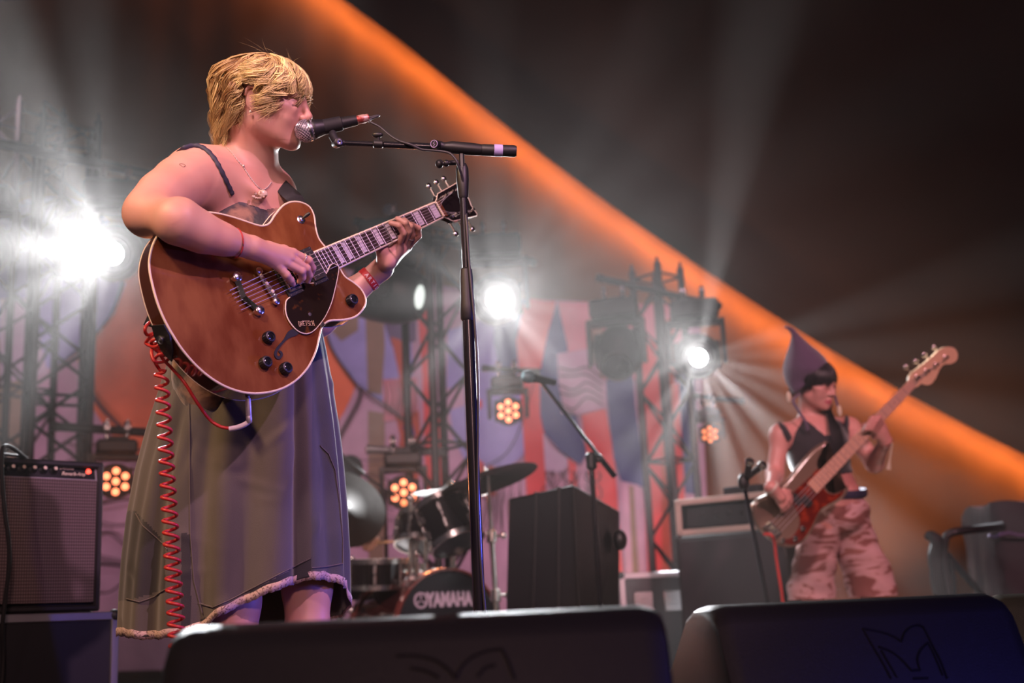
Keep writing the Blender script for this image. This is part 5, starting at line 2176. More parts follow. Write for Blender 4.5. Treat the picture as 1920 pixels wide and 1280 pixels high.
WMx = look(wA, (wB - wA).normalized())
Lw = (wB - wA).length
b.lathe([(.0125, 0), (.0142, .003), (.0142, Lw - .004), (.0125, Lw), (.0005, Lw)], 26, 0, WMx)
cw_ = b.build('counterweight', M_BLACKM, stand)
b = MB()
b.lathe([(.0143, Lw * .36), (.0148, Lw * .365), (.0148, Lw * .60), (.0143, Lw * .605)], 26, 0, WMx, cap=False)
b.build('tape_band', mat('lilac_tape', (0.40, 0.33, 0.62), 0.6), cw_)
# middle grip on the boom
b = MB()
gm = Vector(U(709, 270, 2.903))
b.lathe([(.0065, -.012), (.0100, -.010), (.0100, .010), (.0065, .012)], 18, 0, look(gm, boomB - boomA))
b.cyl(gm, Vector(U(709, 254, 2.903)), .0040, n=10)
b.ell(Vector(U(708, 253, 2.903)), (.0135, .008, .0070), 14)
b.build('boom_grip', M_BLACK, stand)
# clip
b = MB()
cl0 = mc.lerp(me_, .72)
b.lathe([(.0160, -.022), (.0185, -.020), (.0175, .022), (.0150, .024)], 24, 0, look(cl0, md_), cap=False)
b.tube([cl0 - UP * .012, Vector(U(624, 255, 2.90)), Vector(U(630, 266, 2.90))], [.008, .010, .009], 12)
clp = b.build('clip', M_RUBBER, stand)
b = MB()
pv = Vector(U(633, 268, 2.895))
pmx = look(pv, -FWD + RT * .5)
b.lathe([(.010, -.016), (.011, -.012), (.011, .010), (.008, .012), (.0005, .012)], 20, 0, pmx)
b.cyl(pv, boomA, .0075, n=12)
b.build('clip_pivot', M_BLACK, stand)
b = MB()
b.lathe([(.0070, .0122), (.0066, .0140), (.0030, .0145), (.0005, .0130)], 18, 0, pmx)
b.build('pivot_screw', M_STEEL, stand)

# microphone cable: over the boom, wound once and down the stand to the floor
cb = [XM @ Vector((0, 0, .028)), XM @ Vector((0, 0, .055)), U(692, 226, 2.93), U(712, 238, 2.925), U(730, 253, 2.915), U(748, 264, 2.905), U(770, 271, 2.897), U(790, 280, 2.900), U(812, 282, 2.90), U(840, 286, 2.895), U(852, 296, 2.89), U(860, 312, 2.89), U(868, 340, 2.905), U(872, 380, 2.91)]
cb = [tuple(p) for p in cb]
for z in np.linspace(U(872, 430, 2.91).z, .16, 14):
    cb.append((SX + .012 + .006 * math.sin(z * 9), SY - .015 - .004 * math.cos(z * 7), z))
cb += [(SX + .06, SY - .05, .03), (SX + .2, SY + .1, .006), (SX + .5, SY + .6, .006), (SX + .7, SY + 1.4, .006)]
b = MB()
b.tube(spline(cb, 6), .0031, 8)
tag(b.build('microphone_cable', mat('dark_grey_cable', (0.030, 0.028, 0.034), 0.45), angle=180), 'thin dark cable running from the vocal microphone along the boom and down its stand', 'cable')
# ------------------------------------------------------------------ floor monitors at the stage edge


def rot_frame(o, yaw):
    return Matrix.Translation(o) @ Matrix.Rotation(yaw, 4, 'Z')


def wedge(cx, y, yaw, label, W=0.62, Hh=0.318, logo=None):
    M = rot_frame((cx, y, 0), yaw)
    root = empty('floor_monitor', (cx, y, 0), label, 'monitor speaker', 'wedge monitors along the stage edge')
    prof = [(0.0, 0.012), (-0.012, 0.03), (0.085, Hh - 0.035), (0.105, Hh - 0.012), (0.135, Hh), (0.190, Hh), (0.225, Hh - 0.014), (0.470, 0.060), (0.475, 0.03), (0.460, 0.012)]
    prof = [(p[0] - 0.12, p[1]) for p in prof]
    # rounded ends: rings along x with a slight pull-in
    V, Fc = [], []
    xs_ = [(-W / 2, .90), (-W / 2 + .004, .945), (-W / 2 + .014, .975), (-W / 2 + .032, 1.0), (W / 2 - .032, 1.0), (W / 2 - .014, .975), (W / 2 - .004, .945), (W / 2, .90)]
    cy_, cz_ = 0.09, 0.12
    k = len(prof)
    for x, s in xs_:
        for (py_, pz_) in prof:
            V.append((x, cy_ + (py_ - cy_) * s, max(0.010, cz_ + (pz_ - cz_) * s)))
    for i in range(len(xs_) - 1):
        for j in range(k):
            j2 = (j + 1) % k
            Fc.append((i * k + j, i * k + j2, (i + 1) * k + j2, (i + 1) * k + j))
    Fc.append(tuple(range(k - 1, -1, -1)))
    Fc.append(tuple((len(xs_) - 1) * k + j for j in range(k)))
    b = MB()
    b.add(V, Fc, 0, M)
    cab = b.build('cabinet', M_WEDGE, root, angle=35)
    b = MB()
    n_ = Vector((0, .2545, .245)).normalized()
    g0 = Vector((0, .105 + .125, Hh * .5 + .012))
    G_ = M @ frame(g0, Vector((1, 0, 0)), n_.cross(Vector((1, 0, 0))), n_)
    b.box((0, 0, 0.004), (W * .86, .27, .008), G_, bevel=.003)
    b.build('front_grille', mat('perforated_steel', (0.02, 0.02, 0.02), 0.6, 0.3, bump=(400, 1, 0.002)), root)
    for sx in (-1, 1):
        b = MB()
        b.box((sx * (W / 2 - .004), .06, .15), (.012, .10, .07), M, bevel=.004)
        b.build('handle_recess', M_GROOVE, root)
        b = MB()
        b.box((sx * W * .38, 0.0, .006), (.04, .04, .012), M, bevel=.003)
        b.build('rubber_foot', M_RUBBER, root)
    return root, cab


w1, c1_ = wedge((757 - 960) / F * 1.60, 1.635, 0.0, 'black floor monitor below the grey dress, the widest one along the bottom', W=.645)
w2, c2_ = wedge((1588 - 960) / F * 2.22, 2.27, math.radians(16), 'black floor monitor at the lower right with a large embossed M emblem', W=.60)
w3, c3_ = wedge(U(2105, 1150, 2.9).x, 2.95, math.radians(-8), 'black floor monitor cut by the right edge, only its corner in view', W=.62)
bpy.context.view_layer.update()


def emblem(cab, root, strokes_px):
    b = MB()
    for pts in strokes_px:
        sp = [tuple(p) for p in spline(pts, 6)]
        d_ = draped(cab, sp, -.0002)
        if len(d_) > 3:
            b = MB()
            b.tube(d_, .0021, 6)
            b.build('emblem_groove', M_GROOVE, cab)


emblem(c2_, w2, [[(1618, 1178), (1650, 1184), (1674, 1192), (1690, 1202)], [(1690, 1202), (1696, 1186), (1708, 1175), (1722, 1172), (1732, 1176)], [(1732, 1176), (1748, 1208), (1764, 1240), (1776, 1272)],
                 [(1618, 1178), (1636, 1210), (1654, 1240), (1671, 1272)], [(1647, 1212), (1672, 1222), (1692, 1238), (1709, 1257)], [(1709, 1257), (1725, 1256)], [(1725, 1256), (1720, 1236), (1726, 1218), (1740, 1204)],
                 [(1740, 1204), (1752, 1228), (1768, 1266)], [(1652, 1218), (1668, 1246), (1682, 1270)], [(1712, 1272), (1740, 1271)]])
emblem(c1_, w1, [[(743, 1229), (778, 1229), (812, 1236), (838, 1252), (856, 1272)], [(856, 1272), (864, 1252), (884, 1232), (912, 1220), (942, 1216)], [(942, 1216), (954, 1240), (966, 1272)], [(770, 1252), (800, 1258), (824, 1270)], [(896, 1268), (910, 1252), (930, 1246)]])


# ------------------------------------------------------------------ flight cases
def flight_case(o, yaw, W, D, Hc, label, latch=True, group='flight cases', ball=.020, edge=.026):
    """o = bottom front right corner; the case runs to its left and back."""
    M = rot_frame(o, yaw)
    root = empty('flight_case', o, label, 'case', group)
    b = MB()
    b.box((-W / 2, D / 2, Hc / 2), (W - .01, D - .01, Hc - .004), M)
    b.build('panel', mat('black_laminate', (0.012, 0.012, 0.014), 0.45), root)
    e = edge
    for (c, s) in (((-W / 2, 0, Hc), (W, e, e)), ((-W / 2, D, Hc), (W, e, e)), ((-W / 2, 0, 0.016), (W, e, e)), ((-W / 2, D, 0.016), (W, e, e)),
                   ((0, D / 2, Hc), (e, D, e)), ((-W, D / 2, Hc), (e, D, e)), ((0, D / 2, .016), (e, D, e)), ((-W, D / 2, .016), (e, D, e)),
                   ((0, 0, Hc / 2), (e, e, Hc)), ((-W, 0, Hc / 2), (e, e, Hc)), ((0, D, Hc / 2), (e, e, Hc)), ((-W, D, Hc / 2), (e, e, Hc))):
        b = MB()
        c = (c[0] + (e / 2 - .004 if c[0] == -W else (-(e / 2 - .004) if c[0] == 0 else 0)), c[1] + (e / 2 - .004 if c[1] == 0 else (-(e / 2 - .004) if c[1] == D else 0)), c[2] - (e / 2 - .004 if c[2] == Hc else 0))
        b.box(c, s, M, bevel=.003)
        b.build('edge_profile', M_ALU, root)
    for x in (-.008, -W + .008):
        for y in (.008, D - .008):
            for z in (.022, Hc - .008):
                b = MB()
                b.ell(M @ Vector((x, y, z)), ball, 14)
                b.build('ball_corner', M_BLACKM, root)
    if latch:
        for x in (-W * .3, -W * .7):
            b = MB()
            b.box((x, -.006, Hc * .72), (.10, .012, .11), M, bevel=.004)
            l_ = b.build('latch', M_STEEL, root)
            b = MB()
            b.box((x, -.013, Hc * .72), (.05, .006, .03), M, bevel=.002)
            b.build('latch_wing', M_STEEL, l_)
    return root


AZ = 3.86
a_corner = U(188, 1148, AZ)
AYAW = math.radians(43)
ax_, ay_ = Vector((math.cos(AYAW), math.sin(AYAW), 0)), Vector((-math.sin(AYAW), math.cos(AYAW), 0))
caseH = a_corner.z - .002
fo = Vector((a_corner.x, a_corner.y, 0)) + ax_ * .050 - ay_ * .02
flight_case(fo, AYAW, .86, .50, caseH, 'black flight case with metal edges and ball corner under the guitar amplifier', latch=False)
# ------------------------------------------------------------------ guitar amplifier
AM = Matrix.Translation((a_corner.x, a_corner.y, a_corner.z)) @ Matrix.Rotation(AYAW, 4, 'Z')
amp = empty('guitar_amplifier', (a_corner.x, a_corner.y, a_corner.z), 'black guitar amplifier with silver grille cloth and a red jewel lamp on a flight case', 'amplifier')
W, Hh, D = .67, U(188, 858, AZ).z - a_corner.z, .26
b = MB()
t = .020
for c, s in (((-W / 2, D / 2, Hh - t / 2), (W, D, t)), ((-W / 2, D / 2, t / 2 + .006), (W, D, t)), ((-t / 2, D / 2, Hh / 2), (t, D, Hh - .01)), ((-W + t / 2, D / 2, Hh / 2), (t, D, Hh - .01)), ((-W / 2, D - .01, Hh / 2), (W - .01, .012, Hh - .02))):
    b.box(c, s, AM, bevel=.006)
b.box((-W / 2, .035, .026), (W - .03, .015, .03), AM)
b.build('cabinet', M_TOLEX, amp)
M_CLOTH = mat('silver_grille_cloth', (0.23, 0.17, 0.165), 0.85)
nt = M_CLOTH.node_tree
tc = nt.nodes.new('ShaderNodeTexCoord')
mp = nt.nodes.new('ShaderNodeMapping')
mp.inputs['Rotation'].default_value = (0, 0, -AYAW)
nt.links.new(tc.outputs['Object'], mp.inputs['Vector'])
mixv = None
prod = None
for dirn, sc_, in (('X', 118.0), ('Z', 90.0)):
    wv = nt.nodes.new('ShaderNodeTexWave')
    wv.bands_direction = dirn
    wv.inputs['Scale'].default_value = sc_ / 6.283 * 1.0 * 2.2
    nt.links.new(mp.outputs[0], wv.inputs['Vector'])
    if prod is None:
        prod = wv.outputs['Fac']
    else:
        mm = nt.nodes.new('ShaderNodeMath')
        mm.operation = 'MULTIPLY'
        nt.links.new(prod, mm.inputs[0])
        nt.links.new(wv.outputs['Fac'], mm.inputs[1])
        prod = mm.outputs[0]
rp = nt.nodes.new('ShaderNodeValToRGB')
rp.color_ramp.elements[0].color = (0.060, 0.042, 0.043, 1)
rp.color_ramp.elements[1].color = (0.26, 0.185, 0.185, 1)
nt.links.new(prod, rp.inputs[0])
nt.links.new(rp.outputs[0], nt.nodes['Principled BSDF'].inputs['Base Color'])
pz = Hh * .868
b = MB()
b.box((-W / 2, .010, (pz + .026) / 2 + .006), (W - 2 * t - .004, .014, pz - .030), AM)
b.build('grille_cloth', M_CLOTH, amp)
b = MB()
PM_ = AM @ Matrix.Translation((0, .010, pz + .004)) @ Matrix.Rotation(math.radians(-12), 4, 'X')
b.box((-W / 2, .004, .024), (W - 2 * t - .002, .006, .054), PM_)
pn = b.build('control_panel', mat('black_faceplate', (0.010, 0.010, 0.011), 0.25), amp)
b = MB()
b.box((-W / 2, -.001, -.001), (W - 2 * t, .008, .005), PM_, bevel=.001)
b.box((-t - .003, -.001, .024), (.004, .008, .050), PM_, bevel=.001)
b.build('trim_strip', M_ALU, amp)
for k in range(11):
    x = -.160 - .033 * k
    b = MB()
    KM = PM_ @ Matrix.Translation((x, 0, .028)) @ Matrix.Rotation(math.pi / 2, 4, 'X')
    b.lathe([(.0135, 0), (.0135, .003), (.0085, .008), (.0080, .018), (.0072, .020), (.0005, .020)], 20, 0, KM)
    kn = b.build('knob', M_BLACK, pn)
    b = MB()
    b.lathe([(.0060, .0200), (.0052, .0212), (.0004, .0214)], 16, 0, KM)
    b.build('knob_cap', M_CREAM, kn)  # cream colour stands in for the highlight on each knob
    b = MB()
    b.box((x - .0, -.0005, .052), (.010, .0008, .002), PM_)
    b.build('panel_print', M_CREAM, pn)
b = MB()
b.ell((0, 0, 0), (.0080, .0080, .0070), 14, 0, PM_ @ Matrix.Translation((-.048, -.004, .028)))
jw = b.build('jewel_lamp', mat('red_jewel', (0.8, 0.05, 0.03), 0.2, emit=(1.0, 0.05, 0.03), estr=5.0), pn)
b = MB()
b.lathe([(.0090, 0), (.0105, .002), (.0088, .005)], 18, 0, PM_ @ Matrix.Translation((-.048, 0, .028)) @ Matrix.Rotation(math.pi / 2, 4, 'X'), cap=False)
b.build('jewel_ring', M_CHROME, pn)
TXM = lambda x, z: PM_ @ Matrix.Translation((x, -.0008, z)) @ Matrix.Rotation(math.pi / 2, 4, 'X')
text_mesh('Deluxe', .016, .0002, TXM(-.118, .038), 'script_lettering', M_CREAM, pn, bold=.0003, shear=.35)
text_mesh('Reverb', .016, .0002, TXM(-.112, .019), 'script_lettering', M_CREAM, pn, bold=.0003, shear=.35)
text_mesh('-Amp', .014, .0002, TXM(-.073, .019), 'script_lettering', M_CREAM, pn, bold=.0002, shear=.35)
b = MB()
hp = [AM @ Vector((-W / 2 - .11, D * .4, Hh)), AM @ Vector((-W / 2 - .09, D * .4, Hh + .022)), AM @ Vector((-W / 2 + .09, D * .4, Hh + .022)), AM @ Vector((-W / 2 + .11, D * .4, Hh))]
b.tube(spline([tuple(p) for p in hp], 5), .009, 10, flat=(1.4, .5, (0, 0, 1)))
b.build('carry_handle', M_TOLEX, amp)
b = MB()
b.box((-.06, .03, Hh - .002), (.05, .012, .010), AM, bevel=.003)
b.box((-.03, .03, .014), (.03, .03, .03), AM, bevel=.008)
b.build('corner_cap', M_STEEL, amp)
cbp = [U(6, 838, 3.62), U(3, 860, 3.60), U(4, 900, 3.585), U(9, 960, 3.57), U(16, 1010, 3.565), U(17, 1060, 3.56), U(10, 1120, 3.555), U(4, 1180, 3.55), U(6, 1240, 3.56)]
q = cbp[-1]
cbp += [Vector((q.x, q.y, .05)), Vector((q.x + .05, q.y + .02, .008)), Vector((q.x + .3, q.y + .2, .006))]
cbp = [cbp[0] + Vector((-.03, .25, .0)), cbp[0] + Vector((-.01, .08, .012))] + cbp
b = MB()
b.tube(spline([tuple(p) for p in cbp], 6), .0062, 8)
tag(b.build('speaker_cable', M_RUBBER, angle=180), 'thick black cable hanging down the front of the guitar amplifier at the left edge', 'cable')

# ------------------------------------------------------------------ drum kit
M_SHELL = mat('dark_cherry_shell', (0.045, 0.012, 0.012), 0.12, coat=1.0)
M_SHELLB = mat('black_shell', (0.010, 0.009, 0.009), 0.12, coat=1.0)
M_HEADBK = mat('black_drum_head', (0.018, 0.018, 0.022), 0.35)
M_HEADWH = mat('coated_drum_head', (0.55, 0.50, 0.48), 0.6)
M_HOOP = mat('cherry_hoop', (0.22, 0.060, 0.050), 0.2, coat=1.0)
M_BRASS = mat('dark_bronze', (0.022, 0.016, 0.012), 0.5, 0.4, bump=(30, 0.2, 0.002))


def drum(root_name, c, axis, r, L, label, shell, hoopm, head_front, head_back, nl=8, hoop_r=.004, hoop_h=.03, cat='drum', up=(0, 0, 1)):
    """c = centre of the front head; the shell runs back against the axis."""
    root = empty(root_name, c, label, cat, 'drums of the kit')
    Mx = look(c, axis, up)
    b = MB()
    b.lathe([(r, -L), (r, 0)], 48, 0, Mx, cap=False)
    b.build('shell', shell, root)
    for z, hm in ((0, head_front), (-L, head_back)):
        b = MB()
        b.lathe([(r * .99, z - .002), (r * .99, z + .002), (.0005, z + .002)] if z == 0 else [(r * .99, z + .002), (r * .99, z - .002), (.0005, z - .002)], 48, 0, Mx)
        b.build('drum_head', hm, root)
        b = MB()
        s = 1 if z == 0 else -1
        b.lathe([(r + .002, z - s * hoop_h * .5), (r + hoop_r * 2, z - s * hoop_h * .5), (r + hoop_r * 2, z + s * hoop_h * .5), (r + .001, z + s * hoop_h * .5), (r + .002, z - s * hoop_h * .5)], 48, 0, Mx, cap=False)
        b.build('hoop', hoopm, root)
    for k in range(nl):
        a = 2 * math.pi * (k + .5) / nl
        ca, sa = math.cos(a), math.sin(a)
        b = MB()
        for z0, z1 in ((0, -L * .30), (-L, -L * .70)):
            b.cyl(Mx @ Vector(((r + .010) * ca, (r + .010) * sa, z0)), Mx @ Vector(((r + .010) * ca, (r + .010) * sa, z1)), .0035, n=8)
            b.box((0, 0, 0), (.020, .018, .045), Mx @ Matrix.Translation(((r + .008) * ca, (r + .008) * sa, z1)) @ Matrix.Rotation(a, 4, 'Z'), bevel=.004)
        b.tube([Mx @ Vector(((r + .010) * ca, (r + .010) * sa, -L * .30)), Mx @ Vector(((r + .010) * ca, (r + .010) * sa, -L * .70))], .0025, 6)
        b.build('tension_lug', M_CHROME, root)
    return root, Mx


bc0 = U(841, 1180, 5.70)
bc0.z = .288
bax = Vector((.55, -.83, .0)).normalized()
bd, BM = drum('bass_drum', bc0, bax, .275, .46, 'bass drum with a black front head, white lettering and cherry wood hoop', M_SHELL, M_HOOP, M_HEADBK, M_HEADWH, 10, .006, .04)
M_PRINT = mat('lilac_white_print', (0.62, 0.50, 0.62), 0.6)
tq = U(846, 1122, 5.64)
lt = BM.inverted() @ tq
text_mesh('YAMAHA', .088, .0008, BM @ Matrix.Translation((.010, .140, .0035)), 'lettering', M_PRINT, bd, bold=.0045, sx=.67)
b = MB()
LX, LY, LR = -.143, .142, .034
for rr, w_ in ((LR, .0035), (LR * .82, .0015)):
    b.tube([BM @ Vector((LX + rr * math.cos(2 * math.pi * i / 32), LY + rr * math.sin(2 * math.pi * i / 32), .0035)) for i in range(32)], w_, 6, closed=True)
for k in range(3):
    a = math.radians(90 + 120 * k)
    b.tube([BM @ Vector((LX + LR * .15 * math.cos(a), LY + LR * .15 * math.sin(a), .0038)), BM @ Vector((LX + LR * .78 * math.cos(a), LY + LR * .78 * math.sin(a), .0038))], .0028, 6)
    for q in (-1, 1):
        tip = (LX + LR * .62 * math.cos(a), LY + LR * .62 * math.sin(a))
        b.tube([BM @ Vector((tip[0], tip[1], .0038)), BM @ Vector((tip[0] - LR * .22 * math.cos(a + q * .5), tip[1] - LR * .22 * math.sin(a + q * .5), .0038))], .0022, 6)
b.build('tuning_fork_emblem', M_PRINT, bd)
for q in (-1, 1):
    b = MB()
    b.cyl(BM @ Vector((q * .22, -.16, -.10)), Vector((*(BM @ Vector((q * .34, 0, -.02))).xy, .008)), .007, n=10)
    b.build('spur', M_CHROME, bd)
# toms
t1c = U(828, 944, 5.62)
drum('rack_tom', t1c, Vector((-.34, .26, .90)), .122, .20, 'black rack tom with chrome hoops, larger and right of its twin above the bass drum', M_SHELLB, M_CHROME, M_HEADWH, M_HEADBK, 6, .004, .028)
t2c = U(786, 972, 5.85)
drum('rack_tom', t2c, Vector((.10, .34, .93)), .098, .13, 'small black rack tom left of the chrome tom holder, tilted to the left', M_SHELLB, M_CHROME, M_HEADWH, M_HEADBK, 6, .004, .026)
sn = U(706, 1052, 5.85)
drum('snare_drum', sn, Vector((.03, -.06, 1)), .155, .12, 'low black snare drum beside the hem of the grey dress', M_SHELLB, M_CHROME, M_HEADWH, M_HEADBK, 8, .004, .024)
# tom holder on the bass drum
th = empty('tom_holder', U(785, 1070, 5.78), 'chrome double tom holder rising from the bass drum', 'drum hardware')
b = MB()
hb0 = BM @ Vector((0, .275, -.22))
b.cyl(hb0, hb0 + Vector((0, 0, .05)), .020, n=14)
b.build('mount', M_CHROME, th)
for px, py0, py1, z in ((771, 930, 1062, 5.76), (799, 950, 1050, 5.72), (782, 1000, 1075, 5.78)):
    b = MB()
    b.cyl(U(px, py1, z), U(px - 2, py0, z), .0115, n=14)
    b.ell(U(px - 1, (py0 + py1) / 2, z), (.021, .021, .018), 14)
    b.ell(U(px - 2, py0 + 4, z), (.023, .020, .018), 14)
    b.build('post', M_CHROME, th)
b = MB()
b.cyl(U(765, 1008, 5.76), U(806, 1006, 5.72), .014, n=12)
b.cyl(U(779, 1075, 5.78), hb0, .014, n=12)
b.build('crossbar', M_CHROME, th)


def cymbal(c, nrm, r, label, stand_px=None, floor_xy=None):
    root = empty('cymbal', c, label, 'cymbal', 'cymbals of the drum kit')
    Mx = look(c, nrm)
    b = MB()
    b.lathe([(.0055, .026), (.02, .024), (.034, .014), (.045, .004), (r * .6, -.006), (r, -.018), (r, -.0195), (r * .6, -.0078), (.045, .002), (.0055, .022)], 56, 0, Mx, cap=False)
    b.build('plate', M_BRASS, root)
    b = MB()
    b.lathe([(.014, .024), (.016, .034), (.007, .04), (.006, .052), (.0005, .052)], 16, 0, Mx)
    b.build('wing_nut', M_CHROME, root)
    return root


def cymbal_stand(top, base_xy, label, r=.0095):
    root = empty('cymbal_stand', (base_xy[0], base_xy[1], 0), label, 'stand', 'chrome cymbal stands')
    top = Vector(top)
    B0 = Vector((base_xy[0], base_xy[1], .10))
    mid1 = B0.lerp(top, .38)
    mid2 = B0.lerp(top, .68)
    for a_, c_, rr, nm in ((B0, mid1, .0150, 'lower_tube'), (mid1, mid2, .0125, 'middle_tube'), (mid2, top, .0085, 'upper_rod')):
        b = MB()
        b.cyl(a_, c_, rr, n=16)
        b.build(nm, M_CHROME, root)
    for p_ in (mid1, mid2):
        b = MB()
        b.lathe([(.016, -.03), (.024, -.026), (.024, .022), (.014, .028)], 16, 0, Matrix.Translation(p_))
        b.cyl(p_, p_ + Vector((.05, -.01, 0)), .006, n=8)
        b.ell(p_ + Vector((.055, -.011, 0)), (.014, .008, .016), 12)
        b.build('clutch', M_CHROME, root)
    for k in range(3):
        a = math.radians(25 + 120 * k)
        b = MB()
        b.tube([B0 + Vector((0, 0, .22)), B0 + Vector((.26 * math.cos(a), .26 * math.sin(a), -.088))], .009, 8, flat=(1.2, .5, (0, 0, 1)))
        b.build('leg', M_CHROME, root)
    return root


cA = U(914, 896, 5.60)
cymbal(cA, (-.26, .10, .95), .235, 'dark crash cymbal tilted up to the right, above the black speaker')
tA = Vector(cA) + Vector((0, 0, .02))
cymbal_stand(tA, (U(931, 1066, 5.60).x, U(931, 1066, 5.60).y), 'chrome cymbal stand right of the bass drum')
cB = U(640, 948, 5.9)
cymbal(cB, (.36, -.80, .48), .225, 'dark cymbal leaning towards the camera, half hidden by the grey dress')
cymbal_stand(cB, (cB.x - .03, cB.y + .06), 'chrome cymbal stand hidden behind the grey dress')
cC = U(845, 918, 5.95)
cymbal(cC, (.05, -.20, .97), .18, 'small dark cymbal directly behind the rack toms')
cymbal_stand(cC, (cC.x, cC.y + .02), 'chrome cymbal stand behind the rack toms')

# overhead boom mic left of the small orange light
st2 = empty('overhead_microphone_stand', (U(722, 915, 6.35).x, U(722, 915, 6.35).y, 0), 'black boom stand reaching over the drums, left of the orange light', 'microphone stand')
jx = Vector(U(722, 918, 6.35))
b = MB()
b.cyl((jx.x, jx.y, .03), jx, .009, n=12)
b.build('pole', M_STAND, st2)
b = MB()
b.cyl(U(668, 880, 6.3), U(742, 932, 6.37), .007, n=12)
b.build('boom_arm', M_STAND, st2)
b = MB()
b.lathe([(.0005, .014), (.15, .010), (.155, 0.002), (.155, 0)], 28, 0, Matrix.Translation((jx.x, jx.y, 0)))
b.build('base_plate', M_BLACK, st2)
b = MB()
b.lathe([(.0005, -.004), (.013, 0), (.014, .03), (.012, .06), (.0115, .15), (.009, .155), (.0005, .155)], 18, 0, look(U(638, 853, 6.28), U(668, 877, 6.3) - U(638, 853, 6.28)))
tag(b.build('condenser_microphone', M_BLACK), 'slim black microphone at the end of the boom beside the dress', 'microphone')

# ------------------------------------------------------------------ drummer, mostly hidden behind the singer
df = Field()
hD = Head(U(606, 808, 6.55), head_axes(35, 6, 0), 1.0)
hp_ = A(U(590, 1080, 6.62))
cD = A(U(600, 925, 6.55))
dX, dF, dU_ = np.array(cc(-.85, 0, -.5)), np.array(cc(.5, 0, -.85)), np.array([0, 0, 1.0])
df.ell(cD, (.17, .115, .20), np.stack([dX, dF, dU_], 1), .03)
df.ell(hp_, (.165, .13, .15), np.stack([dX, dF, dU_], 1), .05)
df.cone(cD, hp_, .13, .13, .05)
df.cone(cD + dU_ * .15, hD.P(0, -.02, -.05), .06, .052, .03)
rs, ls = cD + dX * .18 + dU_ * .13, cD - dX * .18 + dU_ * .13
df.cone(cD + dU_ * .14, rs, .06, .055, .03)
df.cone(cD + dU_ * .14, ls, .06, .055, .03)
eL, wL_ = A(U(640, 1010, 6.35)), A(U(668, 1014, 6.15))
hL = A(U(692, 1013, 6.05))
df.cone(ls, eL, .05, .042, .02)
df.cone(eL, wL_, .042, .027, .02)
df.cone(wL_, hL, .026, .030, .02)
finger(df, [hL, A(U(702, 1012, 6.0)), A(U(704, 1020, 6.02)), A(U(697, 1024, 6.04))], (.012, .011, .010, .009), .004)
finger(df, [hL + A((0, 0, -.012)), A(U(696, 1020, 5.99)), A(U(697, 1028, 6.02))], (.012, .011, .009), .004)
finger(df, [hL + A((-.01, 0, -.012)), A(U(690, 1024, 5.99)), A(U(690, 1031, 6.02))], (.012, .011, .009), .004)
finger(df, [hL + A((-.02, 0, -.010)), A(U(683, 1024, 6.0)), A(U(684, 1030, 6.03))], (.011, .010, .008), .004)
finger(df, [hL + A((0, 0, .012)), A(U(702, 1006, 6.02)), A(U(710, 1010, 6.0))], (.012, .010, .009), .004)
eR, wR_ = A(U(545, 1020, 6.40)), A(U(600, 1040, 6.1))
df.cone(rs, eR, .05, .042, .02)
df.cone(eR, wR_, .042, .027, .02)
df.ell(wR_ + A((.05, -.05, 0)), (.045, .04, .03), None, .02)
for q, kx_ in ((1, -.10), (-1, .14)):
    kn_ = hp_ + dX * q * .16 + dF * .42 + A((0, 0, -.02))
    df.cone(hp_ + dX * q * .09, kn_, .085, .060, .05)
    df.cone(kn_, A((kn_[0], kn_[1], .09)) + dF * .02, .058, .040, .03)
    df.cone(A((kn_[0], kn_[1], .06)), A((kn_[0], kn_[1], .045)) + dF * .18, .040, .032, .02)
hD.add(df)
drm = empty('person', (hp_[0], hp_[1], 0), 'person drumming behind the singer, one hand holding a drumstick beside the dress', 'person')
M_SKIN2 = skin_mat('tan_skin', (0.55, 0.27, 0.18), (0.42, 0.14, 0.12), (0.03, 0.02, 0.02))
bbD = bx(cD, hp_, hD.P(0, 0, .05), rs, ls, eR, wR_, hL, hp_ + dF * .62, pad=.15)
bbD[0][2] = .004
VD, QD = df.mesh(bbD[0], bbD[1], .007)
dbody = fast_mesh('body', [(VD, QD)], M_SKIN2, drm, attrs={'lip': hD.lip, 'brow': hD.brow})
df2 = Field()
df2.ell(cD, (.178, .123, .205), np.stack([dX, dF, dU_], 1), .03)
df2.cone(cD, hp_, .14, .15, .05)
for s_, e_ in ((rs, eR), (ls, eL)):
    df2.cone(cD + dU_ * .12, s_, .068, .063, .03)
    df2.cone(s_, s_ + (e_ - s_) * .55, .062, .058, .02)
V_, Q_ = df2.mesh(bbD[0], bbD[1], .010)
fast_mesh('black_shirt', [(V_, Q_)], mat('black_cotton', (0.014, 0.013, 0.016), 0.85), drm)
df3 = Field()
for q in (1, -1):
    kn_ = hp_ + dX * q * .16 + dF * .42 + A((0, 0, -.02))
    df3.cone(hp_ + dX * q * .08, kn_, .100, .072, .05)
    df3.cone(kn_, A((kn_[0], kn_[1], .12)), .070, .056, .03)
V_, Q_ = df3.mesh(bbD[0], bbD[1], .010)
fast_mesh('trousers', [(V_, Q_)], mat('dark_trousers', (0.018, 0.018, 0.024), 0.85), drm)
hf3 = Field()
hf3.ell(hD.P(0, -.015, .042), (.083, .105, .088), hD.R, .01)
hf3.ell(hD.P(0, -.05, -.02), (.07, .06, .07), hD.R, .03)
V_, Q_ = hf3.mesh(hD.c - .16, hD.c + .16, .006)
c_ = V_[Q_].mean(1) - hD.c
fast_mesh('hair', [(V_, Q_[((c_ @ hD.u) > .04) | ((c_ @ hD.f) < -.0)])], mat('dark_brown_hair', (0.030, 0.016, 0.012), 0.7, bump=(200, .8, .003)), drm)
b = MB()
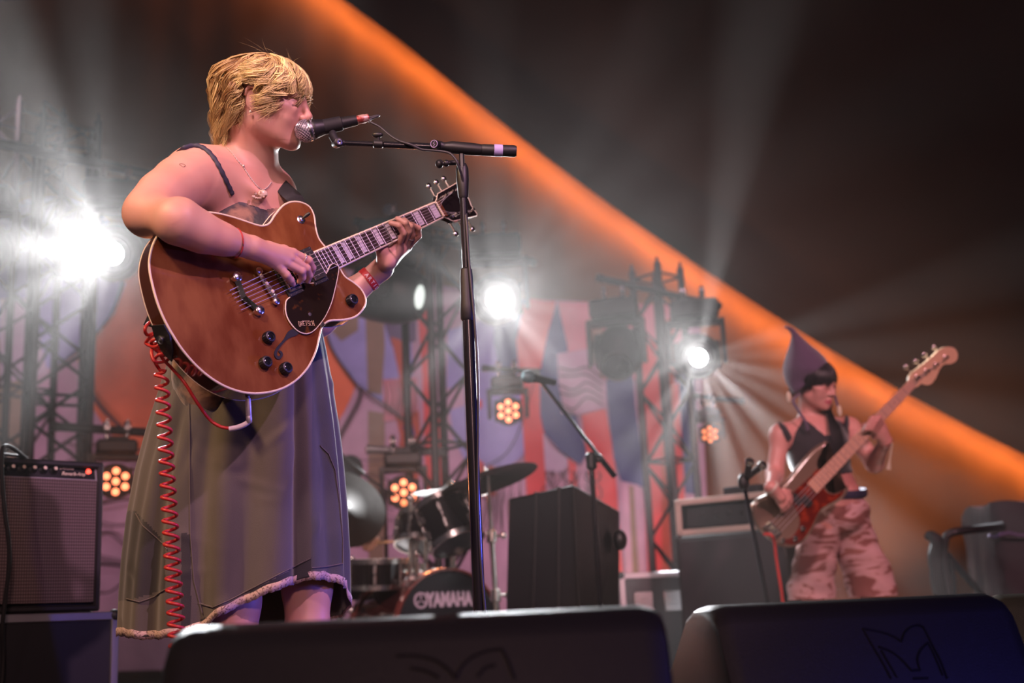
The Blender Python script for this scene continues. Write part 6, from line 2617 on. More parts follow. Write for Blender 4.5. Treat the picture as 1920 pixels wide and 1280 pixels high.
b.tube([Vector(wL_) - Vector((hL - wL_) / np.linalg.norm(hL - wL_)) * .008, Vector(wL_) + Vector((hL - wL_) / np.linalg.norm(hL - wL_)) * .018], .0290, 20, caps=False)
b.build('yellow_wristband', mat('yellow_band', (0.55, 0.42, 0.10), 0.6), drm)
b = MB()
b.tube([tuple(U(672, 1012, 6.12)), tuple(U(700, 1017, 6.02)), tuple(U(752, 1014, 5.93)), tuple(U(760, 1012, 5.915))], [.0075, .0075, .005, .0055], 10)
tag(b.build('drumstick', mat('hickory', (0.45, 0.24, 0.12), 0.5)), 'wooden drumstick held over the snare drum by the drummer', 'drumstick')
b = MB()
stl = Vector((hp_[0], hp_[1], 0))
b.lathe([(.0005, hp_[2] - .13), (.16, hp_[2] - .13), (.17, hp_[2] - .16), (.17, hp_[2] - .20), (.0005, hp_[2] - .20)][::-1], 28, 0, Matrix.Translation(stl))
b.cyl(stl + Vector((0, 0, .05)), stl + Vector((0, 0, hp_[2] - .19)), .016, n=12)
for k in range(3):
    a = math.radians(90 + 120 * k)
    b.cyl(stl + Vector((0, 0, .22)), stl + Vector((.24 * math.cos(a), .24 * math.sin(a), .012)), .010, n=8)
tag(b.build('drum_stool', M_BLACK), 'round black drum stool under the drummer behind the kit', 'stool')

# ------------------------------------------------------------------ black drum-fill speaker
sp_ = empty('drum_fill_speaker', (U(1060, 1000, 5.2).x, U(1060, 1000, 5.2).y, 0), 'big black slanted speaker cabinet standing right of the drum kit', 'speaker')
tops = [U(953, 934, 5.42), U(1075, 907, 5.05), U(1163, 958, 5.40), U(1060, 950, 5.95)]
bots_px = [(938, 5.42), (1086, 5.00), (1152, 5.42), (1056, 5.95)]
bots = []
for px, z in bots_px:
    p = U(px, 1150, z)
    bots.append(Vector((p.x, p.y, .012)))
b = MB()
V_ = [tuple(p) for p in bots + tops]
b.add(V_, [(3, 2, 1, 0), (4, 5, 6, 7), (0, 1, 5, 4), (1, 2, 6, 5), (2, 3, 7, 6), (3, 0, 4, 7)])
cabn = b.build('cabinet', M_TOLEX, sp_, smooth=False)
md = cabn.modifiers.new('edges', 'BEVEL')
md.width = .012
md.segments = 3
for t_ in (.46, .80):
    b = MB()
    p0, p1 = bots[0].lerp(bots[1], t_ - .10), tops[0].lerp(tops[1], t_)
    nn = (bots[1] - bots[0]).cross(Vector((0, 0, 1))).normalized()
    b.tube([p0 + nn * .003, p1 + nn * .003], .010, 6)
    b.build('front_rib', M_BLACKM, sp_)
b = MB()
b.ell(U(1163, 1012, 5.28), (.030, .030, .045), 16)
b.build('side_handle', M_BLACK, sp_)
b = MB()
p0, p1, p2, p3 = bots[0].lerp(bots[1], .04), bots[0].lerp(bots[1], .96), tops[0].lerp(tops[1], .96), tops[0].lerp(tops[1], .04)
b.add([tuple(Vector(p) + nn * .0015 + Vector((0, 0, .02 if i < 2 else -.02))) for i, p in enumerate((p0, p1, p2, p3))], [(0, 1, 2, 3)])
b.build('grille', mat('black_grille_cloth', (0.020, 0.019, 0.022), 0.7, bump=(300, .6, .002)), sp_)

# ------------------------------------------------------------------ background boom stand and its microphone
s3 = empty('boom_microphone_stand', (U(1125, 1130, 4.85).x, U(1125, 1130, 4.85).y, 0), 'black boom stand in front of the big black speaker, arm sloping down right', 'microphone stand')
j3 = Vector(U(1101, 850, 4.85))
j3 = Vector((s3.location.x, s3.location.y, j3.z))
off3 = j3 - Vector(U(1101, 850, 4.85))
b = MB()
b.cyl((j3.x, j3.y, .03), j3, .0100, n=14)
b.build('pole', M_STAND, s3)
b = MB()
b.cyl(Vector(U(1004, 703, 4.85)) + off3, Vector(U(1146, 886, 4.9)) + off3, .0075, n=12)
b.cyl(Vector(U(1115, 846, 4.88)) + off3, Vector(U(1146, 886, 4.9)) + off3, .0120, n=12)
b.build('boom_arm', M_STAND, s3)
b = MB()
b.lathe([(.012, -.05), (.022, -.04), (.022, .012), (.012, .022)], 18, 0, Matrix.Translation(j3))
b.ell(j3 + Vector((.03, -.02, -.01)), (.018, .014, .014), 12)
b.build('swivel', M_BLACK, s3)
for k in range(3):
    a = math.radians(80 + 120 * k)
    b = MB()
    b.cyl(Vector((j3.x, j3.y, .16)), Vector((j3.x + .30 * math.cos(a), j3.y + .30 * math.sin(a), .012)), .0085, n=10)
    b.build('leg', M_STAND, s3)
mA, mB_ = Vector(U(968, 692, 4.82)) + off3, Vector(U(1006, 700, 4.85)) + off3
LM = look(mA, mB_ - mA)
tm3 = empty('background_microphone', mA, 'pale microphone at the upper end of the sloping background boom', 'microphone')
b = MB()
LL = (mB_ - mA).length
b.lathe([(.0005, -.004), (.018, .002), (.025, .018), (.025, .034), (.020, .046)], 24, 0, LM)
b.build('mesh_head', mat('teal_grey_mesh', (0.16, 0.26, 0.28), 0.5, .4), tm3)
b = MB()
b.lathe([(.020, .046), (.017, .06), (.013, LL + .06), (.0005, LL + .062)], 20, 0, LM)
b.build('handle', M_BLACK, tm3)

# ------------------------------------------------------------------ gear behind the bassist
cz = U(1300, 1070, 6.6)
flight_case(Vector((cz.x, cz.y, 0)), math.radians(4), .40, .45, cz.z, 'black flight case with pale edges between the slanted speaker and the bass stack', ball=.022, edge=.030)
BYAW = math.radians(-32)
bo = U(1470, 995, 5.95)
bcab = empty('bass_cabinet', (bo.x, bo.y, 0), 'tall black bass speaker cabinet under the open amplifier rack', 'speaker')
BMx = rot_frame((bo.x, bo.y, 0), BYAW)
Wb, Db, Hb = .58, .40, U(1330, 1000, 6.15).z
b = MB()
b.box((-Wb / 2, Db / 2, Hb / 2 + .01), (Wb, Db, Hb - .02), BMx, bevel=.012)
b.build('cabinet', M_TOLEX, bcab)
b = MB()
b.box((-Wb / 2, -.004, Hb / 2 + .01), (Wb - .05, .010, Hb - .07), BMx, bevel=.003)
b.build('grille', MATS['black_grille_cloth'], bcab)
for x in (-.015, -Wb + .015):
    for z in (.03, Hb - .012):
        b = MB()
        b.ell(BMx @ Vector((x, .012, z)), .020, 12)
        b.build('corner', M_BLACKM, bcab)
RZ = Hb + .004
ro = BMx @ Vector((-.06, .02, RZ))
rack = empty('amplifier_rack', ro, 'open rack case with pale metal edges on top of the bass cabinet', 'amplifier')
RM = Matrix.Translation(ro) @ Matrix.Rotation(BYAW, 4, 'Z')
Wr, Dr, Hr = .50, .34, U(1330, 930, 6.15).z - RZ
t = .012
b = MB()
for c, s in (((-Wr / 2, Dr / 2, t / 2), (Wr, Dr, t)), ((-Wr / 2, Dr / 2, Hr - t / 2), (Wr, Dr, t)), ((-t / 2, Dr / 2, Hr / 2), (t, Dr, Hr)), ((-Wr + t / 2, Dr / 2, Hr / 2), (t, Dr, Hr)), ((-Wr / 2, Dr - .006, Hr / 2), (Wr, .012, Hr))):
    b.box(c, s, RM)
b.build('case', MATS['black_laminate'], rack)
for c, s in (((-Wr / 2, 0, .012), (Wr + .01, .016, .030)), ((-Wr / 2, 0, Hr - .012), (Wr + .01, .016, .030)), ((0, 0, Hr / 2), (.030, .016, Hr)), ((-Wr, 0, Hr / 2), (.030, .016, Hr))):
    b = MB()
    b.box(c, s, RM, bevel=.003)
    b.build('edge_profile', mat('pale_edge', (0.50, 0.40, 0.34), 0.5, 0.3), rack)
b = MB()
b.box((-Wr / 2, .05, Hr / 2), (Wr - .05, .02, Hr - .07), RM, bevel=.003)
fp_ = b.build('faceplate', mat('dark_faceplate', (0.020, 0.020, 0.022), 0.4), rack)
for k in range(5):
    b = MB()
    b.lathe([(.013, 0), (.011, .014), (.0005, .015)], 16, 0, RM @ Matrix.Translation((-.10 - .07 * k, .04, Hr * .52)) @ Matrix.Rotation(math.pi / 2, 4, 'X'))
    b.build('knob', M_BLACK, fp_)
tu = RM @ Vector((-.16, .10, Hr + .002))
b = MB()
b.box((0, 0, .022), (.20, .14, .044), Matrix.Translation(tu) @ Matrix.Rotation(BYAW, 4, 'Z'), bevel=.006)
b.box((0, -.071, .022), (.17, .004, .026), Matrix.Translation(tu) @ Matrix.Rotation(BYAW, 4, 'Z'))
tag(b.build('tuner_pedal', M_BLACKM), 'small flat black box lying on top of the amplifier rack', 'tuner')

# slanted stand with two microphones left of the bassist
s4b = Vector((U(1441, 1130, 5.0).x, U(1441, 1130, 5.0).y, 0))
s4 = empty('slanted_microphone_stand', s4b, 'thin black stand left of the bassist holding two short microphones', 'microphone stand')
j4 = Vector(U(1394, 903, 5.0))
b = MB()
dirn = (Vector(U(1439, 1128, 5.0)) - j4)
foot = j4 + dirn * ((j4.z - .02) / (j4.z - Vector(U(1439, 1128, 5.0)).z))
b.cyl(foot, j4, .0090, n=12)
b.build('pole', M_STAND, s4)
b = MB()
b.lathe([(.0005, .020), (.12, .014), (.125, .004), (.125, .0)], 28, 0, Matrix.Translation((foot.x, foot.y, 0)))
b.build('base_plate', M_BLACK, s4)
b = MB()
b.ell(j4, (.024, .022, .036), 14)
b.cyl(j4, U(1404, 880, 4.98), .009, n=10)
b.cyl(j4, U(1412, 888, 4.98), .009, n=10)
b.build('swivel', M_BLACK, s4)
for (p, q, lab) in (((1399, 893), (1407, 861), 'short black microphone pointing up beside the bassist, left one of the pair'), ((1404, 892), (1434, 869), 'short black microphone leaning right beside the bassist, right one of the pair')):
    a_, c_ = Vector(U(*p, 4.97)), Vector(U(*q, 4.95))
    m_ = empty('short_microphone', a_, lab, 'microphone', 'pair of microphones left of the bassist')
    LM = look(a_, c_ - a_)
    ll = (c_ - a_).length
    b = MB()
    b.lathe([(.0005, 0), (.011, .001), (.015, ll * .7), (.0005, ll * .7)], 18, 0, LM)
    b.build('handle', M_BLACK, m_)
    b = MB()
    b.lathe([(.017, ll * .7), (.021, ll * .78), (.020, ll * .95), (.010, ll * 1.05), (.0005, ll * 1.07)], 18, 0, LM)
    b.build('mesh_head', M_STEEL, m_)

# ------------------------------------------------------------------ right edge: bent tube rail, cable bundle, covered gear
RZd = 6.0
rl = [U(1776, 1150, RZd), U(1772, 1060, RZd), U(1772, 1014, RZd), U(1780, 1001, RZd), U(1796, 996, RZd), U(1830, 992, RZd + .05), U(1880, 986, RZd + .2)]
rl = [Vector((rl[0].x + .02, rl[0].y, .01))] + rl[1:]
rail = empty('bent_tube_rail', (rl[0].x, rl[0].y, 0), 'dark bent tube rail at the right edge behind the floor monitor', 'rail')
b = MB()
b.tube(spline([tuple(p) for p in rl], 6), .020, 10)
b.build('frame_tube', M_BLACKM, rail)
b = MB()
b.tube([tuple(U(1776, 1040, RZd)), tuple(U(1850, 1125, RZd + .15))], .017, 8)
b.build('diagonal_brace', M_BLACKM, rail)
b = MB()
g_ = U(1790, 1100, RZd)
b.tube([tuple(U(1782, 1045, RZd)), tuple(U(1789, 1090, RZd)), tuple(U(1790, 1118, RZd)), tuple(U(1840, 1118, RZd + .05))], .013, 8)
b.build('lower_tube', M_BLACKM, rail)
b = MB()
for k in range(9):
    a = k * .7
    r_ = .016
    cxx = 1757 + 7 * math.cos(a)
    pts_ = [U(cxx - 14, 1003 + 4 * math.sin(a), RZd - .03), U(cxx - 2, 1012, RZd - .05 + .02 * math.sin(a)), U(cxx - 4 + 5 * math.sin(a), 1045, RZd - .05), U(cxx, 1080 + 12 * math.sin(a), RZd - .05), U(cxx + 6, 1110 + 16 * math.sin(a), RZd - .04)]
    b.tube(spline([tuple(p) for p in pts_], 5), r_, 8)
tag(b.build('cable_bundle', M_RUBBER), 'black bundle of cables hanging on the bent tube rail at the right', 'cable bundle')
go = U(1850, 1150, 6.4)
gx = [U(1848, 948, 6.4), U(1990, 925, 6.3)]
gear = empty('covered_gear_stack', (gx[0].x + .25, gx[0].y + .2, 0), 'stack of gear under a black cloth cut by the right edge', 'covered gear')
V_, Fc_ = [], []
Hg = gx[0].z
n1, n2 = 60, 22
for j in range(n2 + 1):
    z = Hg * (1 - j / n2) + .01
    for i in range(n1):
        th = 2 * math.pi * i / n1
        c_, s_ = math.cos(th), math.sin(th)
        sq = 1 / max(abs(c_), abs(s_)) ** .82
        r = .25 * sq * (1 + .05 * (j / n2) * math.sin(9 * th + j * .1) + .012 * math.sin(23 * th + j))
        if j == 0:
            r *= .95
        V_.append((gear.location.x + r * c_, gear.location.y + r * s_, z + (.012 * math.sin(5 * th) if j == 0 else 0)))
for j in range(n2):
    for i in range(n1):
        Fc_.append((j * n1 + i, j * n1 + (i + 1) % n1, (j + 1) * n1 + (i + 1) % n1, (j + 1) * n1 + i))
Fc_.append(tuple(range(n1 - 1, -1, -1)))
b = MB()
b.add(V_, Fc_)
b.build('black_cloth', mat('black_cover_cloth', (0.012, 0.011, 0.014), 0.7, sheen=.3), gear)
b = MB()
b.tube([(gear.location.x + (.262) * math.cos(a) * 1.18, gear.location.y - .30, Hg * .80 + .01 * math.sin(a * 9)) for a in np.linspace(.3, 2.8, 14)], .007, 6)
b.build('strap', mat('violet_glint', (0.10, 0.06, 0.16), 0.5), gear)  # violet tube coloured to stand in for purple glints on the cloth
# ------------------------------------------------------------------ the bassist
BZ = 5.42
# bass frame: nearly frontal
B0, B1 = Vector(U(1450, 993, 5.22)), Vector(U(1712, 718, 5.30))
BD = (B1 - B0).normalized()
BN = -FWD * .96 + RT * .22 + UP * .10
BN = (BN - BD * BN.dot(BD)).normalized()
BV = BN.cross(BD).normalized()
if BV.dot(UP - RT) < 0:
    BV = -BV
BSC = (B1 - B0).length
print('bass scale', BSC)


def BP(u, v, w=0.0):
    return B0 + BD * u + BV * v + BN * w


def BU(px, py, w=-0.012):
    d = RT * ((px - 960.0) / F) + UP * ((640.0 - py) / F) + FWD
    o = B0 + BN * w
    t = (o - CAM).dot(BN) / d.dot(BN)
    p = CAM + d * t - o
    return (p.dot(BD), p.dot(BV))


def BW(px, py, w):
    u, v = BU(px, py, w)
    return np.array(BP(u, v, w), float)


BMt = frame(B0, BD, BV, BN)
bass = empty('bass_guitar', B0, 'pale gold electric bass with a red tortoiseshell pickguard and maple neck', 'guitar')
bo_px = [(1557, 829), (1549, 838), (1543, 850), (1537, 862), (1536, 872), (1541, 880), (1549, 905), (1552, 914), (1560, 920), (1571, 919), (1580, 913), (1588, 910), (1592, 917), (1585, 931), (1574, 940), (1562, 947), (1550, 953), (1540, 961), (1533, 975), (1524, 994), (1514, 1010), (1500, 1021), (1486, 1026), (1466, 1025), (1446, 1014), (1427, 997), (1414, 975), (1411, 951), (1420, 938), (1440, 928), (1461, 917), (1480, 899), (1494, 881), (1510, 861), (1526, 844), (1543, 832)]
bo2 = [tuple(BU(*p)) for p in bo_px]
BOUT = [tuple(p) for p in spline(bo2, 4, True)]
M_BODY = mat('champagne_metallic', (0.200, 0.135, 0.095), 0.30, 0.25, coat=1.0)
M_REDG = mat('red_tortoiseshell', (0.105, 0.010, 0.006), 0.12, coat=1.0, noise=((0.30, 0.035, 0.012), 34, 0.5, 0.75))
M_MAPLE = mat('maple', (0.62, 0.36, 0.24), 0.35, coat=.5)
nb_ = len(BOUT)
b = MB()
V, Fc = [], []
for d_, w in ((.010, -.012), (.003, -.0145), (0, -.020), (0, -.045), (.003, -.0505), (.010, -.053)):
    V += [(p[0], p[1], w) for p in inset(BOUT, d_)]
for i in range(5):
    for j in range(nb_):
        j2 = (j + 1) % nb_
        Fc.append((i * nb_ + j, i * nb_ + j2, (i + 1) * nb_ + j2, (i + 1) * nb_ + j))
Fc.append(tuple(range(nb_)))
Fc.append(tuple(range(6 * nb_ - 1, 5 * nb_ - 1, -1)))
b.add(V, Fc, 0, BMt)
b.build('body', M_BODY, bass, angle=50)
gp = [(1536, 878), (1520, 893), (1500, 911), (1484, 926), (1478, 932), (1490, 950), (1496, 962), (1500, 975), (1497, 990), (1488, 1003), (1478, 1010), (1462, 1010), (1470, 1018), (1488, 1020), (1502, 1014), (1514, 1000), (1526, 978), (1536, 958), (1548, 948), (1566, 938), (1578, 928), (1582, 918), (1572, 925), (1558, 926), (1546, 918), (1540, 900)]
b = MB()
b.prism([tuple(p) for p in spline([BU(p[0], p[1], -.009) for p in gp], 3, True)], -.0120, -.0090, 0, BMt)
pgd = b.build('pickguard', M_REDG, bass)
for p in ((1491, 1009), (1505, 990), (1467, 1012)):
    q = BU(p[0], p[1], -.004)
    b = MB()
    b.lathe([(.011, -.009), (.011, .002), (.008, .005), (.0005, .005)], 16, 0, BMt @ Matrix.Translation((q[0], q[1], 0)))
    b.build('control_knob', M_STEEL, bass)
b = MB()
for (p, dv) in (((1493, 946), 0), ((1484, 955), 0)):
    pass
for (ua, va) in ((.165, .018), (.190, -.020)):
    b = MB()
    b.box((ua, va, -.003), (.030, .052, .012), BMt, bevel=.003)
    b.build('pickup', M_BLACK, bass)
b = MB()
b.box((-.005, 0, -.006), (.045, .080, .010), BMt, bevel=.002)
brg = b.build('bridge', M_CHROME, bass)
for k in range(4):
    b = MB()
    b.box((0.0, -.0285 + .019 * k, .001), (.030, .014, .006), BMt, bevel=.002)
    b.build('saddle', M_STEEL, brg)
# neck
un = BSC
ue = .245


def bw_(u):
    return .0205 + (.031 - .0205) * (un - u) / (un - ue)


b = MB()
V, Fc = [], []
K = 8
sts = [ue, ue + .1, un * .6, un]
for u in sts:
    h = bw_(u)
    V.append((u, -h, -.002))
    V.append((u, h, -.002))
    for k in range(K + 1):
        a = math.pi * k / K
        V.append((u, math.cos(a) * h, -.006 - math.sin(a) * .018))
R_ = K + 3
for i in range(len(sts) - 1):
    for k in range(R_):
        k2 = (k + 1) % R_
        Fc.append((i * R_ + k, i * R_ + k2, (i + 1) * R_ + k2, (i + 1) * R_ + k))
Fc.append(tuple(range(R_)))
b.add(V, Fc, 0, BMt)
nk2 = b.build('neck', M_MAPLE, bass, angle=30)
for n in range(1, 21):
    u = BSC * 2 ** (-n / 12)
    if u < ue + .003:
        break
    b = MB()
    b.tube([BMt @ Vector((u, -bw_(u), -.001)), BMt @ Vector((u, bw_(u), -.001))], .0013, 5)
    b.build('fret', M_FRET, nk2)
    if n in (3, 5, 7, 9, 12, 15, 17, 19):
        um_ = (u + BSC * 2 ** (-(n - 1) / 12)) / 2
        b = MB()
        b.lathe([(.0035, 0), (.0004, .0006)], 10, 0, BMt @ Matrix.Translation((um_, 0, -.0022)))
        b.build('dot_inlay', M_BLACK, nk2)
hs_px = [(1706, 722), (1704, 708), (1712, 697), (1732, 682), (1748, 668), (1762, 655), (1776, 650), (1790, 653), (1796, 664), (1793, 676), (1783, 682), (1770, 683), (1762, 692), (1756, 706), (1748, 718), (1738, 722), (1728, 719), (1718, 726)]
b = MB()
b.prism([tuple(p) for p in spline([BU(p[0], p[1], -.004) for p in hs_px], 3, True)], -.020, -.004, 0, BMt)
hs2 = b.build('headstock', mat('pale_maple', (0.66, 0.44, 0.28), 0.3, coat=.8), bass)
for k, p in enumerate(((1719, 706), (1737, 695), (1754, 683), (1772, 669))):
    q = BU(p[0], p[1], -.002)
    b = MB()
    HMx = BMt @ Matrix.Translation((q[0], q[1], -.004))
    b.lathe([(.0105, 0), (.009, .003), (.0065, .004), (.0060, .018), (.0072, .019), (.0072, .024), (.0005, .024)], 16, 0, HMx)
    b.cyl(HMx @ Vector((0, .012, -.014)), HMx @ Vector((0, .050, -.014)), .0035, n=8)
    b.ell((0, 0, 0), (.0150, .012, .006), 12, 0, HMx @ Matrix.Translation((0, .060, -.014)))
    b.build('tuning_peg', M_CHROME, hs2)
    v0 = -.0285 + .019 * (3 - k if False else k)
    b = MB()
    sv_ = (-.014 + .0093 * k)
    b.tube([BMt @ Vector((-.015, v0, .003)), BMt @ Vector((un, sv_, .002)), HMx @ Vector((0, -.006, .012))], .0012, 5)
    b.build('string', M_STRING, bass)

# body of the bassist
HB = Head(U(1528, 716, 5.50), head_axes(38, 14, -4), 1.0)
X_ = np.array(cc(-.93, .0, -.36))
X_ /= np.linalg.norm(X_)
U_ = np.array(cc(-.05, 1, .03))
U_ -= X_ * (U_ @ X_)
U_ /= np.linalg.norm(U_)
F_ = np.cross(U_, X_)
if np.array(FWD) @ F_ > 0:
    F_ = -F_
TB = np.stack([X_, F_, U_], 1)
bf = Field()
cB_ = A(U(1532, 845, 5.52))
tor = Field()
for ff_, g in ((bf, 0.0), (tor, .006)):
    ff_.ell(cB_, (.128 + g, .092 + g, .165), TB, .02)
    for q in (-1, 1):
        ff_.ell(cB_ + X_ * q * .060 + F_ * .062 + U_ * .010, (.052 + g, .040 + g, .050), TB, .03)
    ff_.cone(cB_, A(U(1566, 920, 5.50)), .105 + g, .098 + g, .05)
bf.ell(A(U(1565, 955, 5.50)), (.145, .105, .12), TB, .05)
rs, ls = A(U(1464, 814, 5.46)), A(U(1592, 802, 5.60))
for s_ in (rs, ls):
    tor.cone(cB_ + U_ * .09, s_ - U_ * .01, .063, .048, .04)
tor.ell(cB_ + F_ * .01, (.140, .108, .15), TB, .03)
bf.cone(A(U(1518, 800, 5.55)), HB.P(0, -.015, -.05), .052, .048, .02)
for s_ in (rs, ls):
    bf.cone(A(U(1526, 796, 5.55)), s_, .036, .040, .05)
    bf.cone(cB_ + U_ * .09, s_ - U_ * .01, .055, .040, .04)
eRB = A(U(1452, 890, 5.42))
wRB = A(BW(1446, 914, .060))
bf.cone(rs, eRB, .043, .036, .03)
bf.cone(eRB, wRB, .036, .026, .03)
hR = A(BW(1463, 932, .052))
bf.cone(wRB, hR, .025, .024, .02)
for pts_ in (((1463, 930, .05), (1474, 928, .045), (1482, 931, .030), (1484, 936, .015)), ((1464, 933, .05), (1476, 936, .046), (1482, 941, .030), (1481, 947, .014)), ((1463, 937, .05), (1472, 944, .046), (1476, 950, .030), (1473, 955, .014)), ((1460, 940, .045), (1466, 949, .042), (1469, 955, .030), (1466, 959, .015))):
    finger(bf, [A(BW(*p)) for p in pts_], (.0125, .0110, .0095, .008), .006)
finger(bf, [A(BW(1460, 926, .045)), A(BW(1470, 920, .040)), A(BW(1480, 921, .030))], (.014, .011, .009), .008)
eLB = A(U(1640, 868, 5.52))
wLB = A(U(1660, 828, 5.34))
bf.cone(ls, eLB, .046, .038, .03)
bf.cone(eLB, wLB, .039, .026, .03)
pL = A(BW(1652, 806, -.030))
bf.cone(wLB, pL, .026, .024, .02)
for pts_ in (((1655, 796, -.02), (1648, 783, .020), (1636, 783, .024), (1629, 790, .008)), ((1652, 802, -.02), (1643, 789, .024), (1631, 790, .026), (1625, 797, .008)), ((1648, 808, -.02), (1638, 796, .024), (1627, 797, .026), (1621, 803, .008)), ((1643, 813, -.02), (1634, 803, .022), (1624, 804, .024), (1619, 809, .008))):
    for p_ in pts_[:1]:
        bf.cone(wLB, A(BW(*p_)), .022, .014, .014)
    finger(bf, [A(BW(*p)) for p in pts_], (.0125, .0115, .0100, .009), .005)
finger(bf, [A(BW(1640, 818, -.03)), A(BW(1628, 808, -.035)), A(BW(1620, 796, -.038))], (.015, .012, .010), .008)
kR, kL = A(U(1522, 1100, 5.55)), A(U(1632, 1095, 5.62))
hipB = A(U(1566, 975, 5.50))
for kk_, q in ((kR, 1), (kL, -1)):
    bf.cone(hipB + X_ * q * .075, kk_, .080, .055, .04)
    an = A((kk_[0], kk_[1] + .03, .10))
    bf.cone(kk_, an, .052, .036, .03)
    bf.cone(an + A((0, 0, -.04)), an + F_ * .17 + A((0, 0, -.055)), .040, .034, .02)
HB.add(bf)
bassist = empty('person', (hipB[0], hipB[1], 0), 'person in a pointed knitted hat, black crop top and camouflage shorts playing bass', 'person')
M_SKIN3 = skin_mat('rosy_skin', (0.56, 0.29, 0.25), (0.46, 0.10, 0.13), (0.03, 0.02, 0.025))
bb1 = bx(cB_, rs, ls, eRB, hR, eLB, pL, hipB, HB.P(0, 0, -.02), pad=.15)
ch_ = [bf.mesh(bb1[0], bb1[1], .0048)]
hbb = bx(HB.P(0, 0, 0), pad=.15)
hbb[0][2] = bb1[1][2] - .004
if hbb[1][2] > hbb[0][2]:
    ch_.append(bf.mesh(hbb[0], hbb[1], .0048))
lbb = bx(kR, kL, hipB, A((kR[0], kR[1], .09)), pad=.24)
lbb[0][2] = .004
lbb[1][2] = bb1[0][2] + .004
ch_.append(bf.mesh(lbb[0], lbb[1], .009))
bbody = fast_mesh('body', ch_, M_SKIN3, bassist, attrs={'lip': HB.lip, 'brow': HB.brow})
print('bassist verts', sum(len(c[0]) for c in ch_))
# crop top
M_TOP = mat('black_jersey', (0.013, 0.012, 0.015), 0.8, sheen=.4)
V, Q = tor.mesh(cB_ - .30, cB_ + .30, .0050)


def topf(P_):
    r = P_ - cB_
    l_, f_, u_ = r @ X_, r @ F_, r @ U_
    neck = .076 + 3.2 * np.clip(np.abs(l_) - .035, 0, 1) ** 1.25
    neck = np.where(f_ < 0, neck + .03, neck)
    return np.maximum(u_ - neck, -.098 - .05 * l_ - u_)


f_v = topf(V)
keep = topf(V[Q].mean(1)) < 0
fast_mesh('crop_top', [(V, Q[keep])], M_TOP, bassist)
bpy.context.view_layer.update()
for path_px, nm in (([(1462, 792), (1468, 800), (1474, 812), (1480, 824)], 'shoulder_strap'), ([(1590, 775), (1588, 790), (1584, 806), (1580, 822)], 'shoulder_strap')):
    d_ = draped(bbody, [tuple(p) for p in spline(path_px, 4)], .003)
    if len(d_) > 4:
        b = MB()
        b.tube(d_, .016, 8, flat=(1.0, .25, tuple(F_)))
        b.build(nm, M_TOP, bassist)
# wide bass strap over the left shoulder
b = MB()
d_ = [Vector(p) for p in [U(1578, 772, 5.62)]]
wide = [U(1556, 764, 5.60), U(1560, 780, 5.49), U(1565, 800, 5.435), U(1570, 830, 5.40), U(1560, 850, 5.38)]
b.tube(spline([tuple(p) for p in ([U(1540, 800, 5.70), U(1548, 770, 5.66)] + wide)], 6), [.034] * 36 + [.030], 8, flat=(1.0, .08, tuple(F_)))
b.build('strap', M_STRAP, bass)

# shorts: loose camouflage cloth
M_CAMO = mat('pink_camouflage', (0.20, 0.085, 0.075), 0.85)
nt = M_CAMO.node_tree
tc = nt.nodes.new('ShaderNodeTexCoord')
mp = nt.nodes.new('ShaderNodeMapping')
mp.inputs['Scale'].default_value = (3.6, 3.6, 10)
nt.links.new(tc.outputs['Object'], mp.inputs['Vector'])
n1_ = nt.nodes.new('ShaderNodeTexNoise')
n1_.inputs['Scale'].default_value = 1.6
n1_.inputs['Detail'].default_value = 3
n1_.inputs['Distortion'].default_value = .8
nt.links.new(mp.outputs[0], n1_.inputs['Vector'])
rp = nt.nodes.new('ShaderNodeValToRGB')
rp.color_ramp.interpolation = 'LINEAR'
rp.color_ramp.elements[0].position = .44
rp.color_ramp.elements[0].color = (0.20, 0.075, 0.062, 1)
rp.color_ramp.elements[1].position = .48
rp.color_ramp.elements[1].color = (0.44, 0.25, 0.24, 1)
e_ = rp.color_ramp.elements.new(.60)
e_.color = (0.48, 0.29, 0.29, 1)
e_ = rp.color_ramp.elements.new(.64)
e_.color = (0.28, 0.115, 0.095, 1)
nt.links.new(n1_.outputs['Fac'], rp.inputs[0])
nt.links.new(rp.outputs[0], nt.nodes['Principled BSDF'].inputs['Base Color'])
shf = Field()
shf.ell(A(U(1566, 960, 5.50)), (.158, .120, .11), TB, .05)
for (kx, rr, q) in (((1520, 1106), .104, 1), ((1634, 1100), .108, -1)):
    kk_ = A(U(kx[0], kx[1], 5.58))
    shf.cone(A(U(1566, 985, 5.51)) + X_ * q * .080, kk_, .090, rr, .02)
    shf.cone(kk_, kk_ - A((0, 0, .10)), rr, rr * 1.02, .02)
ztop_s, zbot_s = U(1600, 924, 5.5).z, U(1570, 1121, 5.5).z
V, Q = shf.mesh(hipB - A((.36, .36, .55)), hipB + A((.36, .36, .2)), .006)
rg2 = np.random.default_rng(4)
cd = V[Q].mean(1)
V[:, 2] = np.clip(V[:, 2], zbot_s, 9)
nzz = np.sin(V[:, 2] * 60 + V[:, 0] * 25) * .003 + np.sin(V[:, 2] * 23 - V[:, 0] * 40 + V[:, 1] * 30) * .004
V[:, 0] += nzz
V[:, 1] -= nzz * .7
keep = (cd[:, 2] < ztop_s) & (cd[:, 2] > zbot_s - .004)
shorts = fast_mesh('camouflage_shorts', [(V, Q[keep])], M_CAMO, bassist)
wb = A(U(1566, 924, 5.50))
b = MB()
b.tube([Vector(wb + X_ * .145 * math.cos(a) + F_ * .112 * math.sin(a)) for a in np.linspace(0, 2 * math.pi, 41)[:-1]], .018, 8, closed=True, flat=(.35, 1.0, tuple(U_)))
b.build('dark_waistband', mat('navy_elastic', (0.020, 0.018, 0.045), 0.7), bassist)

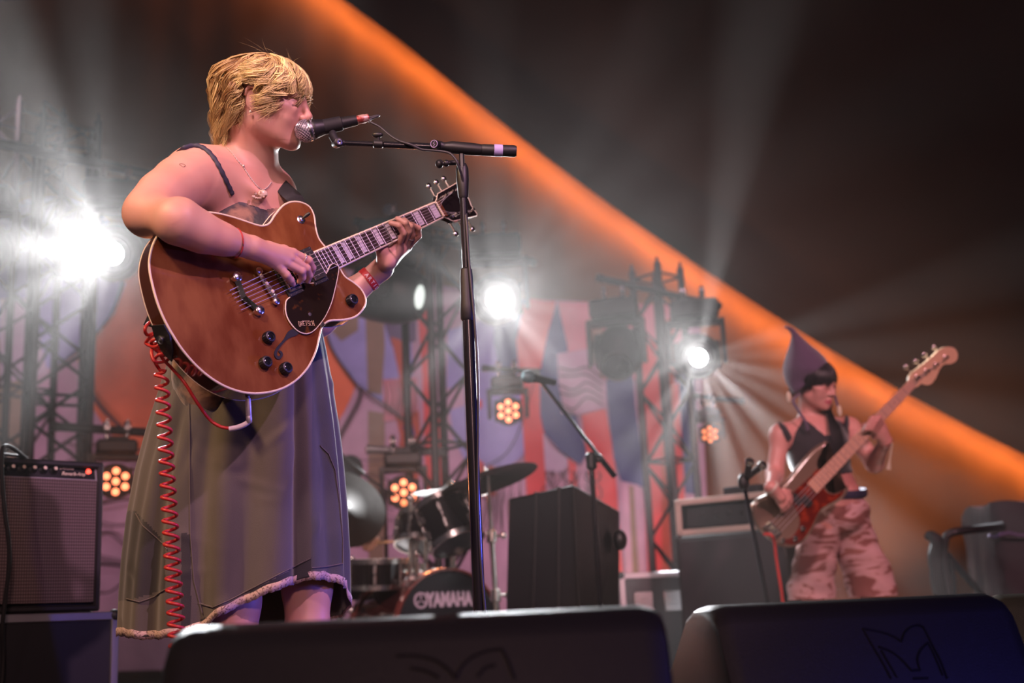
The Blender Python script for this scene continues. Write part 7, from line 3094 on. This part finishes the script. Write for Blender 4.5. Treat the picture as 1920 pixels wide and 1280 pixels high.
# hair
specs = []
rg3 = np.random.default_rng(21)
for s_ in range(900):
    phi = rg3.uniform(-math.pi, math.pi)
    c, s = math.cos(phi), math.sin(phi)
    lay = rg3.uniform(0, 1)
    ra, rf_, ru = .079 + .008 * lay, .104 + .008 * lay, .078 + .006 * lay
    cen = np.array([0, -.012, .026])
    ue_ = np.interp(abs(phi), [0, .6, 1.0, 1.4, 2.0, 3.15], [.008, .004, -.010, -.052, -.075, -.085]) + rg3.normal(0, .006)
    th0 = rg3.uniform(.05, 1.0)
    pts = []
    k = 11
    ths = np.linspace(th0, math.pi / 2, 6)
    for th in ths:
        pts.append(cen + np.array([ra * math.sin(th) * s, rf_ * math.sin(th) * c, ru * math.cos(th)]))
    dr_ = max(.002, cen[2] - ue_)
    for q in range(1, k - 5):
        t_ = q / (k - 6)
        pts.append(cen + np.array([ra * s * (1 - .06 * t_), rf_ * c * (1 - .05 * t_), -dr_ * t_]))
    pts = np.array(pts)
    wp = HB.c + pts[:, :1] * HB.r + pts[:, 1:2] * HB.f + pts[:, 2:3] * HB.u
    specs.append((wp, float(rg3.uniform(0, 1)), rg3.uniform(.8, 1.4)))
HV, HQ, HT = strands(HB, specs, 11, .0026)
bh = fast_mesh('hair', [(HV, HQ)], hair_mat('black_hair', (0.006, 0.005, 0.007), (0.030, 0.024, 0.028), .35), bassist)
at = bh.data.attributes.new('tone', 'FLOAT', 'POINT')
at.data.foreach_set('value', HT.astype(np.float32))
# pointed knitted hat: rings from the brim to the curled tip
M_HAT = mat('plum_knit', (0.085, 0.050, 0.100), 0.9, bump=(170, .8, .004), sheen=.5)
hatc = [(.0, -.010, -.050, .090, .062), (.0, -.036, -.012, .096, .084), (.005, -.040, .030, .098, .098), (.010, -.036, .066, .094, .100), (.018, -.040, .100, .080, .088), (.032, -.048, .130, .060, .068), (.048, -.060, .158, .038, .044), (.062, -.072, .184, .020, .022), (.074, -.084, .206, .010, .010), (.086, -.096, .222, .007, .007), (.102, -.112, .230, .004, .004)]
V, Fc = [], []
NN = 40
for i, (x, f_, u_, a_, c_) in enumerate(spline(hatc, 4)):
    tt = i / (4 * (len(hatc) - 1))
    for j in range(NN):
        th = 2 * math.pi * j / NN
        cf = math.cos(th)
        ff = c_ * cf
        rr = a_ * math.sin(th)
        lift = 0.0
        if i < 16:
            lift = max(0, cf) ** 1.0 * (.088 - .005 * i) * (1 - i / 16)
        V.append(HB.P(x + rr, -.012 + f_ + ff + .020 * (1 if i < 12 else 0) * max(0, cf) * 0, u_ + lift))
ns_ = 4 * (len(hatc) - 1) + 1
for i in range(ns_ - 1):
    for j in range(NN):
        Fc.append((i * NN + j, i * NN + (j + 1) % NN, (i + 1) * NN + (j + 1) % NN, (i + 1) * NN + j))
Fc.append(tuple((ns_ - 1) * NN + j for j in range(NN)))
b = MB()
b.add(np.array(V), Fc)
hat = b.build('knitted_hat', M_HAT, bassist, angle=180)
hat.modifiers.new('thick', 'SOLIDIFY').thickness = .006
for pp, nm in (([HB.P(.080, -.01, -.05), A(U(1487, 750, 5.42)), A(U(1496, 768, 5.40)), A(U(1510, 790, 5.39)), A(U(1515, 806, 5.39))], 'left'), ([HB.P(-.075, .01, -.03), A(U(1562, 735, 5.50)), A(U(1568, 752, 5.46)), A(U(1574, 768, 5.44))], 'right')):
    b = MB()
    b.tube(spline([tuple(p) for p in pp], 6), .0062, 8)
    b.build('ear_flap_cord', M_HAT, hat)
for p in (U(1479, 744, 5.44), U(1574, 770, 5.44)):
    b = MB()
    b.ell(p, (.011, .011, .026), 12)
    b.build('tassel', mat('cream_wool', (0.55, 0.48, 0.36), 0.9), hat)
# bracelets
ring_at(wRB, hR - wRB, .0300, .006, 'bracelet', mat('pale_bracelet', (0.60, 0.55, 0.45), 0.4), bassist)
b = MB()
b.tube([tuple(Vector(wLB) + Vector((.02, -.03, -.01))), tuple(U(1668, 862, 5.33)), tuple(U(1666, 880, 5.33))], [.004, .004, .011], 8)
b.build('bracelet_tassel', MATS['cream_wool'], bassist)
ring_at(wLB, pL - wLB, .0290, .005, 'bracelet', M_REDG, bassist)
# boots
for kk_ in (kR, kL):
    an = A((kk_[0], kk_[1] + .03, .10))
    f3 = Field()
    f3.cone(an + A((0, 0, .12)), an + A((0, 0, -.05)), .052, .050, .02)
    f3.cone(an + A((0, 0, -.05)), an + F_ * .20 + A((0, 0, -.06)), .048, .038, .02)
    V_, Q_ = f3.mesh(an - A((.3, .3, .098)), an + A((.3, .3, .2)), .007)
    fast_mesh('boot', [(V_, Q_)], M_BOOT, bassist)
# red lead
q0 = A(BW(1443, 1000, .010))
pts_ = [BW(1432, 1001, .0), BW(1446, 1003, .03), A(U(1452, 1018, 5.22)), A(U(1456, 1050, 5.24)), A(U(1464, 1100, 5.26)), A(U(1470, 1140, 5.28))]
e_ = pts_[-1]
pts_ += [A((e_[0] + .03, e_[1], .06)), A((e_[0] + .08, e_[1] + .05, .008)), A((e_[0] + .1, e_[1] + .5, .007))]
b = MB()
b.tube(spline([tuple(p) for p in pts_], 6), .0068, 8)
bl = b.build('bass_cable', M_COIL, angle=180)
tag(bl, 'straight red cable hanging from the pale gold bass', 'cable')
